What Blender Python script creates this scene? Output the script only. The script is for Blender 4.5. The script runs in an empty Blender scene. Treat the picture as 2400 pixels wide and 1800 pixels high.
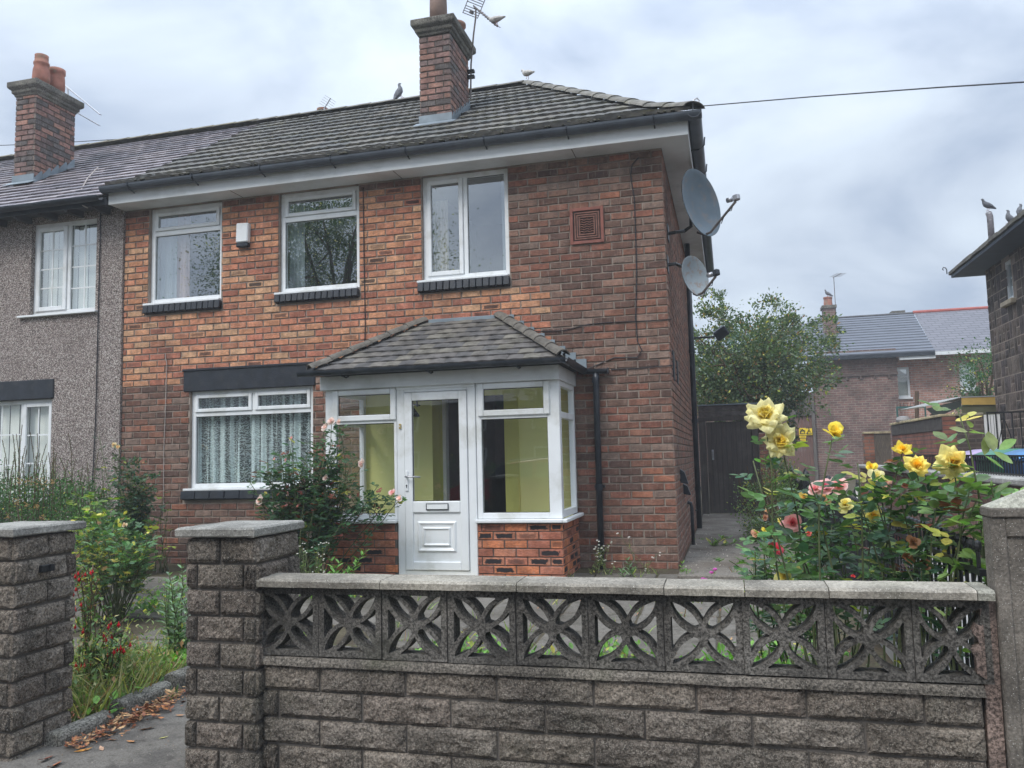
import bpy, bmesh, math, random
import numpy as np
from mathutils import Vector, Matrix, noise
PI = math.pi
rnd = random.Random(11)
SC = bpy.context.scene
COL = SC.collection

# ---------------------------------------------------------------- camera
F_PX = 1909.87
YAW, PIT, ROL = [math.radians(a) for a in (-14.749457, 5.219394, -1.391682)]
CAMP = Vector((0.56164, -8.81028, 1.48483))
FW = Vector((math.sin(YAW)*math.cos(PIT), math.cos(YAW)*math.cos(PIT), math.sin(PIT)))
_r = Vector((math.cos(YAW), -math.sin(YAW), 0)); _u = _r.cross(FW)
RT = _r*math.cos(ROL) + _u*math.sin(ROL)
UP = -_r*math.sin(ROL) + _u*math.cos(ROL)
cd = bpy.data.cameras.new('camera'); cam = bpy.data.objects.new('camera', cd); COL.objects.link(cam)
cam.matrix_world = Matrix(((RT.x, UP.x, -FW.x, CAMP.x), (RT.y, UP.y, -FW.y, CAMP.y), (RT.z, UP.z, -FW.z, CAMP.z), (0, 0, 0, 1)))
HAZE = .0028
cd.sensor_width = 36; cd.lens = F_PX/2400*36; cd.clip_start = .05; cd.clip_end = 2000
SC.camera = cam

# ---------------------------------------------------------------- world: a bright overcast sky
world = bpy.data.worlds.new('World'); SC.world = world; world.use_nodes = True
def build_world():
    nt = world.node_tree; N = nt.nodes; L = nt.links; N.clear()
    out = N.new('ShaderNodeOutputWorld'); bg = N.new('ShaderNodeBackground')
    sky = N.new('ShaderNodeTexSky'); sky.sky_type = 'NISHITA'; sky.sun_disc = False
    sky.sun_elevation = math.radians(48); sky.sun_rotation = math.radians(205)
    tc = N.new('ShaderNodeTexCoord'); sep = N.new('ShaderNodeSeparateXYZ'); L.new(tc.outputs['Generated'], sep.inputs[0])
    zc = N.new('ShaderNodeMath'); zc.operation = 'MAXIMUM'; L.new(sep.outputs[2], zc.inputs[0]); zc.inputs[1].default_value = 0
    za = N.new('ShaderNodeMath'); za.operation = 'ADD'; L.new(zc.outputs[0], za.inputs[0]); za.inputs[1].default_value = .5
    comb = N.new('ShaderNodeCombineXYZ')
    for i in range(2):
        d = N.new('ShaderNodeMath'); d.operation = 'DIVIDE'; L.new(sep.outputs[i], d.inputs[0]); L.new(za.outputs[0], d.inputs[1]); L.new(d.outputs[0], comb.inputs[i])
    n1 = N.new('ShaderNodeTexNoise'); n1.inputs['Scale'].default_value = 2.6; n1.inputs['Detail'].default_value = 6; n1.inputs['Roughness'].default_value = .52; n1.inputs['Distortion'].default_value = .35
    L.new(comb.outputs[0], n1.inputs['Vector'])
    r1 = N.new('ShaderNodeValToRGB'); L.new(n1.outputs['Fac'], r1.inputs[0])
    e = r1.color_ramp.elements
    e[0].position = .36; e[0].color = (.38, .46, .60, 1)
    e[1].position = .70; e[1].color = (.80, .86, .92, 1)
    m = r1.color_ramp.elements.new(.47); m.color = (.55, .63, .75, 1)
    m = r1.color_ramp.elements.new(.56); m.color = (.66, .75, .86, 1)
    # overcast luminance rises towards the zenith
    sq = N.new('ShaderNodeMath'); sq.operation = 'POWER'; L.new(zc.outputs[0], sq.inputs[0]); sq.inputs[1].default_value = 3.; mr = N.new('ShaderNodeMapRange'); L.new(sq.outputs[0], mr.inputs[0])
    mr.inputs[1].default_value = 0; mr.inputs[2].default_value = 1; mr.inputs[3].default_value = .66; mr.inputs[4].default_value = 3.0
    mul = N.new('ShaderNodeVectorMath'); mul.operation = 'SCALE'; L.new(r1.outputs[0], mul.inputs[0]); L.new(mr.outputs[0], mul.inputs['Scale'])
    sk = N.new('ShaderNodeVectorMath'); sk.operation = 'SCALE'; L.new(sky.outputs[0], sk.inputs[0]); sk.inputs['Scale'].default_value = .04
    mx = N.new('ShaderNodeMix'); mx.data_type = 'RGBA'; mx.inputs[0].default_value = .9
    L.new(sk.outputs[0], mx.inputs[6]); L.new(mul.outputs[0], mx.inputs[7])
    L.new(mx.outputs[2], bg.inputs[0]); bg.inputs[1].default_value = 1.0; L.new(bg.outputs[0], out.inputs[0])
build_world()
sd = bpy.data.lights.new('sun', 'SUN'); sun = bpy.data.objects.new('sun', sd); COL.objects.link(sun)
sd.energy = 1.3; sd.angle = math.radians(25); sd.color = (1, .96, .9)
_d = Vector((math.sin(math.radians(205))*math.cos(math.radians(48)), math.cos(math.radians(205))*math.cos(math.radians(48)), math.sin(math.radians(48))))
sun.rotation_euler = _d.to_track_quat('Z', 'Y').to_euler()
SC.view_settings.view_transform = 'Standard'; SC.view_settings.look = 'None'
SC.view_settings.exposure = 0.8; SC.view_settings.gamma = 1; SC.view_settings.use_curve_mapping = False
SC.render.engine = 'CYCLES'
SC.cycles.max_bounces = 8; SC.cycles.transparent_max_bounces = 12; SC.cycles.use_denoising = True

# ---------------------------------------------------------------- geometry helpers
def at(u, v, y):
    """world point at depth y seen at photo pixel (u, v) of 2400 x 1800 (used once, to read the plan off the photo)"""
    d = FW + RT*((u-1200)/F_PX) - UP*((v-900)/F_PX)
    return CAMP + d*((y-CAMP.y)/d.y)
def px(p):
    d = Vector(p)-CAMP; k = d.dot(FW)
    if k < .1: return (-9999, -9999, 1e9)
    return (1200+F_PX*d.dot(RT)/k, 900-F_PX*d.dot(UP)/k, k)
def gz(x, y):
    if y < -5.35: return .12
    if y < 0: return .12 + (y+5.35)/5.35*.17
    if y < 8: return .29
    if y < 22: return .29 + (y-8)/14*.16
    return .45

WM = {}
def world_of(o): return WM.get(o.name, Matrix.Identity(4))
def adopt(o, parent):
    if parent is not None:
        o.parent = parent; o.matrix_parent_inverse = world_of(parent).inverted()
def tag(o, label=None, cat=None, group=None, kind=None):
    if label: o['label'] = label
    if cat: o['category'] = cat
    if group: o['group'] = group
    if kind: o['kind'] = kind
    return o
def thing(name, label, cat, loc=(0, 0, 0), group=None, kind=None):
    o = bpy.data.objects.new(name, None); COL.objects.link(o); o.location = loc; o.empty_display_size = .1
    WM[o.name] = Matrix.Translation(Vector(loc))
    return tag(o, label, cat, group, kind)

class MB:
    def __init__(s): s.v = []; s.f = []; s.c = []
    def add(s, vs, fs, col=(0, 0, 0, 0)):
        b = len(s.v); s.v += [tuple(p) for p in vs]; s.f += [tuple(b+i for i in f) for f in fs]; s.c += [col]*len(fs)
        return s
    def box(s, x0, x1, y0, y1, z0, z1, M=None, col=(0, 0, 0, 0)):
        vs = [(x, y, z) for x in (x0, x1) for y in (y0, y1) for z in (z0, z1)]
        if M is not None: vs = [M @ Vector(p) for p in vs]
        return s.add(vs, [(0, 1, 3, 2), (4, 6, 7, 5), (0, 4, 5, 1), (2, 3, 7, 6), (0, 2, 6, 4), (1, 5, 7, 3)], col)
    def tube(s, pts, r, seg=8, caps=True, col=(0, 0, 0, 0)):
        pts = [Vector(p) for p in pts]; n = len(pts)
        rs = r if isinstance(r, (list, tuple)) else [r]*n
        vs = []; t0 = (pts[1]-pts[0]).normalized()
        a = t0.orthogonal().normalized()
        for i, p in enumerate(pts):
            t = (pts[min(i+1, n-1)]-pts[max(i-1, 0)])
            t = t.normalized() if t.length > 1e-9 else t0
            a = (a - t*a.dot(t)); a = a.normalized() if a.length > 1e-6 else t.orthogonal().normalized()
            b = t.cross(a)
            for k in range(seg):
                an = 2*PI*k/seg; vs.append(p + (a*math.cos(an)+b*math.sin(an))*rs[i])
        fs = [(i*seg+k, i*seg+(k+1) % seg, (i+1)*seg+(k+1) % seg, (i+1)*seg+k) for i in range(n-1) for k in range(seg)]
        if caps: fs += [tuple(range(seg-1, -1, -1)), tuple((n-1)*seg+k for k in range(seg))]
        return s.add(vs, fs, col)
    def lathe(s, prof, c, seg=20, M=None, col=(0, 0, 0, 0), caps=True):
        """profile [(r, z)] turned round the vertical through c"""
        vs = []
        for r, z in prof:
            for k in range(seg):
                a = 2*PI*k/seg; p = Vector((r*math.cos(a), r*math.sin(a), z))
                if M is not None: p = M @ p
                vs.append(p+Vector(c))
        n = len(prof)
        fs = [(i*seg+k, i*seg+(k+1) % seg, (i+1)*seg+(k+1) % seg, (i+1)*seg+k) for i in range(n-1) for k in range(seg)]
        if caps: fs += [tuple(range(seg-1, -1, -1)), tuple((n-1)*seg+k for k in range(seg))]
        return s.add(vs, fs, col)
    def poly(s, pts, thick, d=(0, 1, 0), col=(0, 0, 0, 0)):
        """a polygon given thickness along d"""
        n = len(pts); d = Vector(d)*thick
        vs = [Vector(p) for p in pts] + [Vector(p)+d for p in pts]
        fs = [tuple(range(n)), tuple(range(2*n-1, n-1, -1))] + [(i, i+n, (i+1) % n+n, (i+1) % n) for i in range(n)]
        return s.add(vs, fs, col)
    def build(s, name, mat, parent=None, smooth=False, bevel=0, label=None, kind=None, seg=1):
        me = bpy.data.meshes.new(name); me.from_pydata(s.v, [], s.f)
        if any(c != (0, 0, 0, 0) for c in s.c):
            ca = me.color_attributes.new('bcol', 'FLOAT_COLOR', 'CORNER')
            a = np.repeat(np.array(s.c, dtype=np.float32), [len(f) for f in s.f], axis=0)
            ca.data.foreach_set('color', a.ravel())
        me.materials.append(mat)
        if smooth: me.polygons.foreach_set('use_smooth', [True]*len(me.polygons))
        o = bpy.data.objects.new(name, me); COL.objects.link(o); o.color = (0, 0, 0, 0)
        adopt(o, parent); tag(o, label, kind=kind)
        if bevel:
            m = o.modifiers.new('bevel', 'BEVEL'); m.width = bevel; m.segments = seg; m.limit_method = 'ANGLE'; m.angle_limit = .6
        me.update()
        return o

# pieces: the largest in view become objects, the rest one joined part
PROTO = {}   # key -> (verts Nx3, faces, uvs per corner)
PMESH = {}
def proto(key, verts, faces, uv=None):
    PROTO[key] = (np.array([tuple(v) for v in verts], dtype=np.float64), faces, uv)
def pmesh(key, mat, smooth=False):
    k = (key, mat.name)
    if k not in PMESH:
        v, f, uv = PROTO[key]
        me = bpy.data.meshes.new(key); me.from_pydata([tuple(p) for p in v], [], f)
        if uv is not None:
            l = me.uv_layers.new(name='UVMap'); l.data.foreach_set('uv', np.array(uv, dtype=np.float32).ravel())
        me.materials.append(mat)
        if smooth: me.polygons.foreach_set('use_smooth', [True]*len(me.polygons))
        me.update(); PMESH[k] = me
    return PMESH[k]
def score(M):
    p = M.translation; u, v, k = px(p)
    s = abs(M.to_scale().x*M.to_scale().z)/(k*k)
    if not (-40 < u < 2440 and -40 < v < 1840): s *= 1e-3
    return s
def emit(pieces, name, parent, mat, limit=300, smooth=False, stuff=None, minpx=0):
    if limit and len(pieces) > limit: pieces = sorted(pieces, key=lambda q: -score(q[1]))
    singles, rest = pieces[:limit], pieces[limit:]
    for key, M, c in singles:
        o = bpy.data.objects.new(name, pmesh(key, mat, smooth)); COL.objects.link(o)
        adopt(o, parent); o.matrix_basis = M; o.color = c
    if rest:
        V = []; Fc = []; C = []; UVs = []; b = 0; hasuv = True
        for key, M, c in rest:
            v, f, uv = PROTO[key]
            A = np.array(M); V.append(v @ A[:3, :3].T + A[:3, 3])
            Fc += [tuple(b+i for i in q) for q in f]; b += len(v)
            n = sum(len(q) for q in f); C.append(np.tile(np.array(c, dtype=np.float32), (n, 1)))
            UVs.append(np.array(uv, dtype=np.float32) if uv is not None else np.zeros((n, 2), np.float32))
        me = bpy.data.meshes.new(stuff or name); me.from_pydata([tuple(p) for p in np.vstack(V)], [], Fc)
        ca = me.color_attributes.new('bcol', 'FLOAT_COLOR', 'CORNER'); ca.data.foreach_set('color', np.vstack(C).ravel())
        l = me.uv_layers.new(name='UVMap'); l.data.foreach_set('uv', np.vstack(UVs).ravel())
        fa = me.attributes.new('core', 'FLOAT', 'CORNER'); fa.data.foreach_set('value', np.ascontiguousarray(np.vstack(C)[:, 3]))
        me.materials.append(mat)
        if smooth: me.polygons.foreach_set('use_smooth', [True]*len(me.polygons))
        me.update()
        o = bpy.data.objects.new(stuff or name, me); COL.objects.link(o); o.color = (0, 0, 0, 0); adopt(o, parent); o['kind'] = 'stuff'
        return o

def TRS(loc, R=None, s=(1, 1, 1)):
    M = Matrix.Translation(Vector(loc))
    if R is not None: M = M @ R.to_4x4()
    return M @ Matrix.Diagonal((s[0], s[1], s[2], 1))
def rotz(a): return Matrix.Rotation(a, 3, 'Z')
def jit(c, a=.1, b=0):
    k = 1+rnd.uniform(-a, a)
    return tuple(max(0, x*k*(1+rnd.uniform(-b, b))) for x in c[:3])
def mixc(a, b, t): return tuple(a[i]*(1-t)+b[i]*t for i in range(3))

# ---------------------------------------------------------------- materials
def _n(nt, t, **kw):
    n = nt.nodes.new(t)
    for k, v in kw.items():
        if k in n.inputs.keys(): n.inputs[k].default_value = v
        else: setattr(n, k, v)
    return n
def _math(nt, op, a, b=None, clamp=False):
    n = nt.nodes.new('ShaderNodeMath'); n.operation = op; n.use_clamp = clamp
    for i, x in enumerate((a, b)):
        if x is None: continue
        if isinstance(x, (int, float)): n.inputs[i].default_value = x
        else: nt.links.new(x, n.inputs[i])
    return n.outputs[0]
def _mix(nt, f, a, b, mode='MIX'):
    n = nt.nodes.new('ShaderNodeMix'); n.data_type = 'RGBA'; n.blend_type = mode
    for i, x in ((0, f), (6, a), (7, b)):
        if isinstance(x, (int, float)): n.inputs[i].default_value = x
        elif isinstance(x, tuple): n.inputs[i].default_value = (*x[:3], 1)
        else: nt.links.new(x, n.inputs[i])
    return n.outputs[2]
def _ramp(nt, x, p0, p1, c0=0., c1=1.):
    n = nt.nodes.new('ShaderNodeMapRange'); n.interpolation_type = 'SMOOTHSTEP'
    nt.links.new(x, n.inputs[0]); n.inputs[1].default_value = p0; n.inputs[2].default_value = p1
    n.inputs[3].default_value = c0; n.inputs[4].default_value = c1
    return n.outputs[0]
def _pos(nt): return nt.nodes.new('ShaderNodeNewGeometry').outputs['Position']
def _noise(nt, vec, scale, detail=4, rough=.55, dist=0):
    n = _n(nt, 'ShaderNodeTexNoise', Scale=scale, Detail=detail, Roughness=rough, Distortion=dist); nt.links.new(vec, n.inputs['Vector']); return n.outputs['Fac']
def _vor(nt, vec, scale, out='Distance', rand=1.):
    n = _n(nt, 'ShaderNodeTexVoronoi', Scale=scale, Randomness=rand); nt.links.new(vec, n.inputs['Vector']); return n.outputs[out]
def _tint(nt):
    oi = nt.nodes.new('ShaderNodeObjectInfo'); at_ = nt.nodes.new('ShaderNodeAttribute'); at_.attribute_name = 'bcol'
    c = _mix(nt, 1., oi.outputs['Color'], at_.outputs['Color'], 'ADD')
    a2 = nt.nodes.new('ShaderNodeAttribute'); a2.attribute_name = 'core'; a = _math(nt, 'ADD', oi.outputs['Alpha'], a2.outputs['Fac'])
    return c, a
def _scaled(nt, vec, s):
    n = nt.nodes.new('ShaderNodeVectorMath'); n.operation = 'MULTIPLY'; nt.links.new(vec, n.inputs[0]); n.inputs[1].default_value = s; return n.outputs[0]
def new_mat(name):
    m = bpy.data.materials.new(name); m.use_nodes = True; nt = m.node_tree; nt.nodes.clear()
    out = nt.nodes.new('ShaderNodeOutputMaterial'); b = nt.nodes.new('ShaderNodeBsdfPrincipled'); nt.links.new(b.outputs[0], out.inputs[0])
    return m, nt, b, out
def _bump(nt, b, h, strength, dist=.01):
    n = _n(nt, 'ShaderNodeBump', Strength=strength, Distance=dist); nt.links.new(h, n.inputs['Height']); nt.links.new(n.outputs[0], b.inputs['Normal'])
def _setc(nt, b, c):
    if isinstance(c, tuple): b.inputs['Base Color'].default_value = (*c[:3], 1)
    else: nt.links.new(c, b.inputs['Base Color'])
def plain(name, col, rough=.6, var=.12, vs=4., bump=.15, bs=60., metal=0., spec=.4, tinted=False, dirt=None, dscale=1.5, damt=.5, coat=0):
    m, nt, b, out = new_mat(name); p = _pos(nt)
    c = _tint(nt)[0] if tinted else tuple(col)
    n = _noise(nt, p, vs, 5)
    k = _ramp(nt, n, .25, .75, 1-var, 1+var)
    if not tinted:
        rgb = nt.nodes.new('ShaderNodeRGB'); rgb.outputs[0].default_value = (*col[:3], 1); c = rgb.outputs[0]
    sc = nt.nodes.new('ShaderNodeVectorMath'); sc.operation = 'SCALE'; nt.links.new(c, sc.inputs[0]); nt.links.new(k, sc.inputs['Scale']); c = sc.outputs[0]
    if dirt:
        d = _ramp(nt, _noise(nt, p, dscale, 6, .62), .48, .68, 0, damt); c = _mix(nt, d, c, tuple(dirt))
    _setc(nt, b, c)
    b.inputs['Roughness'].default_value = rough; b.inputs['Metallic'].default_value = metal; b.inputs['Specular IOR Level'].default_value = spec
    if coat: b.inputs['Coat Weight'].default_value = coat
    if bump: _bump(nt, b, _noise(nt, p, bs, 3), bump, .01)
    return m

def mat_brick(name='brick_clay', grain=1.):
    m, nt, b, out = new_mat(name); p = _pos(nt); c, a = _tint(nt)
    uv = nt.nodes.new('ShaderNodeUVMap'); sep = nt.nodes.new('ShaderNodeSeparateXYZ'); nt.links.new(uv.outputs[0], sep.inputs[0])
    w = _noise(nt, p, 30, 3); w = _math(nt, 'MULTIPLY', _math(nt, 'SUBTRACT', w, .5), .35)
    du = _math(nt, 'ABSOLUTE', _math(nt, 'SUBTRACT', _math(nt, 'ADD', sep.outputs[0], w), .5))
    dv = _math(nt, 'ABSOLUTE', _math(nt, 'SUBTRACT', _math(nt, 'ADD', sep.outputs[1], w), .5))
    core = _math(nt, 'MULTIPLY', _ramp(nt, du, .34, .42, 1, 0), _ramp(nt, dv, .24, .36, 1, 0))
    # alpha: 0..1 strength of the dark fired core, its decimals vary
    core = _math(nt, 'MULTIPLY', core, a, True); runs = _ramp(nt, _noise(nt, _scaled(nt, p, (1, 1, .22)), 2.2, 6, .62), .5, .72, 0, .42)
    n = _noise(nt, p, 9, 6, .6); n2 = _noise(nt, _scaled(nt, p, (1, 1, 3.5)), 24, 4, .65)
    k = _math(nt, 'MULTIPLY', _ramp(nt, n, .3, .72, .68, 1.28), _ramp(nt, n2, .3, .7, .72, 1.22))
    sc = nt.nodes.new('ShaderNodeVectorMath'); sc.operation = 'SCALE'; nt.links.new(c, sc.inputs[0]); nt.links.new(k, sc.inputs['Scale'])
    col = sc.outputs[0]
    pale = _ramp(nt, _noise(nt, p, 14, 5, .7), .56, .76, 0, .5); col = _mix(nt, pale, col, (.34, .28, .25))
    dark = _ramp(nt, _noise(nt, _scaled(nt, p, (1, 1, 2.2)), 19, 4, .6, .6), .58, .76, 0, .38); col = _mix(nt, dark, col, (.045, .032, .03))
    streak = _ramp(nt, _noise(nt, _scaled(nt, p, (1, 1, .07)), 75, 3, .7), .56, .72, 0, .45*grain); col = _mix(nt, streak, col, (.40, .33, .29))
    streak2 = _ramp(nt, _noise(nt, _scaled(nt, p, (1.3, 1.3, .09)), 52, 3, .7), .57, .72, 0, .5*grain); col = _mix(nt, streak2, col, (.07, .05, .045))
    col = _mix(nt, runs, col, (.07, .055, .048)); col = _mix(nt, core, col, (.028, .024, .026))
    iu = _math(nt, 'MULTIPLY', _math(nt, 'SUBTRACT', .5, _math(nt, 'ABSOLUTE', _math(nt, 'SUBTRACT', sep.outputs[0], .5))), .21)
    iv = _math(nt, 'MULTIPLY', _math(nt, 'SUBTRACT', .5, _math(nt, 'ABSOLUTE', _math(nt, 'SUBTRACT', sep.outputs[1], .5))), .068)
    ed = _math(nt, 'ADD', _math(nt, 'MINIMUM', iu, iv), _math(nt, 'MULTIPLY', _math(nt, 'SUBTRACT', _noise(nt, p, 38, 4, .65), .5), .022))
    col = _mix(nt, _ramp(nt, ed, .0005, .0035, .85*grain, 0), col, (.23, .185, .155))
    _setc(nt, b, col); b.inputs['Roughness'].default_value = .85; b.inputs['Specular IOR Level'].default_value = .25
    h = _math(nt, 'ADD', _noise(nt, p, 55, 5, .7), _math(nt, 'MULTIPLY', _noise(nt, _scaled(nt, p, (1, 1, 5)), 25, 3), .8))
    _bump(nt, b, h, .6*grain, .008)
    return m
def mat_rough(name, base, fleck=(.34, .31, .26), dark=(.03, .028, .025), tinted=True, bump=1., green=.2, fl=.2, con=1.):
    """weathered split concrete with pale aggregate flecks"""
    m, nt, b, out = new_mat(name); p = _pos(nt)
    if tinted: c = _tint(nt)[0]
    else:
        r = nt.nodes.new('ShaderNodeRGB'); r.outputs[0].default_value = (*base, 1); c = r.outputs[0]
    k = _math(nt, 'MULTIPLY', _ramp(nt, _noise(nt, p, 3.5, 5, .6), .3, .72, .6, 1.35), _ramp(nt, _noise(nt, p, 95, 5, .75), .36, .66, 1-.7*con, 1+.9*con))
    sc = nt.nodes.new('ShaderNodeVectorMath'); sc.operation = 'SCALE'; nt.links.new(c, sc.inputs[0]); nt.links.new(k, sc.inputs['Scale']); col = sc.outputs[0]
    soot = _ramp(nt, _noise(nt, p, 6, 6, .68), .5, .72, 0, .7*con); col = _mix(nt, soot, col, dark)
    gr = _ramp(nt, _noise(nt, p, 2.6, 5, .6), .52, .75, 0, green); col = _mix(nt, gr, col, (.10, .105, .06))
    v = nt.nodes.new('ShaderNodeTexVoronoi'); v.inputs['Scale'].default_value = 300; nt.links.new(p, v.inputs['Vector'])
    s2 = nt.nodes.new('ShaderNodeSeparateColor'); nt.links.new(v.outputs['Color'], s2.inputs[0])
    f = _math(nt, 'MULTIPLY', _math(nt, 'LESS_THAN', s2.outputs[0], fl), _ramp(nt, v.outputs['Distance'], .25, .5, 1, 0))
    col = _mix(nt, f, col, fleck)
    _setc(nt, b, col); b.inputs['Roughness'].default_value = .9; b.inputs['Specular IOR Level'].default_value = .25
    h = _math(nt, 'ADD', _noise(nt, p, 60, 6, .72), _math(nt, 'MULTIPLY', _noise(nt, p, 18, 4, .6), 1.2))
    _bump(nt, b, h, bump, .016)
    return m
def mat_pebbledash():
    m, nt, b, out = new_mat('pebbledash'); p = _pos(nt)
    n = _noise(nt, p, 130, 3, .6)
    v = nt.nodes.new('ShaderNodeTexVoronoi'); v.inputs['Scale'].default_value = 88; nt.links.new(p, v.inputs['Vector'])
    s = nt.nodes.new('ShaderNodeSeparateColor'); nt.links.new(v.outputs['Color'], s.inputs[0])
    r = nt.nodes.new('ShaderNodeValToRGB'); nt.links.new(s.outputs[0], r.inputs[0]); e = r.color_ramp.elements
    e[0].position = 0; e[0].color = (.13, .10, .09, 1); e[1].position = 1; e[1].color = (.74, .68, .62, 1)
    for pos, c in ((.3, (.32, .255, .23, 1)), (.55, (.43, .36, .33, 1)), (.8, (.54, .47, .43, 1))):
        q = r.color_ramp.elements.new(pos); q.color = c
    edge = _ramp(nt, v.outputs['Distance'], .35, .7, 1, .35)
    sc = nt.nodes.new('ShaderNodeVectorMath'); sc.operation = 'SCALE'; nt.links.new(r.outputs[0], sc.inputs[0]); nt.links.new(edge, sc.inputs['Scale'])
    st = _ramp(nt, _noise(nt, _scaled(nt, p, (1, 1, .35)), 1.6, 5), .45, .75, 0, .35); col = _mix(nt, st, sc.outputs[0], (.14, .11, .10))
    _setc(nt, b, col); b.inputs['Roughness'].default_value = .85
    h = _math(nt, 'SUBTRACT', 1., v.outputs['Distance']); _bump(nt, b, h, .8, .012)
    return m
def mat_roof(name, moss=.35, mosscol=(.16, .15, .07), rough=.8, lich=.25):
    m, nt, b, out = new_mat(name); p = _pos(nt); c, a = _tint(nt)
    k = _ramp(nt, _noise(nt, p, 8, 6, .65), .3, .7, .65, 1.35)
    sc = nt.nodes.new('ShaderNodeVectorMath'); sc.operation = 'SCALE'; nt.links.new(c, sc.inputs[0]); nt.links.new(k, sc.inputs['Scale']); col = sc.outputs[0]
    col = _mix(nt, _ramp(nt, _noise(nt, p, 3., 6, .7), .52, .72, 0, moss), col, mosscol)
    col = _mix(nt, _ramp(nt, _noise(nt, p, 28, 5, .7), .62, .74, 0, lich), col, (.38, .37, .30))
    _setc(nt, b, col); b.inputs['Roughness'].default_value = rough; b.inputs['Specular IOR Level'].default_value = .35
    _bump(nt, b, _noise(nt, p, 40, 5, .7), .5, .01)
    return m
def mat_leaf(name, trans=.3, rough=.42, tt=(1.5, 1.6, .7)):
    m = bpy.data.materials.new(name); m.use_nodes = True; nt = m.node_tree; nt.nodes.clear()
    out = nt.nodes.new('ShaderNodeOutputMaterial'); b = nt.nodes.new('ShaderNodeBsdfPrincipled'); t = nt.nodes.new('ShaderNodeBsdfTranslucent'); mx = nt.nodes.new('ShaderNodeMixShader')
    c, a = _tint(nt); p = _pos(nt)
    k = _ramp(nt, _noise(nt, p, 26, 3), .3, .7, .78, 1.22)
    sc = nt.nodes.new('ShaderNodeVectorMath'); sc.operation = 'SCALE'; nt.links.new(c, sc.inputs[0]); nt.links.new(k, sc.inputs['Scale'])
    nt.links.new(sc.outputs[0], b.inputs['Base Color']); b.inputs['Roughness'].default_value = rough; b.inputs['Specular IOR Level'].default_value = .35
    s2 = nt.nodes.new('ShaderNodeVectorMath'); s2.operation = 'MULTIPLY'; nt.links.new(sc.outputs[0], s2.inputs[0]); s2.inputs[1].default_value = tt
    nt.links.new(s2.outputs[0], t.inputs[0]); mx.inputs[0].default_value = trans
    nt.links.new(b.outputs[0], mx.inputs[1]); nt.links.new(t.outputs[0], mx.inputs[2]); nt.links.new(mx.outputs[0], out.inputs[0])
    return m
def mat_glass(name, refl=.12, tint=(.85, .9, .9)):
    m = bpy.data.materials.new(name); m.use_nodes = True; nt = m.node_tree; nt.nodes.clear()
    out = nt.nodes.new('ShaderNodeOutputMaterial'); g = nt.nodes.new('ShaderNodeBsdfGlossy'); t = nt.nodes.new('ShaderNodeBsdfTransparent'); mx = nt.nodes.new('ShaderNodeMixShader')
    g.inputs['Roughness'].default_value = .008; g.inputs['Color'].default_value = (.95, .98, 1, 1); t.inputs[0].default_value = (*tint, 1)
    fr = nt.nodes.new('ShaderNodeFresnel'); fr.inputs[0].default_value = 1.5
    ge = nt.nodes.new('ShaderNodeNewGeometry'); f = _math(nt, 'MULTIPLY', _math(nt, 'ADD', fr.outputs[0], refl), _math(nt, 'SUBTRACT', 1., ge.outputs['Backfacing']), True)
    nt.links.new(f, mx.inputs[0]); nt.links.new(t.outputs[0], mx.inputs[1]); nt.links.new(g.outputs[0], mx.inputs[2]); nt.links.new(mx.outputs[0], out.inputs[0])
    bn = _n(nt, 'ShaderNodeBump', Strength=.05, Distance=.02); nt.links.new(_noise(nt, _pos(nt), 1.6, 2), bn.inputs['Height']); nt.links.new(bn.outputs[0], g.inputs['Normal'])
    return m
def mat_lace():
    m = bpy.data.materials.new('lace'); m.use_nodes = True; nt = m.node_tree; nt.nodes.clear()
    out = nt.nodes.new('ShaderNodeOutputMaterial'); d = nt.nodes.new('ShaderNodeBsdfDiffuse'); t = nt.nodes.new('ShaderNodeBsdfTransparent'); mx = nt.nodes.new('ShaderNodeMixShader')
    d.inputs[0].default_value = (.62, .72, .71, 1)
    p = _pos(nt); n = _n(nt, 'ShaderNodeTexWave', Scale=9., Distortion=12., Detail=2.); n.inputs['Detail Scale'].default_value = 2.2
    n.wave_type = 'RINGS'; nt.links.new(p, n.inputs['Vector'])
    f = _ramp(nt, n.outputs['Fac'], .3, .85, .42, .80)
    v = _ramp(nt, _noise(nt, _scaled(nt, p, (17, 0, .35)), 1., 2, .5, .3), .42, .6, -.3, .35); f = _math(nt, 'ADD', f, v, True)
    nt.links.new(f, mx.inputs[0]); nt.links.new(t.outputs[0], mx.inputs[1]); nt.links.new(d.outputs[0], mx.inputs[2]); nt.links.new(mx.outputs[0], out.inputs[0])
    return m
def mat_sheer(name, col, op):
    m = bpy.data.materials.new(name); m.use_nodes = True; nt = m.node_tree; nt.nodes.clear()
    out = nt.nodes.new('ShaderNodeOutputMaterial'); d = nt.nodes.new('ShaderNodeBsdfDiffuse'); t = nt.nodes.new('ShaderNodeBsdfTransparent'); mx = nt.nodes.new('ShaderNodeMixShader')
    d.inputs[0].default_value = (*col, 1); mx.inputs[0].default_value = op
    nt.links.new(t.outputs[0], mx.inputs[1]); nt.links.new(d.outputs[0], mx.inputs[2]); nt.links.new(mx.outputs[0], out.inputs[0])
    return m
def mat_wood(name, col, dark, scale=1., bump=.4):
    m, nt, b, out = new_mat(name); p = _pos(nt)
    q = _scaled(nt, p, (14*scale, 14*scale, .8*scale))
    n = _noise(nt, q, 3, 6, .65); c = _mix(nt, _ramp(nt, n, .35, .7), tuple(dark), tuple(col))
    c = _mix(nt, _ramp(nt, _noise(nt, p, 1.6, 5), .5, .75, 0, .4), c, (.20, .18, .16))
    _setc(nt, b, c); b.inputs['Roughness'].default_value = .75; _bump(nt, b, n, bump, .006)
    return m
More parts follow.
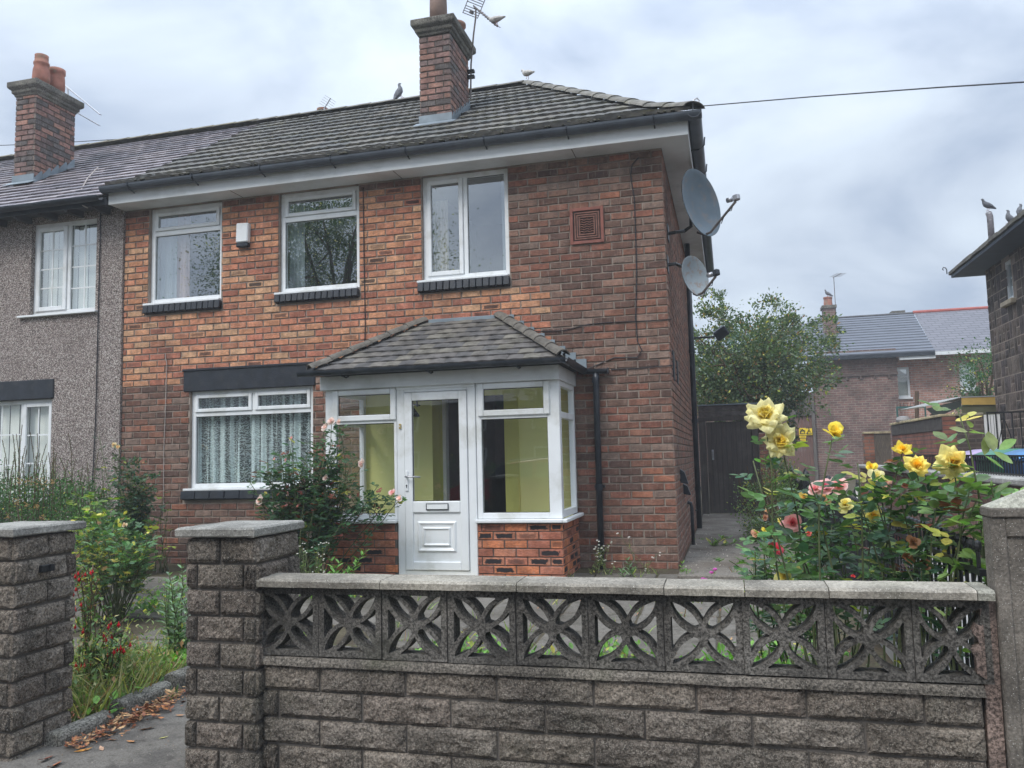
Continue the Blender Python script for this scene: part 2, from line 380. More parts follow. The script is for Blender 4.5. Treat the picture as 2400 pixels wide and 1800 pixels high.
def mat_ground(name, cols, scale=2., bump=.5, grit=90, rough=.95):
    m, nt, b, out = new_mat(name); p = _pos(nt)
    c = _mix(nt, _ramp(nt, _noise(nt, p, scale, 7, .65), .38, .62), cols[0], cols[1])
    c = _mix(nt, _ramp(nt, _noise(nt, p, scale*4.3, 6, .7), .5, .7, 0, .7), c, cols[2])
    k = _ramp(nt, _noise(nt, p, grit, 4, .7), .3, .7, .7, 1.3)
    sc = nt.nodes.new('ShaderNodeVectorMath'); sc.operation = 'SCALE'; nt.links.new(c, sc.inputs[0]); nt.links.new(k, sc.inputs['Scale'])
    _setc(nt, b, sc.outputs[0]); b.inputs['Roughness'].default_value = rough; b.inputs['Specular IOR Level'].default_value = .2
    h = _math(nt, 'ADD', _noise(nt, p, grit, 5, .7), _noise(nt, p, 12, 4)); _bump(nt, b, h, bump, .012)
    return m

M_brick = mat_brick()
M_brick_smooth = mat_brick('brick_smooth', .35)
M_mortar = plain('mortar', (.29, .235, .195), .95, .25, 5, .5, 120, dirt=(.09, .08, .075), damt=.6)
M_mortar2 = plain('mortar_grey', (.115, .102, .09), .95, .2, 6, .5, 120)
M_pvc = plain('white_plastic', (.76, .78, .79), .35, .05, 2, .02, 8, spec=.5, dirt=(.46, .46, .41), dscale=2.6, damt=.5)
M_pvc_dull = plain('dull_white_plastic', (.68, .70, .71), .45, .06, 2, .03, 8, dirt=(.36, .37, .36), damt=.4)
M_glass = mat_glass('window_glass', .06, (.97, .98, .98))
M_glass_up = mat_glass('window_glass_upper', .30, (.95, .97, .97))
M_black = plain('black_paint', (.018, .022, .03), .45, .25, 9, .25, 60, dirt=(.05, .05, .05), dscale=6, damt=.4)
M_blackpl = plain('black_plastic', (.022, .027, .036), .35, .2, 5, .05, 30, dirt=(.07, .075, .08), dscale=5, damt=.4)
M_gutter = plain('gutter_plastic', (.07, .082, .10), .45, .2, 5, .05, 30, dirt=(.11, .12, .13), dscale=3, damt=.5)
M_seal = plain('rubber_seal', (.012, .012, .013), .6)
M_iron = plain('black_iron', (.012, .013, .015), .4, .2, 12, .2, 90)
M_rusty = plain('weathered_metal', (.16, .14, .13), .55, .3, 9, .3, 60, metal=.4)
M_alu = plain('aluminium', (.42, .42, .44), .4, .1, 8, .05, 50, metal=.8)
M_lead = plain('lead_sheet', (.20, .24, .27), .5, .2, 3, .2, 14, metal=.2)
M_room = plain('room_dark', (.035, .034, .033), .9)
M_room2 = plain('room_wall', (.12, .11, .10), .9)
M_lime = plain('lime_wall_paint', (.86, .85, .34), .6, .04, 2, .02)
M_lime_dk = plain('lime_shaded_return', (.62, .60, .16), .6, .04, 2, .02)  # same lime as the wall, shade of the returns put into the colour
M_lace = mat_lace()
M_curt = mat_sheer('cream_curtain', (.55, .48, .38), .92)
M_net = mat_sheer('net_curtain', (.60, .68, .72), .55)
M_pink = mat_sheer('pink_curtain', (.58, .42, .38), .9)
M_blind = mat_sheer('blind_fabric', (.85, .85, .78), .97)
M_dash = mat_pebbledash()
M_tile = mat_roof('concrete_roof_tile', .35, lich=.22)
M_slate = mat_roof('roof_slate', .12, (.12, .12, .10), .55, .12)
M_porchtile = mat_roof('porch_roof_tile', .25, (.13, .12, .08), .85, .3)
M_terra = plain('terracotta', (.33, .14, .10), .8, .25, 8, .3, 50, dirt=(.20, .19, .12), dscale=5, damt=.7)
M_stonecap = mat_rough('weathered_cap', (.15, .14, .12), fleck=(.3, .3, .26), tinted=False, bump=.6, green=.5, fl=.03)
M_splitf = mat_rough('split_face_block', (.1, .09, .08), fleck=(.46, .42, .35), bump=1.2, con=.85, fl=.25)
M_screen = mat_rough('screen_block_concrete', (.098, .090, .080), fleck=(.2, .19, .17), tinted=False, bump=.6, green=.15, fl=.08)
M_coping = mat_rough('coping_concrete', (.26, .235, .20), fleck=(.62, .6, .55), dark=(.10, .097, .088), bump=.4, green=.2, fl=.04, con=.42)
M_post = mat_rough('post_concrete', (.15, .132, .112), fleck=(.5, .48, .44), dark=(.09, .08, .07), tinted=False, bump=.4, green=.2, fl=.05, con=.4)
M_render = mat_rough('pink_render', (.17, .125, .105), fleck=(.4, .3, .26), dark=(.10, .08, .07), tinted=False, bump=.4, green=.1, fl=.02)
M_flag = mat_ground('paving_flag', ((.11, .098, .082), (.17, .155, .135), (.055, .05, .038)), 1.6, .35)
M_path = mat_ground('asphalt_path', ((.11, .10, .09), (.18, .165, .145), (.07, .062, .054)), 3.1, .8, 130)
M_soil = mat_ground('soil', ((.07, .055, .038), (.10, .085, .055), (.09, .10, .045)), 2.4, .9, 60)
M_side = mat_ground('mossy_concrete', ((.13, .11, .09), (.20, .18, .155), (.04, .032, .024)), 1.3, .5, 70)
M_leaf = mat_leaf('leaf')
M_petal = mat_leaf('petal', .4, .5, (1.08, 1.0, .88))
M_bark = plain('green_stem', (.09, .11, .045), .7, .3, 20, .3, 80)
M_stemb = plain('brown_stem', (.10, .065, .04), .8, .3, 20, .4, 80)
M_bird = plain('feathers', (.13, .135, .15), .7, .35, 30, .1, 80)
M_stone = mat_rough('field_stone', (.1, .08, .065), fleck=(.25, .2, .18), tinted=True, bump=.5, green=.05, fl=.02, con=.6)
M_gatewood = mat_wood('dark_gate_wood', (.085, .066, .058), (.05, .04, .037))
M_garagewood = mat_wood('red_brown_wood', (.19, .10, .08), (.10, .055, .045))
M_oldwood = mat_wood('grey_wood', (.16, .14, .125), (.07, .06, .055))
M_reed = mat_wood('reed_screen', (.24, .20, .15), (.07, .06, .05), 2.5)
M_dish = plain('dish_grey', (.13, .17, .20), .55, .12, 3, .05, 20, dirt=(.28, .20, .15), dscale=9, damt=.35)
M_cable = plain('cable', (.02, .02, .024), .5)
M_cablew = plain('pale_cable', (.35, .30, .27), .6)
M_brass = plain('brass', (.55, .42, .18), .35, .1, 8, .05, 50, metal=.7)
M_yellow = plain('yellow_sign', (.85, .62, .03), .5, .05)
M_litter = plain('dry_leaf', (.3, .15, .07), .8, .3, 30, .3, 60, tinted=True)
# ---------------------------------------------------------------- piece prototypes
def make_brick_protos():
    r = random.Random(3)
    for i in range(6):
        cx, cz, cy = .022, .075, .16
        def j(a): return r.uniform(-a, a)
        fr = [(-.5+cx+j(.01), j(.03), -.5+cz+j(.03)), (.5-cx+j(.01), j(.03), -.5+cz+j(.03)), (.5-cx+j(.01), j(.03), .5-cz+j(.03)), (-.5+cx+j(.01), j(.03), .5-cz+j(.03))]
        mid = [(0+j(.2), j(.04), -.5+cz*.8+j(.03)), (0+j(.2), j(.04), .5-cz*.8+j(.03))]
        rim = [(-.5, cy, -.5), (.5, cy, -.5), (.5, cy, .5), (-.5, cy, .5)]
        bk = [(-.5, 1, -.5), (.5, 1, -.5), (.5, 1, .5), (-.5, 1, .5)]
        v = fr+mid+rim+bk   # 0-3,4-5,6-9,10-13
        f = [(0, 4, 5, 3), (4, 1, 2, 5), (6, 7, 1, 4, 0), (7, 8, 2, 1), (8, 9, 3, 5, 2), (9, 6, 0, 3)] + [(10, 11, 7, 6), (11, 12, 8, 7), (12, 13, 9, 8), (13, 10, 6, 9)]
        uv = [(v[k][0]+.5, v[k][2]+.5) for q in f for k in q]
        proto('brick%d' % i, v, f, uv)
    # rough split-face block: a dense uneven front
    for i in range(8):
        nx, nz = 22, 7; v = []; f = []
        off = Vector((r.uniform(0, 90), r.uniform(0, 90), 0))
        for a in range(nz+1):
            for b in range(nx+1):
                x = -.5+b/nx; z = -.5+a/nz
                edge = min(1, min(b, nx-b)/1.3, min(a, nz-a)/1.0)
                q = Vector((x*3.4, z*1.0, 0))
                h = noise.noise(q*2.1+off)*.9+noise.noise(q*5.3+off)*.55+noise.noise(q*11+off)*.35
                y = -(.12+.21*h)*edge if 0 < b < nx and 0 < a < nz else (.10+.05*r.random())
                v.append((x+(r.uniform(-.008, .008) if 0 < b < nx else 0), y, z+(r.uniform(-.02, .02) if 0 < a < nz else r.uniform(-.015, .015))))
        for a in range(nz):
            for b in range(nx):
                k = a*(nx+1)+b; f.append((k, k+1, k+nx+2, k+nx+1))
        n0 = len(v); W = nx+1
        v += [(-.5, 1, -.5), (.5, 1, -.5), (.5, 1, .5), (-.5, 1, .5)]
        f.append(tuple([n0, n0+1]+[b for b in range(nx, -1, -1)])); f.append(tuple([n0+2, n0+3]+[nz*W+b for b in range(0, nx+1)]))
        f.append(tuple([n0+3, n0]+[a*W for a in range(0, nz+1)])); f.append(tuple([n0+1, n0+2]+[a*W+nx for a in range(nz, -1, -1)]))
        proto('block%d' % i, v, f)
    # uneven field stone
    for i in range(6):
        v = []; f = []; nx, nz = 5, 3
        off = Vector((r.uniform(0, 90), 5, 0))
        for a in range(nz+1):
            for b in range(nx+1):
                x = -.5+b/nx; z = -.5+a/nz; inn = 0 < b < nx and 0 < a < nz
                y = -.2-.5*noise.noise(Vector((x*3, z*2, 0))+off) if inn else .35
                v.append((x, y, z))
        for a in range(nz):
            for b in range(nx):
                k = a*(nx+1)+b; f.append((k, k+1, k+nx+2, k+nx+1))
        proto('stone%d' % i, v, f)
make_brick_protos()

def frame3(xd, yd):
    xd = Vector(xd).normalized(); yd = Vector(yd).normalized(); zd = xd.cross(yd)
    return Matrix(((xd.x, yd.x, zd.x), (xd.y, yd.y, zd.y), (xd.z, yd.z, zd.z)))
def brick_rows(out, org, xd, inward, a0, a1, z0, z1, colf, openings=(), L=.2335, C=.0825, joint=.013, zref=1.2738, depth=.05, proud=0., phase=0., kinds=6, kname='brick', jitter=.0015):
    """bricks on a vertical plane through org running along xd (a = distance along it)"""
    R = frame3(xd, inward); xd = Vector(xd).normalized(); inward = Vector(inward).normalized(); org = Vector(org)
    k0 = math.floor((z0-zref)/C+.001)
    k = k0
    while True:
        zb = zref+k*C; zt = zb+C
        if zb > z1-.01: break
        lo, hi = max(zb, z0), min(zt, z1); k += 1
        if hi-lo < .025: continue
        zc = (lo+hi)/2
        spans = [(a0, a1)]
        for (oa, ob, oz0, oz1) in openings:
            if oz0-.01 < zc < oz1+.01:
                ns = []
                for s, e in spans:
                    if ob <= s or oa >= e: ns.append((s, e)); continue
                    if oa > s+.02: ns.append((s, oa))
                    if ob < e-.02: ns.append((ob, e))
                spans = ns
        off = ((k % 2)*.5+phase)*L
        for s, e in spans:
            n = math.floor((s-off)/L); x = off+n*L
            while x < e-.001:
                b0, b1 = max(x, s), min(x+L, e); x += L
                if b1-b0 < .03: continue
                w = b1-b0-joint; h = hi-lo-joint
                ctr = org+xd*((b0+b1)/2)+Vector((0, 0, zc+rnd.uniform(-jitter, jitter)))-inward*(proud+rnd.uniform(0, .004))
                c = colf((b0+b1)/2, zc, w)
                out.append(('%s%d' % (kname, rnd.randrange(kinds)), TRS(ctr, R, (w*rnd.uniform(.985, 1.01), depth, h*rnd.uniform(.96, 1.03))), c))
def pierced(mb, plane, a0, a1, z0, z1, ops, d0, d1):
    """a wall slab with openings, as butted boxes; plane 'x' runs along x with thickness y d0..d1, 'y' runs along y"""
    xs = sorted({a0, a1, *[o[0] for o in ops], *[o[1] for o in ops]}); zs = sorted({z0, z1, *[o[2] for o in ops], *[o[3] for o in ops]})
    xs = [x for x in xs if a0 <= x <= a1]; zs = [z for z in zs if z0 <= z <= z1]
    for i in range(len(xs)-1):
        j = 0
        while j < len(zs)-1:
            def solid(j): 
                cx, cz = (xs[i]+xs[i+1])/2, (zs[j]+zs[j+1])/2
                return not any(o[0] < cx < o[1] and o[2] < cz < o[3] for o in ops)
            if not solid(j): j += 1; continue
            k = j
            while k+1 < len(zs)-1 and solid(k+1): k += 1
            if plane == 'x': mb.box(xs[i], xs[i+1], d0, d1, zs[j], zs[k+1])
            else: mb.box(d0, d1, xs[i], xs[i+1], zs[j], zs[k+1])
            j = k+1

# ---------------------------------------------------------------- ground
def build_ground():
    xs = [-150, -60, -20]+[-12+.75*i for i in range(33)]+[20, 60, 150]
    ys = [-150, -60, -20, -12, -9, -7, -6]+[-5.4+.3*i for i in range(26)]+[3, 4.5, 6, 7.5, 9, 12, 16, 22, 30, 60, 150]
    m = MB(); V = []
    for y in ys:
        for x in xs: V.append((x, y, gz(x, y)+(.012*noise.noise(Vector((x*1.7, y*1.7, 0))) if -12 < x < 12 and -5.3 < y < 3 else 0)))
    n = len(xs)
    m.add(V, [(j*n+i, j*n+i+1, (j+1)*n+i+1, (j+1)*n+i) for j in range(len(ys)-1) for i in range(n-1)])
    m.build('ground', M_soil, smooth=True, kind='structure')
    # street pavement in front of the wall (slabs of the footway lie out of view)
    MB().box(-40, 40, -9.6, -5.72, .02, .128).build('pavement', M_path, kind='structure')
    MB().box(-60, 60, -20, -9.75, .0, .03).build('road', M_path, kind='structure')
    # asphalt just inside the gateway
    p = MB()
    ys = [-5.74, -5.2, -4.7, -4.2, -3.7]
    L = [-2.9, -2.66, -2.64, -2.66, -2.7]
    for i in range(4):
        a, b = ys[i], ys[i+1]
        p.add([(L[i], a, gz(0, a)+.02), (-1.35, a, gz(0, a)+.02), (-1.35, b, gz(0, b)+.02), (L[i+1], b, gz(0, b)+.02)], [(0, 1, 2, 3)])
    p.build('path', M_path, kind='structure')
    # side passage, mossy concrete in three bays
    s = bpy.data.objects.new('side_path', None); COL.objects.link(s); s['kind'] = 'structure'
    for (y0, y1) in ((-.62, .78), (.80, 3.45), (3.47, 7.66)):
        z = .30
        MB().box(.02, 1.42, y0, y1, z-.08, z+.02).build('paving_slab', M_side, s, bevel=.012)
    # the neighbour's concrete drive
    MB().box(1.47, 2.78, -5.6, 21.5, .05, .325).build('driveway', plain('drive_concrete', (.30, .29, .28), .9, .15, 1.2, .3, 60, dirt=(.15, .14, .13)), kind='structure')
    # flags of the front garden
    f = bpy.data.objects.new('garden_paving', None); COL.objects.link(f); f['kind'] = 'structure'
    r = random.Random(5)
    for i in range(14):
        for j in range(7):
            x0 = -7.0+i*.62; y0 = -4.62+j*.61
            x1, y1 = x0+.6, y0+.585
            if x0 < -2.75 and j < 1 and i < 4: continue
            if x0 > -2.9 and x0 < -1.3 and j < 1: continue
            if x1 > 1.25: continue
            if x0 < -3.5 and j > 5: continue
            if r.random() < (.13 if x0 > -1.6 else .06): continue
            zz = gz(0, y0)+.022+r.uniform(-.008, .008)
            R = Matrix.Translation(((x0+x1)/2, (y0+y1)/2, zz)) @ Matrix.Rotation(r.uniform(-.02, .02), 4, 'X') @ Matrix.Rotation(.032+r.uniform(-.012, .012), 4, 'X') @ Matrix.Rotation(r.uniform(-.02, .02), 4, 'Z')
            MB().box(-.30, .30, -.29, .29, -.04, .0, R).build('paving_flag', M_flag, f, bevel=.01)
    # stone edging beside the path
    e = thing('path_edging', 'row of rounded grey concrete edging stones along the left of the gate path', 'edging', (-2.7, -4.7, .15))
    for (y0, y1, x, dz) in ((-5.42, -5.05, -2.70, .0), (-4.98, -4.58, -2.70, .015), (-4.55, -3.95, -2.69, .03)):
        m = MB(); g = gz(0, (y0+y1)/2)
        pts = []
        for k in range(9):
            a = PI*k/8; pts.append((x+.055*math.cos(a), g+.05+dz+.035*math.sin(a)))
        vs = [(px_, y0, z) for px_, z in pts]+[(x-.055, y0, g-.08), (x+.055, y0, g-.08)]
        vs2 = [(a, y1, c) for a, _, c in vs]; n = len(vs)
        m.add(vs+vs2, [tuple(range(n)), tuple(range(2*n-1, n-1, -1))]+[(i, i+n, (i+1) % n+n, (i+1) % n) for i in range(n)])
        m.build('edging_stone', M_stonecap, e, bevel=.008)
build_ground()

# ---------------------------------------------------------------- windows
def rec(x, z, d):
    """a point measured on the wall face, carried back to depth d behind it along the line of sight"""
    k = (8.81028+d)/8.81028
    return CAMP.x+(x-CAMP.x)*k, CAMP.z+(z-CAMP.z)*k
def ring(mb, x0, x1, z0, z1, y0, y1, w, wb=None):
    wb = wb or w
    mb.box(x0, x0+w, y0, y1, z0, z1); mb.box(x1-w, x1, y0, y1, z0, z1)
    mb.box(x0+w, x1-w, y0, y1, z1-w, z1); mb.box(x0+w, x1-w, y0, y1, z0, z0+wb)
def window(parent, x0, x1, z0, z1, y, lights, frame_w=.055, mat=None, glass=None, bars=None, sill=None):
    """lights: (x0,x1,z0,z1,sash width or 0, cols, rows of glazing bars). Frame front face at y."""
    mat = mat or M_pvc; glass = glass or M_glass_up
    fr = MB(); ring(fr, x0, x1, z0, z1, y, y+.07, frame_w)
    win = fr.build('window', mat, parent, bevel=.004)
    for (a, b, c, d) in bars or []: MB().box(a, b, y+.001, y+.069, c, d).build('mullion' if b-a < d-c else 'transom', mat, win, bevel=.003)
    for (a, b, c, d, sw, nc, nr) in lights:
        if sw:
            s = MB(); ring(s, a+.003, b-.003, c+.003, d-.003, y-.018, y+.03, sw); s.build('sash', mat, win, bevel=.006)
            a, b, c, d = a+sw, b-sw, c+sw, d-sw
        yy = y+.012 if sw else y+.03
        g = MB(); g.box(a-.01, b+.01, yy, yy+.006, c-.01, d+.01); g.build('pane', glass, win)
        s = MB(); ring(s, a-.001, b+.001, c-.001, d+.001, yy-.004, yy-.001, .006); s.build('seal', M_seal, win)
        if nc > 1 or nr > 1:
            bb = MB()
            for i in range(1, nc):
                x = a+(b-a)*i/nc; bb.box(x-.009, x+.009, yy-.006, yy-.0005, c, d)
            for i in range(1, nr):
                z = c+(d-c)*i/nr
                for q in range(nc):
                    xa = a+(b-a)*q/nc+(.009 if q else 0); xb = a+(b-a)*(q+1)/nc-(.009 if q < nc-1 else 0); bb.box(xa, xb, yy-.006, yy-.0005, z-.009, z+.009)
            bb.build('glazing_bars', mat, win)
    return win
def wavy(x0, x1, z0, z1, y, amp, per, mat, name, parent, gather=0, seed=0):
    m = MB(); n = int((x1-x0)/.012)+2; r = random.Random(seed); V = []
    ph = [r.uniform(0, 6) for _ in range(3)]
    for j in range(6):
        t = j/5
        for i in range(n):
            x = x0+(x1-x0)*i/(n-1)
            w = math.sin(x/per*2*PI+ph[0])+.6*math.sin(x/per*3.7+ph[1])+.4*math.sin(x/per*9.1+ph[2])
            V.append((x+gather*t*math.sin(x*3), y+amp*w*(.6+.4*t), z1+(z0-z1)*t))
    m.add(V, [(j*n+i, j*n+i+1, (j+1)*n+i+1, (j+1)*n+i) for j in range(5) for i in range(n-1)])
    return m.build(name, mat, parent, smooth=True)
def room(parent, x0, x1, z0, z1, y0, y1, mat=None):
    m = MB(); v = [(x, y, z) for x in (x0, x1) for y in (y0, y1) for z in (z0, z1)]
    m.add(v, [(0, 1, 5, 4)[::-1]] and [(4, 6, 7, 5), (0, 1, 3, 2), (2, 3, 7, 6), (1, 5, 7, 3), (0, 2, 6, 4)])
    return m.build('room_interior', mat or M_room2, parent)

# ---------------------------------------------------------------- the brick house
house = thing('brick_house', 'red and orange brick semi detached house with white porch, hipped roof and tall chimney', 'house', (-3.5, 3.5, .28))
C_OR = [(.50, .22, .13), (.46, .19, .115), (.55, .28, .16), (.52, .245, .135), (.58, .34, .20), (.40, .155, .10)]
C_DK = [(.18, .092, .067), (.145, .080, .06), (.21, .10, .07), (.165, .10, .076), (.20, .125, .095), (.12, .070, .055), (.23, .11, .075), (.21, .145, .115)]
C_RD = [(.26, .11, .075), (.31, .13, .08), (.22, .092, .065)]
def facecol(x, z, w):
    # x runs along the wall (0 = right corner, negative to the left)
    j = (math.sin(z*76.2)*.5+.5)*.23
    orange = (z > 2.62+(.12 if x > -6.1 else -.14) and x < -1.76-(.2 if 0 else 0) and z < 4.80) or (2.62 < z < 3.43 and x < -1.22-j)
    if z > 4.70: orange = False
    if orange:
        c = jit(rnd.choice(C_OR), .14); a = rnd.random()
        core = 0
        if a < .07: core = rnd.uniform(.6, .9)
        elif a < .22: core = rnd.uniform(.2, .5)
        return (*c, core)
    pr = .07+(.22 if z < 1.6 and x > -3 else .03)
    c = jit(rnd.choice(C_RD if rnd.random() < pr else C_DK), .15)
    if rnd.random() < .04 and z > 2.2: c = jit((.26, .15, .11), .1)
    return (*c, 0)
W1 = (-6.575, -5.505, 3.56, 4.83); W2 = (-4.69, -3.615, 3.56, 4.83); W3 = (-2.81, -1.755, 3.56, 4.83); W4 = (-5.94, -4.235, 1.19, 2.42)
OPS = [W1, W2, W3, W4]
PORCH_OP = (-2.72, -1.72, .33, 2.30)
bricks = []
brick_rows(bricks, (0, 0, 0), (1, 0, 0), (0, 1, 0), -6.945, 0, .22, 4.84, facecol,
           [W1, W2, W3, W4, (-6.02, -4.20, 2.41, 2.70), (-3.56, -1.10, .33, 2.30), (-6.62, -5.48, 3.44, 3.57), (-4.74, -3.60, 3.44, 3.57), (-2.86, -1.74, 3.44, 3.57), (-6.03, -4.18, 1.07, 1.2), (-1.04, -.66, 3.84, 4.25)])
wallm = MB(); pierced(wallm, 'x', -6.94, 0-.006, .1, 4.86, OPS+[PORCH_OP], .010, .24)
front_wall = wallm.build('front_wall', M_mortar, house)
def sidecol(y, z, w):
    c = jit(rnd.choice(C_RD+C_DK+[(.30, .15, .10)]), .15); return (*mixc(c, (.30, .17, .12), .35), 0)
side = []
brick_rows(side, (0, 0, 0), (0, 1, 0), (-1, 0, 0), 0, 7.35, .22, 4.84, sidecol, phase=.5, openings=[])
sw = MB(); sw.box(-.24, -.010, .24, 7.34, .1, 4.86); sw.box(-.24, -.0101, .012, .24, .1, 4.86); side_wall = sw.build('side_wall', M_mortar, house)
# nearest 250 bricks of the front as parts, the nearest 50 of the side
emit(bricks, 'brick', front_wall, M_brick, limit=235, stuff='brick_courses')
emit(side, 'brick', side_wall, M_brick, limit=40, stuff='brick_courses')
# window reveals are the cut ends of the wall slab; sills of black painted bricks on edge
def brick_sill(x0, x1, z0, z1, n, name='brick_sill'):
    s = MB().box(x0+.01, x1-.01, -.02, .05, z0, z1-.012).build(name, M_black, house)
    w = (x1-x0)/n
    for i in range(n):
        a = x0+i*w
        M = Matrix.Translation((a+w/2, 0, (z0+z1)/2)) @ Matrix.Rotation(-.12, 4, 'X')
        MB().box(-w/2+.004, w/2-.004, -.055+rnd.uniform(-.004, .004), .03, -(z1-z0)/2+.004, (z1-z0)/2-.012, M).build('sill_brick', M_black, s, bevel=.006)
for (a, b, z0, z1, n) in ((-6.62, -5.49, 3.437, 3.553, 14), (-4.73, -3.61, 3.442, 3.553, 14), (-2.86, -1.745, 3.432, 3.553, 14), (-6.02, -4.16, 1.07, 1.185, 9)):
    brick_sill(a, b, z0, z1, n)
    MB().box(a+(-.01 if z0 > 2 else .02), b-.02, -.035, .085, z1-.004, z1+.024).build('window_sill', M_pvc, house, bevel=.005)
MB().box(-6.02, -4.20, -.018, .12, 2.415, 2.69).build('lintel', M_black, house, bevel=.008)
MB().box(-6.03, -4.195, -.032, .0, 2.672, 2.70).build('lintel_flashing', M_black, house, bevel=.004)
yy = .055
def wl(w): # lights of a top-hung over fixed window
    x0, x1, z0, z1 = w
    return x0+.0, x1, z0+.02, z1
x0, x1, z0, z1 = wl(W1)
window(house, x0, x1, z0, z1, yy, [(x0+.055, x1-.055, 4.53, z1-.055, .045, 1, 1), (x0+.055, x1-.055, z0+.055, 4.47, 0, 1, 1)], bars=[(x0+.055, x1-.055, 4.47, 4.53)])
room(house, x0, x1, z0, z1, .26, 2.2, M_room2)
wavy(x0, x0+.30, z0, z1, .18, .012, .08, M_net, 'net_curtain', house, seed=1); wavy(x0+.28, x0+.46, z0, z1, .21, .02, .07, M_pink, 'curtain', house, seed=2)
x0, x1, z0, z1 = wl(W2)
window(house, x0, x1, z0, z1, yy, [(x0+.055, x1-.055, 4.53, z1-.055, .045, 1, 1), (x0+.055, x1-.055, z0+.055, 4.47, 0, 1, 1)], bars=[(x0+.055, x1-.055, 4.47, 4.53)])
room(house, x0, x1, z0, z1, .26, 2.2, M_room)
wavy(x0+.02, x0+.24, z0, z1, .2, .02, .06, M_net, 'curtain', house, seed=4)
x0, x1, z0, z1 = wl(W3); xm = -2.29
window(house, x0, x1, z0, z1, yy, [(x0+.05, xm-.02, z0+.05, z1-.05, .05, 1, 1), (xm+.03, x1-.055, z0+.055, z1-.055, 0, 1, 1)], bars=[(xm-.02, xm+.03, z0+.055, z1-.055)])
room(house, x0, x1, z0, z1, .26, 2.2, M_room2)
wavy(x0+.08, x0+.26, z0, z1-.25, .2, .02, .06, M_curt, 'curtain', house, seed=5); wavy(x1-.13, x1-.02, z0, z1, .2, .01, .06, M_net, 'net_curtain', house, seed=6)
x0, x1, z0, z1 = W4; z0 += .02; xm = -5.065; zt = 2.13
window(house, x0, x1, z0, z1, yy, [(x0+.05, xm-.02, zt+.02, z1-.045, .045, 1, 1), (xm+.02, x1-.05, zt+.02, z1-.045, .045, 1, 1), (x0+.06, x1-.06, z0+.06, zt-.03, 0, 1, 1)], glass=M_glass,
       bars=[(x0+.055, x1-.055, zt-.03, zt+.02), (xm-.02, xm+.02, zt+.02, z1-.055)])
wavy(x0, x1, z0+.02, z1, .16, .018, .11, M_lace, 'lace_curtain', house, seed=7)
room(house, x0, x1, z0, z1, .26, 2.5, plain('room_wall_mid', (.10, .11, .105), .9))
# fascia, soffit, gutter
MB().box(-6.95, .302, -.302, -.282, 4.832, 5.03).build('fascia', M_pvc_dull, house, bevel=.003)
MB().box(.282, .302, -.2815, 7.5, 4.832, 5.03).build('fascia', M_pvc_dull, house, bevel=.003)
sf = MB(); sf.box(-6.95, -.001, -.2815, .03, 4.838, 4.848); sf.box(0.0, .2815, -.2815, 7.5, 4.838, 4.848); sf.build('soffit', M_pvc_dull, house)
for x in (-5.2, -3.05, -.95): MB().box(x-.004, x+.004, -.3025, .03, 4.8355, 4.8375).build('soffit_joint', M_mortar2, house)
def half_gutter(path_pts, r, mat, parent, name='gutter', wall=.006):
    """half-round channel open upwards along a straight horizontal run"""
    a, b = Vector(path_pts[0]), Vector(path_pts[1]); t = (b-a).normalized(); s = t.cross(Vector((0, 0, 1)))
    m = MB(); n = 10; V = []
    for P_ in (a, b):
        for rr in (r, r-wall):
            for k in range(n+1):
                an = PI*k/n; V.append(P_+s*(rr*math.cos(an))-Vector((0, 0, 1))*(rr*math.sin(an)))
    q = n+1
    for k in range(n):
        m_f = [(k, k+1, 2*q+k+1, 2*q+k), (q+k+1, q+k, 3*q+k, 3*q+k+1), (k+1, k, q+k, q+k+1), (2*q+k, 2*q+k+1, 3*q+k+1, 3*q+k)]
        m.f += m_f; m.c += [(0, 0, 0, 0)]*4
    m.f += [(0, 2*q, 3*q, q), (n, q+n, 3*q+n, 2*q+n)]; m.c += [(0, 0, 0, 0)]*2
    m.v = [tuple(p) for p in V]
    return m.build(name, mat, parent, smooth=False)
half_gutter([(-6.98, -.372, 5.03), (.44, -.372, 5.03)], .072, M_gutter, house)
half_gutter([(.375, -.44, 5.028), (.375, 7.5, 5.028)], .072, M_gutter, house)
for i in range(8):
    x = -6.55+i*.93
    m = MB(); m.tube([(x, -.31, 4.94), (x+.0, -.34, 4.952), (x, -.4, 4.955), (x, -.448, 5.0), (x, -.45, 5.04)], .008, 6); m.build('gutter_bracket', M_blackpl, house)
for y in (.5, 1.4, 2.3, 3.2, 4.1):
    MB().tube([(.30, y, 4.95), (.375, y, 4.95), (.452, y, 5.0), (.455, y, 5.06), (.46, y, 5.09)], .008, 6).build('gutter_bracket', M_blackpl, house)
MB().box(.44, .452, -.44, -.30, 4.99, 5.035).build('gutter_end', M_gutter, house)

# ---- roof
ZE, YE, YR, ZR = 5.065, -.385, 3.41, 7.43
def roofz(d):
    if d < .6: return ZE+.5*d
    return ZE+.3+(d-.6)*(ZR-ZE-.3)/(YR-YE-.6)
XA, XE = -2.27, .375     # apex and right eave
def hip_x(d): return XE-(XE-XA)*d/(YR-YE)
rf = MB(); V = []; ds = [0, .3, .6, YR-YE]
for d in ds: V += [(-7.0, YE+d, roofz(d)-.035), (hip_x(d), YE+d, roofz(d)-.035)]
for d in ds: V += [(hip_x(d), 7.2-(YE+d)+.0, roofz(d)-.035), (-7.0, 7.2-(YE+d), roofz(d)-.035)]
fs = [(2*i, 2*i+1, 2*i+3, 2*i+2) for i in range(3)]+[(8+2*i, 8+2*i+1, 8+2*i+3, 8+2*i+2) for i in range(3)]+[(2*i+1, 8+2*i, 8+2*i+2, 2*i+3) for i in range(3)]
roof = rf.add(V, fs).build('roof', M_slate, house)
bpy.data.objects['roof'].color = (.06, .06, .06, 0)
tv = []; NX = 9
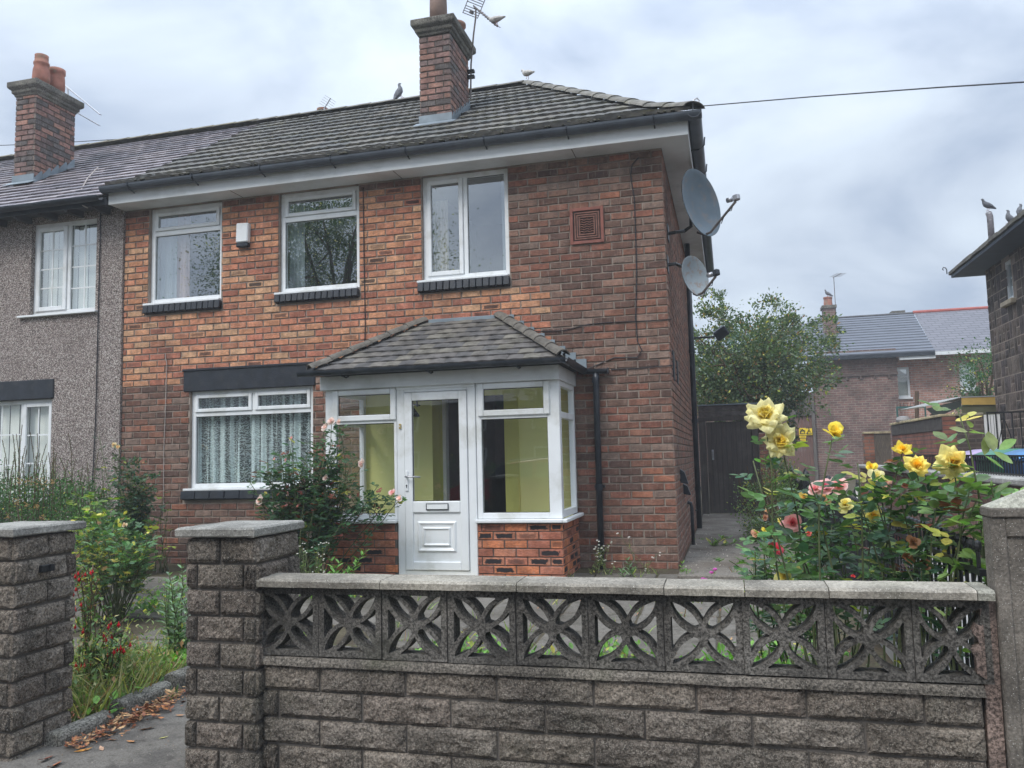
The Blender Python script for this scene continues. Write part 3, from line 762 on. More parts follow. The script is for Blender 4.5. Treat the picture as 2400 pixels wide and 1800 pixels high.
def tile_proto(key, seed):
    r = random.Random(seed); v = []; f = []
    for zz, yy2 in ((0, 0), (0, 1)):
        pass
    # top surface: two rolls, front edge y=0, back y=1; local z is height
    prof = []
    for i in range(NX+1):
        x = -.5+i/NX; h = .012+.006*max(0, math.cos((x*2+.5)*2*PI))**2
        prof.append((x, h))
    for y, dz in ((0, 0), (1, 0)):
        for x, h in prof: v.append((x, y, h+(r.uniform(-.002, .002) if y == 0 else 0)))
    for x, h in prof: v.append((x, 0.012, h-.034))
    n = NX+1
    for i in range(NX): f += [(i, i+1, n+i+1, n+i), (2*n+i, 2*n+i+1, i+1, i)]
    f += [(0, n, 2*n), (NX, 2*n+NX, n+NX)]
    proto(key, v, f)
for i in range(3): tile_proto('tile%d' % i, i)
tiles = []; rows = 14; G = (YR-YE)/rows; TW = .30
chim_x0, chim_x1, chim_y0, chim_y1 = -3.27, -2.82, 1.2, 2.03
for r in range(rows):
    d0 = r*G; d1 = d0+G; za, zb = roofz(d0), roofz(d1+.03)
    ln = math.hypot(G+.03, zb-za); ang = math.atan2(zb-za, G+.03)
    xl = -6.99+(.0 if r % 2 else .06); x = xl
    while x < hip_x(d0+G*.5):
        xx1 = min(x+TW, hip_x(d0+G*.3)+.02)
        xc = (x+xx1)/2; w = xx1-x; x += TW
        if w < .05: continue
        if chim_x0-.02 < xc < chim_x1+.02 and chim_y0 < YE+d0+G*.5 < chim_y1: continue
        R = Matrix.Rotation(ang-.085, 3, 'X')
        c = jit(rnd.choice([(.115, .11, .10), (.105, .10, .093), (.13, .12, .105), (.095, .095, .09)]), .12)
        tiles.append(('tile%d' % rnd.randrange(3), TRS((xc, YE+d0-.01, za+.014+rnd.uniform(-.003, .003)), R, (w*1.0, ln, 1)), (*c, 0)))
emit(tiles, 'roof_tile', roof, M_tile, limit=290, stuff='roof_tile_courses')
# moss cushions sitting in the laps (nobody could count them)
mo = MB()
for i in range(520):
    r_ = rnd.randrange(rows); d0 = r_*G; x = rnd.uniform(-6.6, hip_x(d0)-.05)
    if chim_x0-.1 < x < chim_x1+.1 and chim_y0-.2 < YE+d0 < chim_y1+.2: continue
    s = rnd.uniform(.01, .026); p = Vector((x, YE+d0-.012, roofz(d0)+.004))
    mo.lathe([(s*.9, -s*.4), (s, 0), (s*.7, s*.5), (s*.2, s*.75)], p, 6, Matrix.Rotation(rnd.uniform(0, 3), 3, 'Z') @ Matrix.Diagonal((rnd.uniform(1, 2), 1, 1)), col=(*jit((.055, .05, .03), .3), 0))
o = mo.build('roof_moss', M_litter, roof, smooth=True, kind='stuff')
# hip and ridge tiles
def ridge_tile(p0, p1, r, parent, mat, name, col, flat=.6):
    p0, p1 = Vector(p0), Vector(p1); t = (p1-p0).normalized(); s = t.cross(Vector((0, 0, 1))).normalized(); n = s.cross(t)
    m = MB(); V = []; q = 9
    for P_, rr in ((p0, r*1.06), (p1, r)):
        for wl_ in (0, .014):
            for k in range(q):
                a = PI*(.08+.84*k/(q-1)); V.append(P_+s*((rr-wl_)*math.cos(a))+n*((rr-wl_)*math.sin(a)*flat))
    f = []
    for k in range(q-1): f += [(k, k+1, 2*q+k+1, 2*q+k), (q+k+1, q+k, 3*q+k, 3*q+k+1), (k+1, k, q+k, q+k+1), (2*q+k, 2*q+k+1, 3*q+k+1, 3*q+k)]
    f += [(0, 2*q, 3*q, q), (q-1, 2*q-1, 4*q-1, 3*q-1)]
    m.add(V, f); o = m.build(name, mat, parent); o.color = (*col, 0); return o
hp = [(hip_x(d), YE+d, roofz(d)) for d in [(YR-YE)*i/11 for i in range(12)]]
for i in range(11):
    a, b = Vector(hp[i]), Vector(hp[i+1]); ridge_tile(a+Vector((0, 0, -.005)), b+(b-a)*.08+Vector((0, 0, -.015)), .13, roof, M_tile, 'hip_tile', jit((.15, .14, .12), .15))
for i in range(11):
    xa = XA-.05-i*.44
    ridge_tile((xa, YR, ZR-.02), (xa-.46, YR, ZR-.025), .13, roof, M_tile, 'ridge_tile', jit((.15, .14, .12), .15))
mm = MB()
for i in range(240):   # mortar bedding under the hip tiles, squeezed out unevenly
    t = rnd.uniform(0, 10.9); k = int(t); p = Vector(hp[k]).lerp(Vector(hp[k+1]), t-k)+Vector((-.12+rnd.uniform(-.03, .03), -.02, -.03+rnd.uniform(-.01, .01)))
    s = rnd.uniform(.015, .035); mm.lathe([(s*.8, -s*.5), (s, 0), (s*.5, s*.5)], p, 5)
mm.build('hip_mortar', M_mortar2, roof, kind='stuff')
# ---- chimney of the house
def chimney(parent, x0, x1, y0, y1, zb, zt, capz, C=.0825, cols=None, nb=60, over=.09, name='chimney', flash=None, limit=26):
    core = MB(); core.box(x0+.012, x1-.012, y0+.012, y1-.012, zb, zt)
    ch = core.build(name, M_mortar2, parent)
    out = []; cf = lambda a, z, w: (*jit(rnd.choice(cols), .18), 0)
    brick_rows(out, (0, y0, 0), (1, 0, 0), (0, 1, 0), x0, x1, zb, zt, cf, zref=zb, phase=x0/.2335, L=.225)
    brick_rows(out, (x1, 0, 0), (0, 1, 0), (-1, 0, 0), y0, y1, zb, zt, cf, zref=zb, phase=y0/.2335+.5)
    brick_rows(out, (x0, 0, 0), (0, -1, 0), (1, 0, 0), -y1, -y0, zb, zt, cf, zref=zb)
    emit(out, 'brick', ch, M_brick, limit=limit, stuff='brick_courses')
    # oversailing courses: cavetto, band, cavetto, slab
    prof = [(0, zt-.005), (.012, zt), (.02, zt+.028), (.045, zt+.05), (.045, zt+.095), (.06, zt+.10), (.085, zt+.125), (over, zt+.14), (over, capz), (over-.015, capz+.005)]
    m = MB(); V = []
    for o_, z in prof: V += [(x0-o_, y0-o_, z), (x1+o_, y0-o_, z), (x1+o_, y1+o_, z), (x0-o_, y1+o_, z)]
    n = len(prof); f = [(4*i+k, 4*i+(k+1) % 4, 4*i+4+(k+1) % 4, 4*i+4+k) for i in range(n-1) for k in range(4)]
    cx, cy = (x0+x1)/2, (y0+y1)/2
    V += [(x0+.1, y0+.12, capz+.05), (x1-.1, y0+.12, capz+.05), (x1-.1, y1-.12, capz+.05), (x0+.1, y1-.12, capz+.05)]
    b = 4*(n-1); f += [(b+k, b+(k+1) % 4, b+4+(k+1) % 4, b+4+k) for k in range(4)]+[(b+4, b+5, b+6, b+7)]
    m.add(V, f).build('chimney_cap', M_stonecap, ch, bevel=.006)
    return ch
CH = [(.24, .14, .12), (.28, .155, .125), (.20, .13, .115), (.17, .12, .11), (.31, .17, .13), (.12, .105, .10)]
ch1 = chimney(house, -3.27, -2.825, 1.2, 2.03, 5.75, 7.25, 7.46, cols=CH)
def pot(parent, c, prof, mat, name='chimney_pot'): return MB().lathe(prof, c, 20).build(name, mat, parent, smooth=True)
pot(ch1, (-3.06, 1.42, 7.50), [(.125, 0), (.12, .3), (.115, .42), (.13, .43), (.13, .48), (.10, .48), (.09, .2), (.09, 0)], plain('buff_pot', (.22, .15, .12), .8, .2, 8))
pot(ch1, (-2.93, 1.80, 7.50), [(.12, 0), (.118, .13), (.14, .15), (.14, .19), (.11, .19), (.1, 0)], M_terra)
# stepped lead at the foot of the stack
def lead_flash(parent, x0, x1, y0, y1, zf, step=7):
    m = MB(); z0 = zf(y0); m.box(x0-.012, x1+.012, y0-.014, y0-.002, z0-.02, z0+.12)
    m.poly([(x0-.05, y0-.012, z0+.012), (x1+.08, y0-.012, z0+.012), (x1+.08, y0-.15, zf(y0-.15)+.025), (x0-.05, y0-.15, zf(y0-.15)+.025)], .006, (0, 0, 1))
    m.build('lead_apron', M_lead, parent)
    n = step; w = (y1-y0)/n
    for i in range(n):
        a = y0+i*w; za = zf(a)-.02
        MB().poly([(x1+.004, a, za), (x1+.004, a+w*.98, zf(a+w)-.02), (x1+.004, a+w*.98, zf(a+w)+.10), (x1+.004, a+w*.8, zf(a+w)+.10), (x1+.004, a, zf(a)+.05)], .006, (1, 0, 0)).build('lead_step', M_lead, parent)
lead_flash(ch1, -3.27, -2.825, 1.2, 2.03, lambda y: roofz(y-YE))
# ---------------------------------------------------------------- neighbour's pebble-dashed house
nb = thing('pebbledash_house', 'pebbledashed house with white georgian bar windows joined to the left of the brick house', 'house', (-10, 3.5, .28))
N1 = (-8.41, -7.36, 3.545, 4.80); N2 = (-9.96, -8.005, 1.10, 2.42)
m = MB(); pierced(m, 'x', -16, -6.947, .1, 4.9, [N1, N2], -.03, .24); nwall = m.build('front_wall', M_dash, nb)
MB().box(-16, -6.98, 6.6, 7.0, .1, 4.9).build('rear_wall', M_dash, nb)
MB().box(-10.2, -7.975, -.05, .1, 2.42, 2.675).build('lintel', M_black, nb, bevel=.006)
x0, x1, z0, z1 = N1; xm = -7.85
window(nb, x0, x1, z0, z1, .03, [(x0+.04, xm-.02, z0+.05, z1-.05, .06, 2, 4), (xm+.03, x1-.05, z0+.05, z1-.05, 0, 2, 4)], bars=[(xm-.02, xm+.03, z0+.055, z1-.055)])
MB().box(x0-.16, x1+.05, -.085, .04, z0-.03, z0-.002).build('window_sill', M_pvc, nb, bevel=.004)
room(nb, x0, x1, z0, z1, .26, 2, M_room2)
m = MB()
for i in range(13): m.box(x0+.06+i*.082, x0+.06+i*.082+.074, .12+.008*(i % 2), .122+.008*(i % 2), z0+.02, z1-.06)
m.build('vertical_blind', M_blind, nb)
x0, x1, z0, z1 = N2; xm = -8.54
window(nb, x0, x1, z0, z1, .03, [(x0+.04, xm-.02, z0+.05, z1-.05, .0, 4, 3), (xm+.03, x1-.04, z0+.05, z1-.05, .05, 2, 3)], bars=[(xm-.02, xm+.03, z0+.055, z1-.055)], glass=M_glass)
m = MB()
for i in range(23): m.box(x0+.06+i*.082, x0+.06+i*.082+.074, .12+.008*(i % 2), .122+.008*(i % 2), z0+.02, z1-.02)
m.build('vertical_blind', M_blind, nb)
room(nb, x0, x1, z0, z1, .26, 2, M_room2)
MB().box(x0-.1, x1+.03, -.085, .04, z0-.03, z0-.002).build('window_sill', M_pvc, nb, bevel=.004)
# roof
def nroofz(y): return 4.955+(y+.35)*(7.42-4.955)/(3.41+.35)
m = MB(); m.add([(-16, -.33, nroofz(-.33)-.02), (-6.99, -.33, nroofz(-.33)-.02), (-6.99, 3.41, nroofz(3.41)-.02), (-16, 3.41, nroofz(3.41)-.02), (-16, 7.2, 4.9), (-6.99, 7.2, 4.9)], [(0, 1, 2, 3), (3, 2, 5, 4)])
nroof = m.build('roof', M_slate, nb); nroof.color = (.06, .055, .065, 0)
def slate_proto():
    r = random.Random(9)
    for i in range(4):
        a, b = r.uniform(-.012, .012), r.uniform(-.012, .012)
        v = [(-.5, a, 0), (-.1, (a+b)/2+r.uniform(-.01, .01), .001), (.5, b, 0), (.5, 1, 0), (-.5, 1, 0)]
        v += [(x, y, z-.009) for x, y, z in v]
        v = [(x, y, z*1.7) for x, y, z in v]; proto('slate%d' % i, v, [(0, 1, 2, 3, 4), (9, 8, 7, 6, 5), (0, 5, 6, 1), (1, 6, 7, 2), (2, 7, 8, 3), (4, 9, 5, 0), (3, 8, 9, 4)])
slate_proto()
sl = []; rows = 21; G = 3.76/rows; ang = math.atan2(7.42-4.955, 3.76)
for r in range(rows+0):
    y = -.37+r*G; off = (.5 if r % 2 else 0)*.26
    x = -13.2-off
    while x < -7.0:
        x1 = min(x+.257, -6.97+.02*(r % 2)); c = jit(rnd.choice([(.20, .18, .20), (.24, .215, .23), (.17, .16, .18), (.27, .24, .25)]), .12)
        if x1-x > .05 and not (-9.84 < (x+x1)/2 < -9.42 and .95 < y+.1 < 1.75):
            R = Matrix.Rotation(ang-.10, 3, 'X'); sl.append(('slate%d' % rnd.randrange(4), TRS(((x+x1)/2, y, nroofz(y)+.018+rnd.uniform(-.002, .003)), R, (x1-x-.004, G*1.12/math.cos(ang), 1)), (*c, 0)))
        x += .26
emit(sl, 'roof_slate', nroof, M_slate, limit=280, stuff='roof_slate_courses')
for i in range(14):
    xa = -7.1-i*.44; ridge_tile((xa, 3.41, 7.425), (xa-.46, 3.41, 7.42), .12, nroof, M_tile, 'ridge_tile', jit((.17, .155, .11), .15))
half_gutter([(-6.99, -.40, 4.925), (-16, -.40, 4.925)], .06, M_blackpl, nb)
MB().box(-16, -6.96, -.33, -.31, 4.83, 4.93).build('fascia', M_black, nb)
m = MB()
for i in range(20): m.box(-7.2-i*.42, -7.15-i*.42, -.309, -.031, 4.80, 4.88)
m.build('rafter_end', plain('dark_timber', (.05, .045, .045), .8), nb, kind='stuff')
MB().box(-16, -6.96, -.309, -.0305, 4.885, 4.90).build('soffit_board', plain('dark_soffit', (.06, .055, .055), .8), nb)
ch2 = chimney(nb, -9.82, -9.44, .975, 1.76, 5.6, 7.22, 7.43, cols=CH, limit=20, name='chimney')
lead_flash(ch2, -9.82, -9.44, .975, 1.76, lambda y: nroofz(y)+.02, 5)
pr1 = [(.115, 0), (.128, .12), (.12, .25), (.10, .33), (.115, .35), (.115, .38), (.098, .39), (.10, .42), (.093, .43), (.10, .45), (.095, .47), (.10, .50), (.075, .5), (.07, .1), (.07, 0)]
pr2 = [(.115, 0), (.128, .12), (.122, .26), (.112, .32), (.13, .34), (.13, .41), (.10, .41), (.09, .1), (.09, 0)]
pot(ch2, (-9.60, 1.22, 7.47), pr1, M_terra); pot(ch2, (-9.60, 1.52, 7.47), pr2, M_terra)
tag(MB().tube([(-7.29, -.045, 4.84), (-7.295, -.045, 3.6), (-7.30, -.045, 2.2), (-7.33, -.05, 1.0), (-7.36, -.06, .4)], .007, 6).build('drop_cable', M_cable), 'thin black cable running straight down the pebbledashed wall beside its upstairs window', 'cable')
tag(MB().tube([at(230, 392, .9), at(205, 418, .6), at(193, 440, .2), at(182, 462, -.1), at(186, 478, -.3), at(205, 487, -.36)], .008, 6).build('roof_cable', M_cablew), 'pale looping cable hanging down the slate roof below the left chimney', 'cable')

# ---------------------------------------------------------------- the porch
porch = thing('porch', 'white plastic glazed front porch with dwarf brick walls and a small hipped tiled roof', 'porch', (-2.33, -.45, .3))
PF = -.888
pc = [(.42, .16, .10), (.46, .19, .115), (.38, .14, .09), (.48, .17, .08)]
def pcol(x, z, w):
    a = rnd.random(); c = jit(rnd.choice(pc), .1)
    if a < .28: return (*c, 1.)
    if a < .42: return (*c, .5)
    return (*c, 0)
for (a, b) in ((-3.60, -2.775), (-1.915, -1.045)):
    base = MB().box(a+.008, b-.008, PF-.012, PF+.09, .2, .843).build('dwarf_wall', M_mortar2, porch)
    bl = []; brick_rows(bl, (0, PF-.022, 0), (1, 0, 0), (0, 1, 0), a, b, .29, .843, pcol, zref=.345, joint=.009, C=.0835)
    emit(bl, 'brick', base, M_brick_smooth, limit=60)
for xx, inw, x_ in ((-1.045, (-1, 0, 0), (0, 1, 0)), (-3.60, (1, 0, 0), (0, -1, 0))):
    base = MB().box(min(xx, xx+inw[0]*.09)+(.01 if inw[0] > 0 else 0), max(xx, xx+inw[0]*.09)-(.01 if inw[0] < 0 else 0), PF+.091, -.002, .2, .843).build('dwarf_wall', M_mortar2, porch)
    bl = []; brick_rows(bl, (xx, 0, 0), x_, inw, (PF-.02 if x_[1] > 0 else 0), (0 if x_[1] > 0 else -PF+.02), .29, .843, pcol, zref=.345, joint=.009, C=.0835, phase=.5)
    emit(bl, 'brick', base, M_brick_smooth, limit=40)
MB().box(-2.775, -1.915, PF-.12, PF+.1, .2, .325).build('doorstep', plain('sandstone_step', (.42, .36, .25), .85, .2, 6, .3, 60), porch, bevel=.01)
# frames: left light, door, right light, side
def side_frame(xc, parent):
    m = MB(); y0, y1 = PF+.062, -.03; z0, z1 = .886, 2.262
    m.box(xc-.06, xc, y0, y0+.06, z0, z1); m.box(xc-.06, xc, y1-.06, y1, z0, z1); m.box(xc-.06, xc, y0+.06, y1-.06, z0, z0+.07); m.box(xc-.06, xc, y0+.06, y1-.06, z1-.06, z1); m.box(xc-.06, xc, y0+.06, y1-.06, 1.88, 1.945)
    w = m.build('side_window', M_pvc, parent, bevel=.005)
    MB().box(xc-.035, xc-.029, y0+.055, y1-.055, z0+.06, 1.885).build('pane', M_glass, w); MB().box(xc-.035, xc-.029, y0+.055, y1-.055, 1.94, z1-.055).build('pane', M_glass, w)
side_frame(-1.05, porch); side_frame(-3.585+.06, porch)
for (a, b) in ((-3.60, -2.778), (-1.912, -1.045)):
    right = a > -2
    fx0, fx1 = (a, b-.0) if not right else (a, b)
    z0, z1 = .886, 2.262
    il, ir = (a+.125, b-.035) if not right else (a+.055, b-.125)
    m = MB(); m.box(a, il, PF, PF+.06, z0, z1); m.box(ir, b, PF, PF+.06, z0, z1)
    for q in ((z0, z0+.06), (1.885, 1.93), (z1-.02, z1)): m.box(il, ir, PF, PF+.06, *q)
    w = m.build('window', M_pvc, porch, bevel=.005)
    s = MB(); ring(s, il-.03, ir+.03, 1.915, z1-.008, PF-.022, PF+.02, .062); s.build('sash', M_pvc, w, bevel=.008)
    MB().box(il+.02, ir-.02, PF+.008, PF+.014, 1.96, z1-.06).build('pane', M_glass, w)
    s = MB(); ring(s, il+.031, ir-.031, 1.976, z1-.069, PF+.001, PF+.006, .007); s.build('seal', M_seal, w)
    MB().box(il-.01, ir+.01, PF+.025, PF+.031, z0+.05, 1.89).build('pane', M_glass, w)
    s = MB(); ring(s, il-.001, ir+.001, z0+.059, 1.886, PF+.019, PF+.0245, .007); s.build('seal', M_seal, w)
    MB().box(a-.01, b+(.02 if right else 0), PF-.075, PF+.05, .850, .884).build('window_sill', M_pvc, porch, bevel=.006)
MB().box(-1.0449, -.985, PF-.075, -.004, .850, .884).build('window_sill', M_pvc, porch, bevel=.006)
dfx0, dfx1 = -2.772, -1.916
m = MB(); m.box(dfx0, dfx0+.085, PF-.012, PF+.06, .325, 2.262); m.box(dfx1-.085, dfx1, PF-.012, PF+.06, .325, 2.262); m.box(dfx0+.085, dfx1-.085, PF-.012, PF+.06, 2.195, 2.262); m.box(dfx0+.085, dfx1-.085, PF-.012, PF+.06, .325, .372)
dframe = m.build('door_frame', M_pvc, porch, bevel=.006)
MB().box(dfx0-.0, dfx1+.0, PF-.024, PF-.0125, 2.225, 2.262).build('head_trim', M_pvc, porch, bevel=.004)
dx0, dx1, dz0, dz1 = dfx0+.088, dfx1-.088, .376, 2.19
m = MB(); w = .085
m.box(dx0, dx0+w, PF-.03, PF+.03, dz0, dz1); m.box(dx1-w, dx1, PF-.03, PF+.03, dz0, dz1); m.box(dx0+w, dx1-w, PF-.03, PF+.03, dz1-w, dz1); m.box(dx0+w, dx1-w, PF-.03, PF+.03, dz0, dz0+w); m.box(dx0+w, dx1-w, PF-.03, PF+.03, .955, 1.07)
door = m.build('door', M_pvc, porch, bevel=.008, seg=2)
MB().box(dx0+w-.01, dx1-w+.01, PF-.006, PF+.0, 1.06, dz1-w+.01).build('pane', M_glass, door)
s = MB(); ring(s, dx0+w-.001, dx1-w+.001, 1.069, dz1-w+.001, PF-.014, PF-.008, .007); s.build('seal', M_seal, door)
MB().box(dx0+w, dx1-w, PF-.012, PF+.012, dz0+w, .955).build('lower_panel', M_pvc, door)
pm_ = MB()
def mould(mb, a, b, c, d, y0, h, w_):   # sloped picture-frame moulding
    o = [(a, c), (b, c), (b, d), (a, d)]; i_ = [(a+w_, c+w_), (b-w_, c+w_), (b-w_, d-w_), (a+w_, d-w_)]
    V = [(x, y0, z) for x, z in o]+[(x+(w_*.4 if k in (0, 3) else -w_*.4), y0-h, z+(w_*.4 if k < 2 else -w_*.4)) for k, (x, z) in enumerate(o)]+[(x, y0-h*.2, z) for x, z in i_]
    mb.add(V, [(k, (k+1) % 4, 4+(k+1) % 4, 4+k) for k in range(4)]+[(4+k, 4+(k+1) % 4, 8+(k+1) % 4, 8+k) for k in range(4)]+[(8, 9, 10, 11)])
mould(pm_, -2.556, -2.135, .555, .868, PF-.013, .018, .045); mould(pm_, -2.495, -2.196, .616, .807, PF-.017, .018, .03)
pm_.build('panel_moulding', M_pvc, door, bevel=.002)
m = MB(); ring(m, -2.452, -2.212, .983, 1.048, PF-.042, PF-.031, .006); m.build('letterbox_surround', M_blackpl, door)
MB().box(-2.445, -2.219, PF-.040, PF-.032, .990, 1.041).build('letterbox_flap', M_pvc, door, bevel=.002)
m = MB(); m.box(-2.675, -2.645, PF-.042, PF-.031, 1.175, 1.385); m.build('handle_plate', M_pvc, door, bevel=.004)
m = MB(); m.tube([(-2.66, PF-.04, 1.325), (-2.66, PF-.075, 1.325), (-2.62, PF-.08, 1.325), (-2.50, PF-.07, 1.318)], .009, 8); m.build('door_handle', M_alu, door, smooth=True)
m = MB(); m.lathe([(.008, -.003), (.008, .003)], (-2.66, PF-.043, 1.235), 10, Matrix.Rotation(PI/2, 3, 'X')); m.box(-2.663, -2.657, PF-.046, PF-.0425, 1.21, 1.235); m.build('keyhole', M_blackpl, door)
m = MB(); m.box(-2.746, -2.722, PF-.028, PF-.0125, 1.82, 1.872); bell = m.build('doorbell', M_brass, porch, bevel=.003)
MB().lathe([(.006, -.003), (.006, .004)], (-2.734, PF-.029, 1.846), 10, Matrix.Rotation(PI/2, 3, 'X')).build('bell_push', M_pvc, bell)
# fascia and soffit of porch
MB().box(-3.63, -1.075, -.945, -.925, 2.255, 2.40).build('fascia', M_pvc_dull, porch, bevel=.003)
MB().box(-1.0749, -1.028, -.952, -.90, 2.253, 2.40).build('fascia_corner', M_pvc_dull, porch, bevel=.003)
MB().box(-1.05, -1.03, -.8995, -.004, 2.255, 2.40).build('fascia', M_pvc_dull, porch, bevel=.003)
MB().box(-3.645, -3.625, -.924, -.004, 2.255, 2.40).build('fascia', M_pvc_dull, porch, bevel=.003)
MB().box(-3.6, -1.05, -.924, .0, 2.263, 2.275).build('ceiling', M_pvc_dull, porch)
# porch roof
E0, E1, T0, T1 = -3.68, -.955, -2.80, -1.88
ey, ez, ty, tz = -1.075, 2.445, -.004, 3.075
m = MB(); m.add([(E0, ey, ez-.02), (E1, ey, ez-.02), (T1, ty, tz-.02), (T0, ty, tz-.02), (E0, 0, ez-.02), (E1, 0, ez-.02)], [(0, 1, 2, 3), (0, 3, 4), (1, 5, 2), (0, 4, 5, 1)])
proof = m.build('porch_roof', M_porchtile, porch); proof.color = (.08, .075, .07, 0)
for i in range(3):
    r = random.Random(40+i); v = [(-.5, 0, .0), (.0, -.01, .006), (.5, 0, 0), (.5, 1, 0), (0, 1, .006), (-.5, 1, 0)]; v += [(x, y, z-.014) for x, y, z in v]
    proto('ptile%d' % i, v, [(0, 1, 4, 5), (1, 2, 3, 4), (0, 6, 7, 1), (1, 7, 8, 2), (5, 11, 6, 0), (2, 8, 9, 3)])
pt = []; rows = 9; ang = math.atan2(tz-ez, ty-ey); Gp = (ty-ey)/rows
for r in range(rows):
    t = r/rows; tm = (r+.5)/rows; xa = E0+(T0-E0)*tm-.01; xb = E1+(T1-E1)*tm+.01; y = ey+r*Gp; z = ez+(tz-ez)*t
    x = -4+(.5 if r % 2 else 0)*.165
    while x < xb:
        a, b = max(x, xa), min(x+.163, xb); x += .165
        if b-a < .03: continue
        c = jit(rnd.choice([(.125, .113, .10), (.105, .096, .09), (.14, .128, .108), (.095, .09, .088)]), .10)
        pt.append(('ptile%d' % rnd.randrange(3), TRS(((a+b)/2, y-.005, z+.020+rnd.uniform(-.002, .002)), Matrix.Rotation(ang-.10, 3, 'X'), (b-a, Gp*1.12/math.cos(ang), 1)), (*c, 0)))
emit(pt, 'roof_tile', proof, M_porchtile, limit=200)
sideL = []
for (ex, tx, sgn) in ((E1, T1, 1), (E0, T0, -1)):   # side slopes, narrow
    for r in range(rows):
        t = r/rows; xx = ex+(tx-ex)*t; z = ez+(tz-ez)*t; yl = ey+(ty-ey)*(r+.5)/rows; an = math.atan2(tz-ez, abs(tx-ex))
        y = yl
        while y < -.02:
            b = min(y+.163, -.004); R = Matrix.Rotation(sgn*PI/2, 3, 'Z') @ Matrix.Rotation(an-.05, 3, 'X')
            sideL.append(('ptile0', TRS((xx, (y+b)/2, z+.012), R, (b-y, abs(tx-ex)/rows*1.25/math.cos(an), 1)), (*jit((.15, .14, .13), .15), 0))); y += .165
emit(sideL, 'roof_tile', proof, M_porchtile, limit=60, stuff='roof_tile_courses')
for (ex, tx) in ((E0, T0), (E1, T1)):
    n = 6
    for i in range(n):
        a = Vector((ex, ey, ez)).lerp(Vector((tx, ty, tz)), i/n); b = Vector((ex, ey, ez)).lerp(Vector((tx, ty, tz)), (i+1.12)/n)
        ridge_tile(a+Vector((0, 0, .015)), b+Vector((0, 0, .005)), .075, proof, M_porchtile, 'hip_tile', jit((.125, .112, .095), .12), .9)
MB().box(T0+.06, T1-.05, -.03, -.001, tz-.03, tz+.035).build('lead_flashing', M_lead, proof, bevel=.006)
n = 8
for i in range(n):
    t = i/n; xx = T1+(E1-T1)*t; z = tz+(ez-tz)*t
    MB().box(xx+.02, xx+(E1-T1)/n+.05, -.012, -.0005, z-.10, z+.03).build('lead_step', M_lead, proof)
half_gutter([(-3.78, -1.13, 2.44), (-.915, -1.13, 2.44)], .05, M_blackpl, porch)
half_gutter([(-.93, -1.18, 2.438), (-.93, -.05, 2.432)], .05, M_blackpl, porch)
half_gutter([(-.98, -.07, 2.43), (-.66, -.07, 2.425)], .052, M_blackpl, porch)
MB().box(-.665, -.655, -.12, -.02, 2.375, 2.435).build('gutter_end', M_blackpl, porch)
for x in (-3.30, -2.35, -1.42): MB().tube([(x, -.946, 2.39), (x, -1.0, 2.375), (x, -1.08, 2.385), (x, -1.13, 2.385)], .009, 6).build('gutter_bracket', M_blackpl, porch)
dp = MB(); dp.tube([(-.795, -.07, 2.40), (-.795, -.07, 2.30), (-.80, -.065, 2.2), (-.805, -.06, .3)], .034, 14); 
dpo = tag(dp.build('downpipe', M_blackpl, smooth=True), 'black plastic downpipe on the brick wall to the right of the porch', 'downpipe')
for z in (2.31, 1.16): MB().tube([(-.803, -.063, z-.03), (-.803, -.063, z+.03)], .041, 14).build('pipe_socket', M_blackpl, dpo)
MB().box(-.86, -.745, -.02, .0, 1.15, 1.175).build('pipe_clip', M_blackpl, dpo)
# interior: lime walls, hall doorway, brick showing at the left, lantern
inn = thing('porch_interior', 'lime green inner wall of the porch with a dark open hall doorway', 'inner wall', (-2.3, -.01, .3)); inn['kind'] = 'structure'
m = MB(); m.box(-3.56, -2.715, -.006, -.001, .33, 2.262); m.box(-1.69, -1.105, -.006, -.001, .33, 2.262); m.box(-2.715, -1.69, -.006, -.001, 2.2, 2.262)
m.build('plaster_wall', M_lime, inn)
m = MB(); m.box(-2.723, -2.715, .0, .24, .33, 2.2); m.box(-2.715, -2.665, .235, .245, .33, 2.2); m.build('doorway_return', M_lime_dk, inn)
m = MB(); m.box(-1.855, -1.6901, -.020, -.0065, .33, 2.2); m.build('doorway_return', M_lime_dk, inn)  # flat strip on the wall front, shade of a return put in its colour
m = MB(); m.box(-2.665, -2.625, .20, .30, .33, 2.2); m.build('door_post', M_pvc, inn)
hv = [(-2.72, .25, .3), (-1.7, .25, .3), (-1.7, 2.6, .3), (-2.72, 2.6, .3)]; hv += [(x, y, 2.4) for x, y, z in hv]
MB().add(hv, [(0, 1, 2, 3), (4, 5, 6, 7), (1, 2, 6, 5), (2, 3, 7, 6), (3, 0, 4, 7)]).build('hall', M_room, inn)
MB().box(-3.59, -1.05, -.86, -.002, .30, .333).build('porch_floor', plain('floor_tile', (.42, .36, .28), .6), inn)
lan = thing('wall_lantern', 'black wrought iron wall lantern hanging inside the porch at its upper left light', 'lantern', (-2.92, -.25, 2.0))
m = MB(); m.tube([(-2.86, -.02, 2.12), (-2.86, -.25, 2.12), (-2.86, -.30, 2.15)], .01, 6); m.tube([(-2.90, -.25, 2.16), (-2.90, -.25, 2.10)], .016, 8); m.tube([(-2.82, -.2, 2.09), (-2.82, -.2, 2.19)], .012, 6); m.build('bracket', M_iron, lan)
MB().lathe([(.02, .12), (.035, .10), (.11, .0), (.112, -.01), (.10, -.012)], (-2.88, -.25, 1.99), 6).build('lamp_shade', M_iron, lan)
MB().lathe([(.09, 0), (.05, -.16)], (-2.88, -.25, 1.98), 6).build('lamp_glass', M_glass, lan)

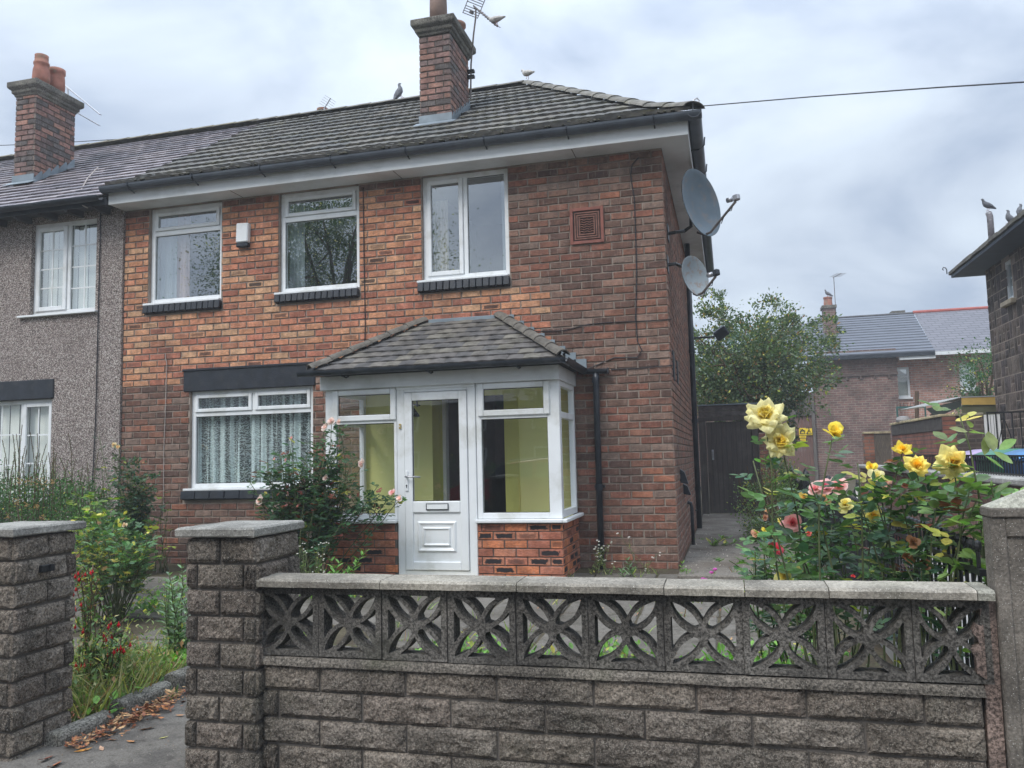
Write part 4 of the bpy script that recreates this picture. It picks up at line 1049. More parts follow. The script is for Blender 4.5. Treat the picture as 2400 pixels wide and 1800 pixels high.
# ---------------------------------------------------------------- fittings on the brick house
al = thing('alarm_box', 'white burglar alarm box with a dark base strip between the two left upstairs windows', 'alarm box', (-5.17, -.01, 4.33))
MB().poly([(-5.255, -.075, 4.24), (-5.085, -.075, 4.24), (-5.075, -.075, 4.48), (-5.245, -.075, 4.49)], .075).build('casing', M_pvc, al, bevel=.012)
MB().box(-5.25, -5.09, -.07, -.0, 4.185, 4.238).build('base_strip', M_blackpl, al, bevel=.008)
vt = thing('terracotta_vent', 'square red terracotta air vent set in the dark brickwork beside the right upstairs window', 'air vent', (-.85, 0, 4.05))
MB().box(-1.03, -.67, -.004, .05, 3.845, 4.245).build('back_plate', plain('vent_shadow', (.05, .03, .03), .9), vt)
m = MB(); ring(m, -1.04, -.66, 3.84, 4.25, -.022, -.004, .035); m.build('surround', plain('red_clay', (.22, .085, .065), .8, .2, 9), vt, bevel=.003)
m = MB()
for k in range(3):
    o_ = .05+k*.025; ring(m, -1.04+o_, -.66-o_, 3.84+o_, 4.25-o_, -.014+.002*(k % 2), -.003, .014)
m.build('ribs', plain('brown_clay', (.20, .10, .075), .85, .3, 20), vt, bevel=.002)
m = MB()
for k in range(6):
    z = 3.975+k*.027; m.tube([(-.925+i*.0125, -.012, z+.006*math.sin(i*1.3)) for i in range(13)], .006, 5)
m.build('wavy_louvre', plain('brown_clay2', (.20, .10, .075), .85, .3, 20), vt)
def cable(name, pts, r, label, mat=M_cable): return tag(MB().tube(pts, r, 6).build(name, mat), label, 'cable')
def facepts(l, y=-.012): return [at(u, v, y) for u, v in l]
cable('wall_cable', facepts([(1498, 368), (1482, 385), (1478, 410), (1487, 470), (1490, 560), (1492, 640), (1490, 745), (1494, 800), (1505, 822), (1492, 838), (1440, 838), (1400, 855), (1370, 868)]), .006, 'black cable looping down the right hand brickwork past the terracotta vent')
cable('wall_cable', facepts([(1252, 777), (1320, 775), (1380, 760), (1440, 755), (1520, 752), (1574, 748)]), .005, 'black cable running level across the dark brickwork above the porch roof end')
cable('wall_cable', facepts([(1432, 866), (1500, 863), (1576, 856)]), .005, 'short black cable running from the porch gutter end to the house corner')
cable('wall_cable', facepts([(851, 440), (853, 600), (856, 760), (855, 800), (845, 818), (828, 825)]), .006, 'black cable dropping between the middle and right upstairs windows to the porch roof')
cable('wall_cable', facepts([(388, 828), (388, 840), (391, 850), (388, 960), (384, 1050), (383, 1200)]), .005, 'thin pale cable down the brickwork left of the lace curtained window', M_cablew)
m = MB(); m.tube([at(1255, 850, -1.0), at(1310, 832, -.95), at(1330, 848, -.9), at(1338, 862, -.85)], .006, 6); m.tube([at(1310, 832, -.95), at(1312, 850, -.95)], .012, 6)
tag(m.build('cable_loop', M_cable), 'loose black cable looped over the lower right corner of the porch roof', 'cable')
# side wall: rainwater pipe, small pipe, boxes, flood light
p_ = tag(MB().tube([(.065, 4.30, 4.85), (.065, 4.28, 3.0), (.065, 4.25, .34)], .042, 14).build('downpipe', M_blackpl, smooth=True), 'tall dark grey downpipe standing against the side wall of the brick house', 'downpipe')
for z in (3.1, 2.0, .95): MB().tube([(.065, 4.27, z-.03), (.065, 4.27, z+.03)], .05, 14).build('pipe_socket', M_blackpl, p_)
MB().tube([(.10, 4.27, .6), (.02, 4.2, .62)], .012, 8).build('pipe_clip', M_blackpl, p_)
tag(MB().tube([(.01, 2.1, .86), (.05, 2.1, .85), (.06, 2.1, .8), (.06, 2.1, .32)], .022, 10).build('waste_pipe', M_blackpl, smooth=True), 'short thin black waste pipe low on the side wall in front of the tall downpipe', 'pipe')
for k, (u0, u1, v0, v1, y, nm) in enumerate(((1581, 1588, 819, 890, .35, 'narrow dark slot vent on the side wall close to the corner'), (1593, 1601, 843, 900, 1.05, 'taller dark slot vent further along the side wall'))):
    z0 = at(1585, v1, y).z; z1 = at(1585, v0, y).z
    tag(MB().box(-.02, .012, y, y+.22, z0, z1).build('side_vent', M_black, bevel=.01), nm, 'vent')
fl = thing('flood_light', 'black floodlight on a bracket high on the far side wall against the apple tree', 'floodlight', (.1, 7.2, 3.7))
MB().tube([(-.01, 7.2, 3.72), (.40, 7.2, 3.72)], .018, 8).build('bracket', M_blackpl, fl)
MB().box(-.13, .13, -.05, .05, -.10, .10, Matrix.Translation((.52, 7.2, 3.78)) @ Matrix.Rotation(-.6, 4, 'Y') @ Matrix.Rotation(.4, 4, 'X')).build('lamp_head', M_blackpl, fl, bevel=.02)
for (z, y, s, lb) in ((1.22, .85, .1, 'small black box with a sloping hood on the side wall at waist height'), (1.05, 1.4, .08, 'small black hooded outlet lower on the side wall')):
    tag(MB().poly([(.0, y, z+s), (.0, y, z-s*.6), (.09, y, z-s*.8), (.05, y, z+s*.6)], .14).build('hooded_box', M_blackpl, bevel=.006), lb, 'vent box')
# satellite dishes
def dish(c, nrm, diam, label, lnb_out, wall_y, wall_z, mat):
    c = Vector(c); n = Vector(nrm).normalized(); t = thing('satellite_dish', label, 'satellite dish', (0, wall_y, wall_z), 'satellite dishes on the side wall')
    up = (Vector((0, 0, 1))-n*n.z).normalized(); r = up.cross(n)
    R = Matrix(((r.x, up.x, n.x), (r.y, up.y, n.y), (r.z, up.z, n.z)))
    prof = []
    D = diam/2
    for k in range(9): a = k/8; prof.append((max(.002, D*a*.93), -.10*diam*(1-a*a)))
    m = MB(); m.lathe([(max(.002, D*k/8), .13*diam*(k/8)**2-.1*diam) for k in range(9)]+[(D*1.012, .13*diam-.1*diam), (D*1.012, .02*diam), (D, .018*diam)]+[(max(.002, D*k/8), .13*diam*(k/8)**2-.1*diam-.012) for k in range(8, -1, -1)], c, 40, R @ Matrix.Diagonal((.92, 1, 1)), caps=False)
    m.build('reflector', mat, t, smooth=True)
    bot = c-up*D*.95+n*.02; hd = c+n*lnb_out-up*D*.28
    MB().tube([c-n*.12*diam-up*D*.8, bot-n*.03, bot+n*.05, hd-up*.04+n*.02], [.014]*4, 8).build('feed_arm', M_rusty, t)
    MB().tube([hd-n*.02, hd-n*.08+up*.01], .028, 12).build('feed_horn', M_alu, t, smooth=True)
    MB().box(-.03, .03, -.035, .035, -.02, .05, Matrix.Translation(hd+n*.02) @ R.to_4x4()).build('converter', M_alu if diam > .6 else M_blackpl, t, bevel=.01)
    MB().tube([hd-up*.03, hd-up*.12-n*.05, hd-up*.11-n*.12, hd-up*.22-n*.2], .005, 5).build('coax_cable', M_cable, t)
    mt = c-n*(.14*diam+.03)-up*.04
    MB().tube([(.0, wall_y, wall_z-.06), (.08, wall_y, wall_z-.05), (mt.x-.08, mt.y, wall_z), (mt.x, mt.y, wall_z+.05), tuple(mt)], .02, 10).build('wall_arm', M_iron, t)
    MB().box(.0, .012, wall_y-.09, wall_y+.09, wall_z-.14, wall_z+.04).build('wall_plate', M_iron, t)
    return t
dish(at(1641, 476, .55), (.80, -.50, .12), .80, 'large grey satellite dish with a rusty arm high on the brick house side wall', .42, .45, 4.05, M_dish)
dish(at(1628, 647, .45), (.74, -.58, .14), .47, 'small pale satellite dish with rust spots below the large dish', .26, .15, 3.62, plain('dish_pale', (.27, .31, .33), .55, .1, 3, .05, 20, dirt=(.25, .14, .08), dscale=14, damt=.6))

# ---------------------------------------------------------------- aerials and birds
def aerial(name, label, base, pts, boomdir, n, length, el, mat, reflector=True, updir=(0, 0, 1)):
    t = thing(name, label, 'tv aerial', base)
    MB().tube(pts, .013, 8).build('mast', mat, t)
    top = Vector(pts[-1]); b = Vector(boomdir).normalized(); s = b.cross(Vector(updir)).normalized(); u = s.cross(b)
    MB().tube([top-b*.08, top+b*length], .011, 6).build('boom', mat, t)
    for i in range(n):
        c = top+b*(length*(i+1)/n)-b*.01
        MB().tube([c-s*el*(1-.02*i), c+s*el*(1-.02*i)], .005, 5).build('element', mat, t)
    if reflector:
        c = top-b*.06; m = MB()
        for sg in (-1, 1):
            for k in range(4): 
                o_ = u*(sg*(.03+.035*k)); m.tube([c+o_-s*.13, c+o_+s*.13], .006, 5)
            m.tube([c-s*.13*sg+u*.14, c-s*.13*sg-u*.14], .006, 5)
        m.build('reflector_grid', mat, t)
        MB().tube([c-u*.06, c-u*.11], .035, 10).build('junction_box', plain('grey_box', (.25, .25, .25), .6), t)
    return t
top1 = at(1115, 18, 1.9)
aerial('tv_aerial', 'television aerial with grid reflector on a bent mast strapped to the tall brick chimney', (-2.75, 1.95, 6.5), [at(1103, 232, 1.95), at(1104, 150, 1.95), at(1110, 80, 1.92), at(1115, 40, 1.9), top1], at(1166, 62, 1.6)-top1, 10, (at(1166, 62, 1.6)-top1).length, .07, M_rusty)
MB().box(-2.83, -2.72, 1.93, 1.99, 7.02, 7.06).build('mast_bracket', M_iron, ch1); MB().box(-2.83, -2.72, 1.93, 1.99, 6.94, 6.98).build('mast_bracket', M_iron, ch1)
a0 = at(158, 205, 1.9)
aerial('tv_aerial', 'pair of thin television aerials pointing right from behind the left chimney', (-9.3, 1.8, 7.2), [at(172, 262, 1.9), at(160, 225, 1.9), at(158, 205, 1.9)], at(234, 268, 1.9)-a0, 10, (at(234, 268, 1.9)-a0).length, .06, M_alu, False)
a1 = at(170, 258, 1.95)
aerial('tv_aerial', 'lower thin television aerial pointing right below the left chimney cap', (-9.3, 1.8, 7.0), [at(172, 275, 1.95), a1], at(231, 293, 1.95)-a1, 9, (at(231, 293, 1.95)-a1).length, .06, M_alu, False)
a2 = at(760, 254, 5.2)
aerial('tv_aerial', 'small aerial and pot just showing above the roof ridge left of the tall chimney', (-5.6, 5.2, 7.4), [at(762, 275, 5.2), a2], at(775, 230, 5.2)-a2, 5, (at(775, 230, 5.2)-a2).length, .16, M_alu, False, (0, 1, 0))
pb = thing('chimney_stub', 'top of a rear chimney pot peeping over the ridge under the small aerial', 'chimney pot', (-5.6, 5.3, 6.5))
MB().lathe([(.10, -1.2), (.10, 0), (.12, .01), (.12, .05), (.08, .06)], at(757, 262, 5.3), 14).build('pot', M_terra, pb)
def pigeon(p, yaw, label, s=1., pitch=0., col=None):
    s *= .9
    t = Matrix.Translation(Vector(p)) @ Matrix.Rotation(yaw, 4, 'Z') @ Matrix.Rotation(-pitch, 4, 'Y') @ Matrix.Scale(s, 4)
    m = MB()
    sp = [(-.17, 0, .05), (-.13, 0, .06), (-.07, 0, .085), (0, 0, .105), (.05, 0, .125), (.08, 0, .155), (.092, 0, .185), (.10, 0, .205), (.115, 0, .212), (.127, 0, .21), (.145, 0, .203)]
    rs = [.012, .02, .042, .056, .052, .035, .023, .022, .021, .013, .002]
    m.tube([t @ Vector(q) for q in sp], [r*s for r in rs], 12)
    for sy in (-1, 1):
        m.add([t @ Vector(q) for q in [(.05, sy*.045, .13), (.0, sy*.060, .09), (-.10, sy*.035, .07), (-.165, sy*.015, .058), (-.08, sy*.03, .11)]], [(0, 1, 2, 3, 4)])
    body = m.build('bird', col or M_bird, None, smooth=True)
    l = MB()
    for sy in (-1, 1): l.tube([t @ Vector((.0, sy*.02, .065)), t @ Vector((.005, sy*.022, .0)), t @ Vector((.03, sy*.022, 0))], .004*s, 5)
    l.build('leg', plain('bird_leg', (.25, .08, .06), .7) if 'bird_leg' not in bpy.data.materials else bpy.data.materials['bird_leg'], body)
    return tag(body, label, 'bird', 'birds perched on the roofs')
pigeon((-4.42, YR, ZR+.07), .6, 'grey pigeon standing on the roof ridge left of the tall chimney', 1.15, .7)
gull = plain('pale_feathers', (.42, .40, .37), .7, .3, 30)
pigeon((XA+.0, YR, ZR+.10), 2.6, 'pale bird with raised tail at the peak of the hipped roof', 1., -.1, gull)
pigeon(at(1166, 58, 1.62), 2.9, 'pale bird perched near the tip of the tall chimney aerial', .95, -.3, gull)
# ---------------------------------------------------------------- front garden wall
WY = -5.58
gw = thing('garden_wall', 'low front wall of rough concrete blocks topped by ten pierced screen blocks and flat coping', 'garden wall', (0, WY+.05, .1))
blk = [(.185, .155, .127), (.158, .134, .112), (.20, .168, .137), (.175, .143, .118), (.21, .18, .15)]
bcol = lambda a, z, w: (*jit(rnd.choice(blk), .15), 0)
M_bed = mat_rough('bed_concrete', (.12, .105, .088), tinted=False, bump=.7, green=.3, fl=.1, con=1.)
core = MB().box(-1.42, 1.37, WY+.012, WY+.10, -.1, .655).build('mortar_core', M_mortar2, gw)
pcs = []
brick_rows(pcs, (0, WY, 0), (1, 0, 0), (0, 1, 0), -1.44, 1.375, .0, .628, bcol, L=.392, C=.1125, joint=.009, zref=.628-.1125*6, depth=.06, kinds=8, kname='block', phase=.02)
emit(pcs, 'rough_block', core, M_splitf)
# smooth mortar bed under the screen blocks
m = MB(); V = []
for k in range(61):
    x = -1.45+2.828*k/60
    for (y, z) in ((WY+.05, .658), (WY-.004, .657), (WY-.02, .640), (WY-.022, .625), (WY+.05, .622)): V.append((x, y+.004*noise.noise(Vector((x*9, z*50, 0))), z+.003*noise.noise(Vector((x*7, y*50, 4)))))
m.add(V, [(5*k+j, 5*k+j+1, 5*k+6+j, 5*k+5+j) for k in range(60) for j in range(4)]).build('mortar_bed', M_bed, gw)
def screen_mesh():
    from mathutils.geometry import tessellate_polygon
    H = .1425; I = .118; rib = .0175; loops = [[(-H, -H), (H, -H), (H, H), (-H, H)]]
    r0, r1, wm = .004, .166, .0245
    def arc(q, sgn, extra, n=16):
        dx, dy = math.cos(q), math.sin(q); nx, ny = -dy*sgn, dx*sgn; out = []
        for i in range(n+1):
            t = i/n; r = r0+(r1-r0)*t; w = wm*math.sin(PI*t)**.85+extra; out.append((dx*r+nx*w, dy*r+ny*w))
        return out
    for k in range(4):
        q = PI/4+k*PI/2; a = [p for p in arc(q, 1, 0) if .034 < math.hypot(*p) < r1-.006]; b = [p for p in arc(q, -1, 0) if .034 < math.hypot(*p) < r1-.006]
        loops.append([(math.cos(q)*.026, math.sin(q)*.026)]+a+[(math.cos(q)*r1, math.sin(q)*r1)]+b[::-1])
    for k in range(4):
        q = k*PI/2; dx, dy = math.cos(q), math.sin(q)
        loc = lambda p: (p[0]*dx+p[1]*dy, -p[0]*dy+p[1]*dx)
        a = [p for p in arc(q-PI/4, 1, rib, 40) if loc(p)[1] < -.003 and .02 < loc(p)[0] < I-.004]
        b = [p for p in arc(q+PI/4, -1, rib, 40) if loc(p)[1] > .003 and .02 < loc(p)[0] < I-.004]
        ea, eb = loc(a[-1])[1], loc(b[-1])[1]
        loops.append([(dx*(loc(a[0])[0]-.006), dy*(loc(a[0])[0]-.006))]+a+[(dx*I-dy*ea, dy*I+dx*ea), (dx*I-dy*eb, dy*I+dx*eb)]+b[::-1])
    flat = [p for l in loops for p in l]; tris = tessellate_polygon([[Vector((x, y, 0)) for x, y in l] for l in loops])
    N_ = len(flat); T = .04; V = [(x, y, T) for x, y in flat]+[(x, y, -T) for x, y in flat]; Fs = []
    for t in tris:
        a, b, c = [Vector((*flat[i], 0)) for i in t]
        t = tuple(t) if (b-a).cross(c-a).z > 0 else tuple(t)[::-1]
        Fs += [t, tuple(i+N_ for i in t[::-1])]
    o_ = 0
    for l in loops:
        n = len(l)
        for i in range(n): Fs.append((o_+i, o_+(i+1) % n, N_+o_+(i+1) % n, N_+o_+i))
        o_ += n
    me = bpy.data.meshes.new('screen_block'); me.from_pydata(V, [], Fs); me.materials.append(M_screen); me.update()
    bm = bmesh.new(); bm.from_mesh(me); bmesh.ops.recalc_face_normals(bm, faces=bm.faces); bm.to_mesh(me); bm.free()
    return me
sme = screen_mesh()
for i in range(10):
    xa, xb = -1.4646+.2921*i, -1.4646+.2921*(i+1)
    if i == 9: xb = 1.415
    o = bpy.data.objects.new('screen_block', sme); COL.objects.link(o); adopt(o, gw)
    o.matrix_basis = Matrix.Translation(((xa+xb)/2+rnd.uniform(-.001, .001), WY+.042+rnd.uniform(-.003, .003), .8055+rnd.uniform(-.001, .001))) @ Matrix.Rotation(PI/2, 4, 'X') @ Matrix.Rotation(rnd.choice([0, PI/2, PI]), 4, 'Z') @ Matrix.Diagonal(((xb-xa-.003)/.285, 1.0, 1, 1))
    if i < 9: MB().box(xb-.0045, xb+.0045, WY+.012, WY+.07, .66, .949).build('mortar_joint', M_mortar2, gw)
js = [605, 891, 1211, 1556, 1745, 1942, 2289, 2335]
xs = [at(u, 1378, WY-.04).x for u in js]; xs[0] = -1.445; xs[-1] = 1.425
for i in range(len(xs)-1):
    dz = rnd.uniform(-.002, .002); a, b = xs[i], xs[i+1]
    m = MB(); n = max(3, int((b-a)/.05)); V = []
    prof = [(WY-.045, .957), (WY-.047, .982), (WY-.036, .992), (WY+.112, .996), (WY+.12, .985), (WY+.12, .957)]
    for k in range(n+1):
        x = a+.0018+(b-a-.0036)*k/n
        for (y, z) in prof: V.append((x, y+.0025*noise.noise(Vector((x*30, y*40, 0))), z+dz+.0025*noise.noise(Vector((x*26, y*30, 9)))))
    f = [(6*k+j, 6*k+(j+1) % 6, 6*k+6+(j+1) % 6, 6*k+6+j) for k in range(n) for j in range(6)]+[(0, 1, 2, 3, 4, 5)[::-1], tuple(6*n+j for j in range(6))]
    o = m.add(V, f).build('coping_stone', M_coping, gw); o.color = (*(jit((.27, .245, .205), .12) if i < 6 else (.22, .21, .175)), 0)
MB().poly([(1.374, WY+.004, -.1), (1.425, WY+.004, -.1), (1.435, WY+.004, .953), (1.385, WY+.004, .953)], .10).build('mortar_filler', M_render, gw)
m = MB()   # smear of render broken over the last screen block
m.poly([(1.36, WY-.003, .70), (1.39, WY-.003, .68), (1.39, WY-.003, .86), (1.365, WY-.003, .87), (1.352, WY-.003, .84), (1.37, WY-.003, .82), (1.375, WY-.003, .80), (1.345, WY-.003, .785), (1.36, WY-.003, .75)], .03)
m.build('render_smear', M_render, gw)
# pillars
def pillar(name, label, x0, x1, y0, y1, zt, cap, joints):
    t = thing(name, label, 'gate pillar', ((x0+x1)/2, (y0+y1)/2, .1))
    core = MB().box(x0+.014, x1-.014, y0+.014, y1-.014, -.05, zt-.002).build('mortar_core', M_mortar2, t)
    p = []
    brick_rows(p, (0, y0, 0), (1, 0, 0), (0, 1, 0), x0, x1, .0, zt, bcol, L=.235, C=.1125, joint=.012, zref=zt-.1125*10, depth=.05, kinds=8, kname='block', phase=joints)
    brick_rows(p, (x1, 0, 0), (0, 1, 0), (-1, 0, 0), y0, y1, .0, zt, bcol, L=.235, C=.1125, joint=.012, zref=zt-.1125*10, depth=.05, kinds=8, kname='block', phase=joints+.6)
    brick_rows(p, (x0, 0, 0), (0, -1, 0), (1, 0, 0), -y1, -y0, .0, zt, bcol, L=.235, C=.1125, joint=.012, zref=zt-.1125*10, depth=.05, kinds=8, kname='block')
    emit(p, 'rough_block', core, M_splitf)
    cx0, cx1, cy0, cy1, cz0, cz1 = cap
    m = MB(); n = 8; V = []
    def ringpts(x0, x1, y0, y1, z, k):
        o = []
        for i in range(n): o.append((x0+(x1-x0)*i/n, y0, z))
        for i in range(n): o.append((x1, y0+(y1-y0)*i/n, z))
        for i in range(n): o.append((x1-(x1-x0)*i/n, y1, z))
        for i in range(n): o.append((x0, y1-(y1-y0)*i/n, z))
        return [(a+.0035*noise.noise(Vector((a*40, b*40, k))), b+.0035*noise.noise(Vector((a*40, b*40, k+7))), c+.002*noise.noise(Vector((a*25, b*25, k+3)))) for a, b, c in o]
    V += ringpts(cx0+.004, cx1-.004, cy0+.004, cy1-.004, cz0, 1); V += ringpts(cx0, cx1, cy0, cy1, cz0+.006, 2); V += ringpts(cx0, cx1, cy0, cy1, cz1-.008, 3); V += ringpts(cx0+.008, cx1-.008, cy0+.008, cy1-.008, cz1, 4)
    q = 4*n; V.append(((cx0+cx1)/2, (cy0+cy1)/2, cz1+.012)); V.append(((cx0+cx1)/2, (cy0+cy1)/2, cz0))
    f = [(k*q+i, k*q+(i+1) % q, (k+1)*q+(i+1) % q, (k+1)*q+i) for k in range(3) for i in range(q)]+[(3*q+i, 3*q+(i+1) % q, 4*q) for i in range(q)]+[((i+1) % q, i, 4*q+1) for i in range(q)]
    o = m.add(V, f).build('cap_stone', M_coping, t); o.color = (.26, .25, .225, 0)
    return t
pillar('gate_pillar', 'rough block gate pillar with flat concrete cap at the left end of the screen block wall', -1.79, -1.44, -5.63, -5.27, 1.168, (-1.825, -1.43, -5.665, -5.235, 1.173, 1.214), .1)
lp = pillar('gate_pillar', 'rough block gate pillar with flat concrete cap at the far left beside the red fuchsias', -3.09, -2.73, -5.63, -5.255, 1.168, (-3.13, -2.71, -5.665, -5.21, 1.173, 1.214), .3)
MB().box(-2.728, -2.70, -5.50, -5.44, .985, 1.02).build('hinge_bracket', M_iron, lp, bevel=.003)
MB().lathe([(.014, -.012), (.014, .02)], (-2.70, -5.44, 1.0), 10).build('hinge_pin', M_iron, lp)
gw2 = thing('garden_wall', 'rough block wall running out of view left of the far left gate pillar', 'garden wall', (-4, WY+.05, .1))
c2 = MB().box(-6, -3.1, WY+.012, WY+.1, -.1, .62).build('mortar_core', M_mortar2, gw2)
p = []; brick_rows(p, (0, WY, 0), (1, 0, 0), (0, 1, 0), -5.9, -3.1, .0, .628, bcol, L=.392, C=.1125, joint=.012, zref=.628-.1125*6, depth=.06, kinds=8, kname='block'); emit(p, 'rough_block', c2, M_splitf)
# concrete post at the right end with a pyramid cap and a sunk panel
cp = thing('concrete_post', 'square concrete gatepost with a sunk panel and pointed cap at the right edge', 'gatepost', (1.58, -5.5, .1))
m = MB(); a, b, y0, y1 = 1.436, 1.74, -5.60, -5.49
m.box(a, b, y0+.012, y1, -.1, 1.238); m.box(a, a+.045, y0, y0+.012, -.1, 1.238); m.box(b-.045, b, y0, y0+.012, -.1, 1.238); m.box(a+.045, b-.045, y0, y0+.012, 1.172, 1.238)
m.build('shaft', M_post, cp, bevel=.004)
a -= .004; b += .004; y0 -= .008; y1 += .008
MB().box(a, b, y0, y1, 1.2385, 1.272).build('cap_band', M_post, cp, bevel=.004)
cx, cy = (a+b)/2, (y0+y1)/2
capo = MB().add([(a+.003, y0+.003, 1.2725), (b-.003, y0+.003, 1.2725), (b-.003, y1-.003, 1.2725), (a+.003, y1-.003, 1.2725), (cx, cy, 1.345)], [(0, 1, 4), (1, 2, 4), (2, 3, 4), (3, 0, 4)]).build('pyramid_cap', M_coping, cp); capo.color = (.34, .33, .27, 0)
# ---------------------------------------------------------------- iron railings beside the drive
rl = thing('iron_railing', 'black iron railings with ball finials between the rose bed and the concrete drive', 'railings', (1.45, -3, .3))
xr = 1.45
for (ya, yb) in ((-5.40, -2.98), (-2.90, -.62), (-.54, 1.70)):
    for z in (.40, 1.02): MB().box(xr-.012, xr+.012, ya, yb, z-.012, z+.012).build('rail', M_iron, rl)
    n = int((yb-ya)/.088)
    for i in range(n):
        y = ya+.05+i*.088; m = MB(); m.tube([(xr, y, .36), (xr, y, 1.10)], .0075, 6)
        m.lathe([(.003, 0), (.014, .006), (.0165, .02), (.013, .034), (.003, .041)], (xr, y, 1.095), 8); m.build('baluster', M_iron, rl)
for y in (-2.94, -.58, 1.74, 4.1, 6.4): 
    po = MB().box(xr-.04, xr+.04, y-.04, y+.04, .28, 1.16).build('post', M_iron, rl, bevel=.004)
    MB().lathe([(.01, 0), (.045, .02), (.045, .05), (.02, .085), (.003, .095)], (xr, y, 1.16), 12).build('finial', M_iron, po, smooth=True)
for (ya, yb) in ((1.78, 4.06), (4.14, 6.36)):     # far panels with a dipping top rail
    n = 24; top = lambda t: 1.27-.20*math.sin(PI*t)
    MB().tube([(xr, ya+(yb-ya)*i/12, top(i/12)) for i in range(13)], .014, 6).build('rail', M_iron, rl)
    MB().tube([(xr, ya+(yb-ya)*i/12, top(i/12)-.12) for i in range(13)], .01, 6).build('rail', M_iron, rl)
    MB().box(xr-.012, xr+.012, ya, yb, .39, .41).build('rail', M_iron, rl)
    for i in range(n):
        t = (i+.5)/n; MB().tube([(xr, ya+(yb-ya)*t, .36), (xr, ya+(yb-ya)*t, top(t))], .0075, 6).build('baluster', M_iron, rl)
# ---------------------------------------------------------------- side gate and its pier
sg = thing('side_gate', 'dark brown boarded side gate with an overhead panel at the end of the side path', 'gate', (.55, 7.62, .3))
yg = 7.62
for i in range(9): MB().box(.152+i*.0935, .152+i*.0935+.089, yg, yg+.03, .335, 2.10).build('gate_board', M_gatewood, sg, bevel=.004)
MB().box(.002, .145, yg-.03, yg+.06, .30, 2.115).build('gate_post', M_gatewood, sg, bevel=.004)
MB().box(1.0, 1.12, yg-.03, yg+.06, .30, 2.115).build('gate_post', M_gatewood, sg, bevel=.004)
MB().box(.002, 1.14, yg-.035, yg+.06, 2.117, 2.20).build('lintel_board', M_gatewood, sg, bevel=.004)
for z in (2.205, 2.315): MB().box(.01, 1.13, yg-.02, yg+.05, z, z+.105).build('over_board', plain('worn_board', (.085, .07, .065), .85, .4, 12, .3, 30, dirt=(.17, .15, .14), dscale=7, damt=.5), sg, bevel=.006)
MB().box(-.0, 1.15, yg-.05, yg+.12, 2.425, 2.445).build('felt_top', M_lead, sg)
MB().box(.235, .272, yg-.012, yg, 1.36, 1.56).build('pull_plate', M_alu, sg, bevel=.004); MB().tube([(.253, yg-.012, 1.40), (.253, yg-.04, 1.42), (.253, yg-.04, 1.50), (.253, yg-.012, 1.52)], .006, 6).build('pull_handle', M_rusty, sg)
pier = thing('brick_pier', 'red brick pier standing between the dark side gate and the railings', 'pier', (1.26, 7.6, .3))
pcore = MB().box(1.132, 1.41, 7.512, 7.80, .2, 1.86).build('mortar_core', M_mortar, pier)
p = []; brick_rows(p, (0, 7.50, 0), (1, 0, 0), (0, 1, 0), 1.12, 1.42, .3, 1.86, lambda a, z, w: (*jit(rnd.choice(C_RD), .2), 0), phase=.2)
brick_rows(p, (1.42, 0, 0), (0, 1, 0), (-1, 0, 0), 7.5, 7.8, .3, 1.86, lambda a, z, w: (*jit(rnd.choice(C_RD), .2), 0)); emit(p, 'brick', pcore, M_brick)
# ---------------------------------------------------------------- low wall with railing and the bins behind it
lw = thing('low_brick_wall', 'low dark brick boundary wall with pale coping on the far side of the drive', 'wall', (2.95, 2, .3))
lcore = MB().box(2.912, 3.10, -2.4, 7.6, .2, 1.155).build('mortar_core', M_mortar, lw)
p = []; brick_rows(p, (2.90, 0, 0), (0, -1, 0), (1, 0, 0), -7.6, 2.4, .28, 1.15, lambda a, z, w: (*jit(rnd.choice(C_DK), .2), 0)); emit(p, 'brick', lcore, M_brick, limit=150, stuff='brick_courses')
for i in range(14): 
    o = MB().box(2.85, 3.15, -2.4+i*.715, -2.4+i*.715+.705, 1.156, 1.215).build('coping_stone', M_coping, lw, bevel=.012); o.color = (.36, .35, .33, 0)
lr = thing('low_wall_railing', 'thin black railing on top of the low wall in front of the wheelie bins', 'railings', (3.0, 1, 1.2))
for z in (1.235, 1.40): MB().box(2.992, 3.008, -2.3, 4.0, z-.008, z+.008).build('rail', M_iron, lr)
m = MB()
for i in range(78): m.tube([(3.0, -2.28+i*.08, 1.22), (3.0, -2.28+i*.08, 1.40)], .006, 5)
m.build('bars', M_iron, lr, kind='stuff')
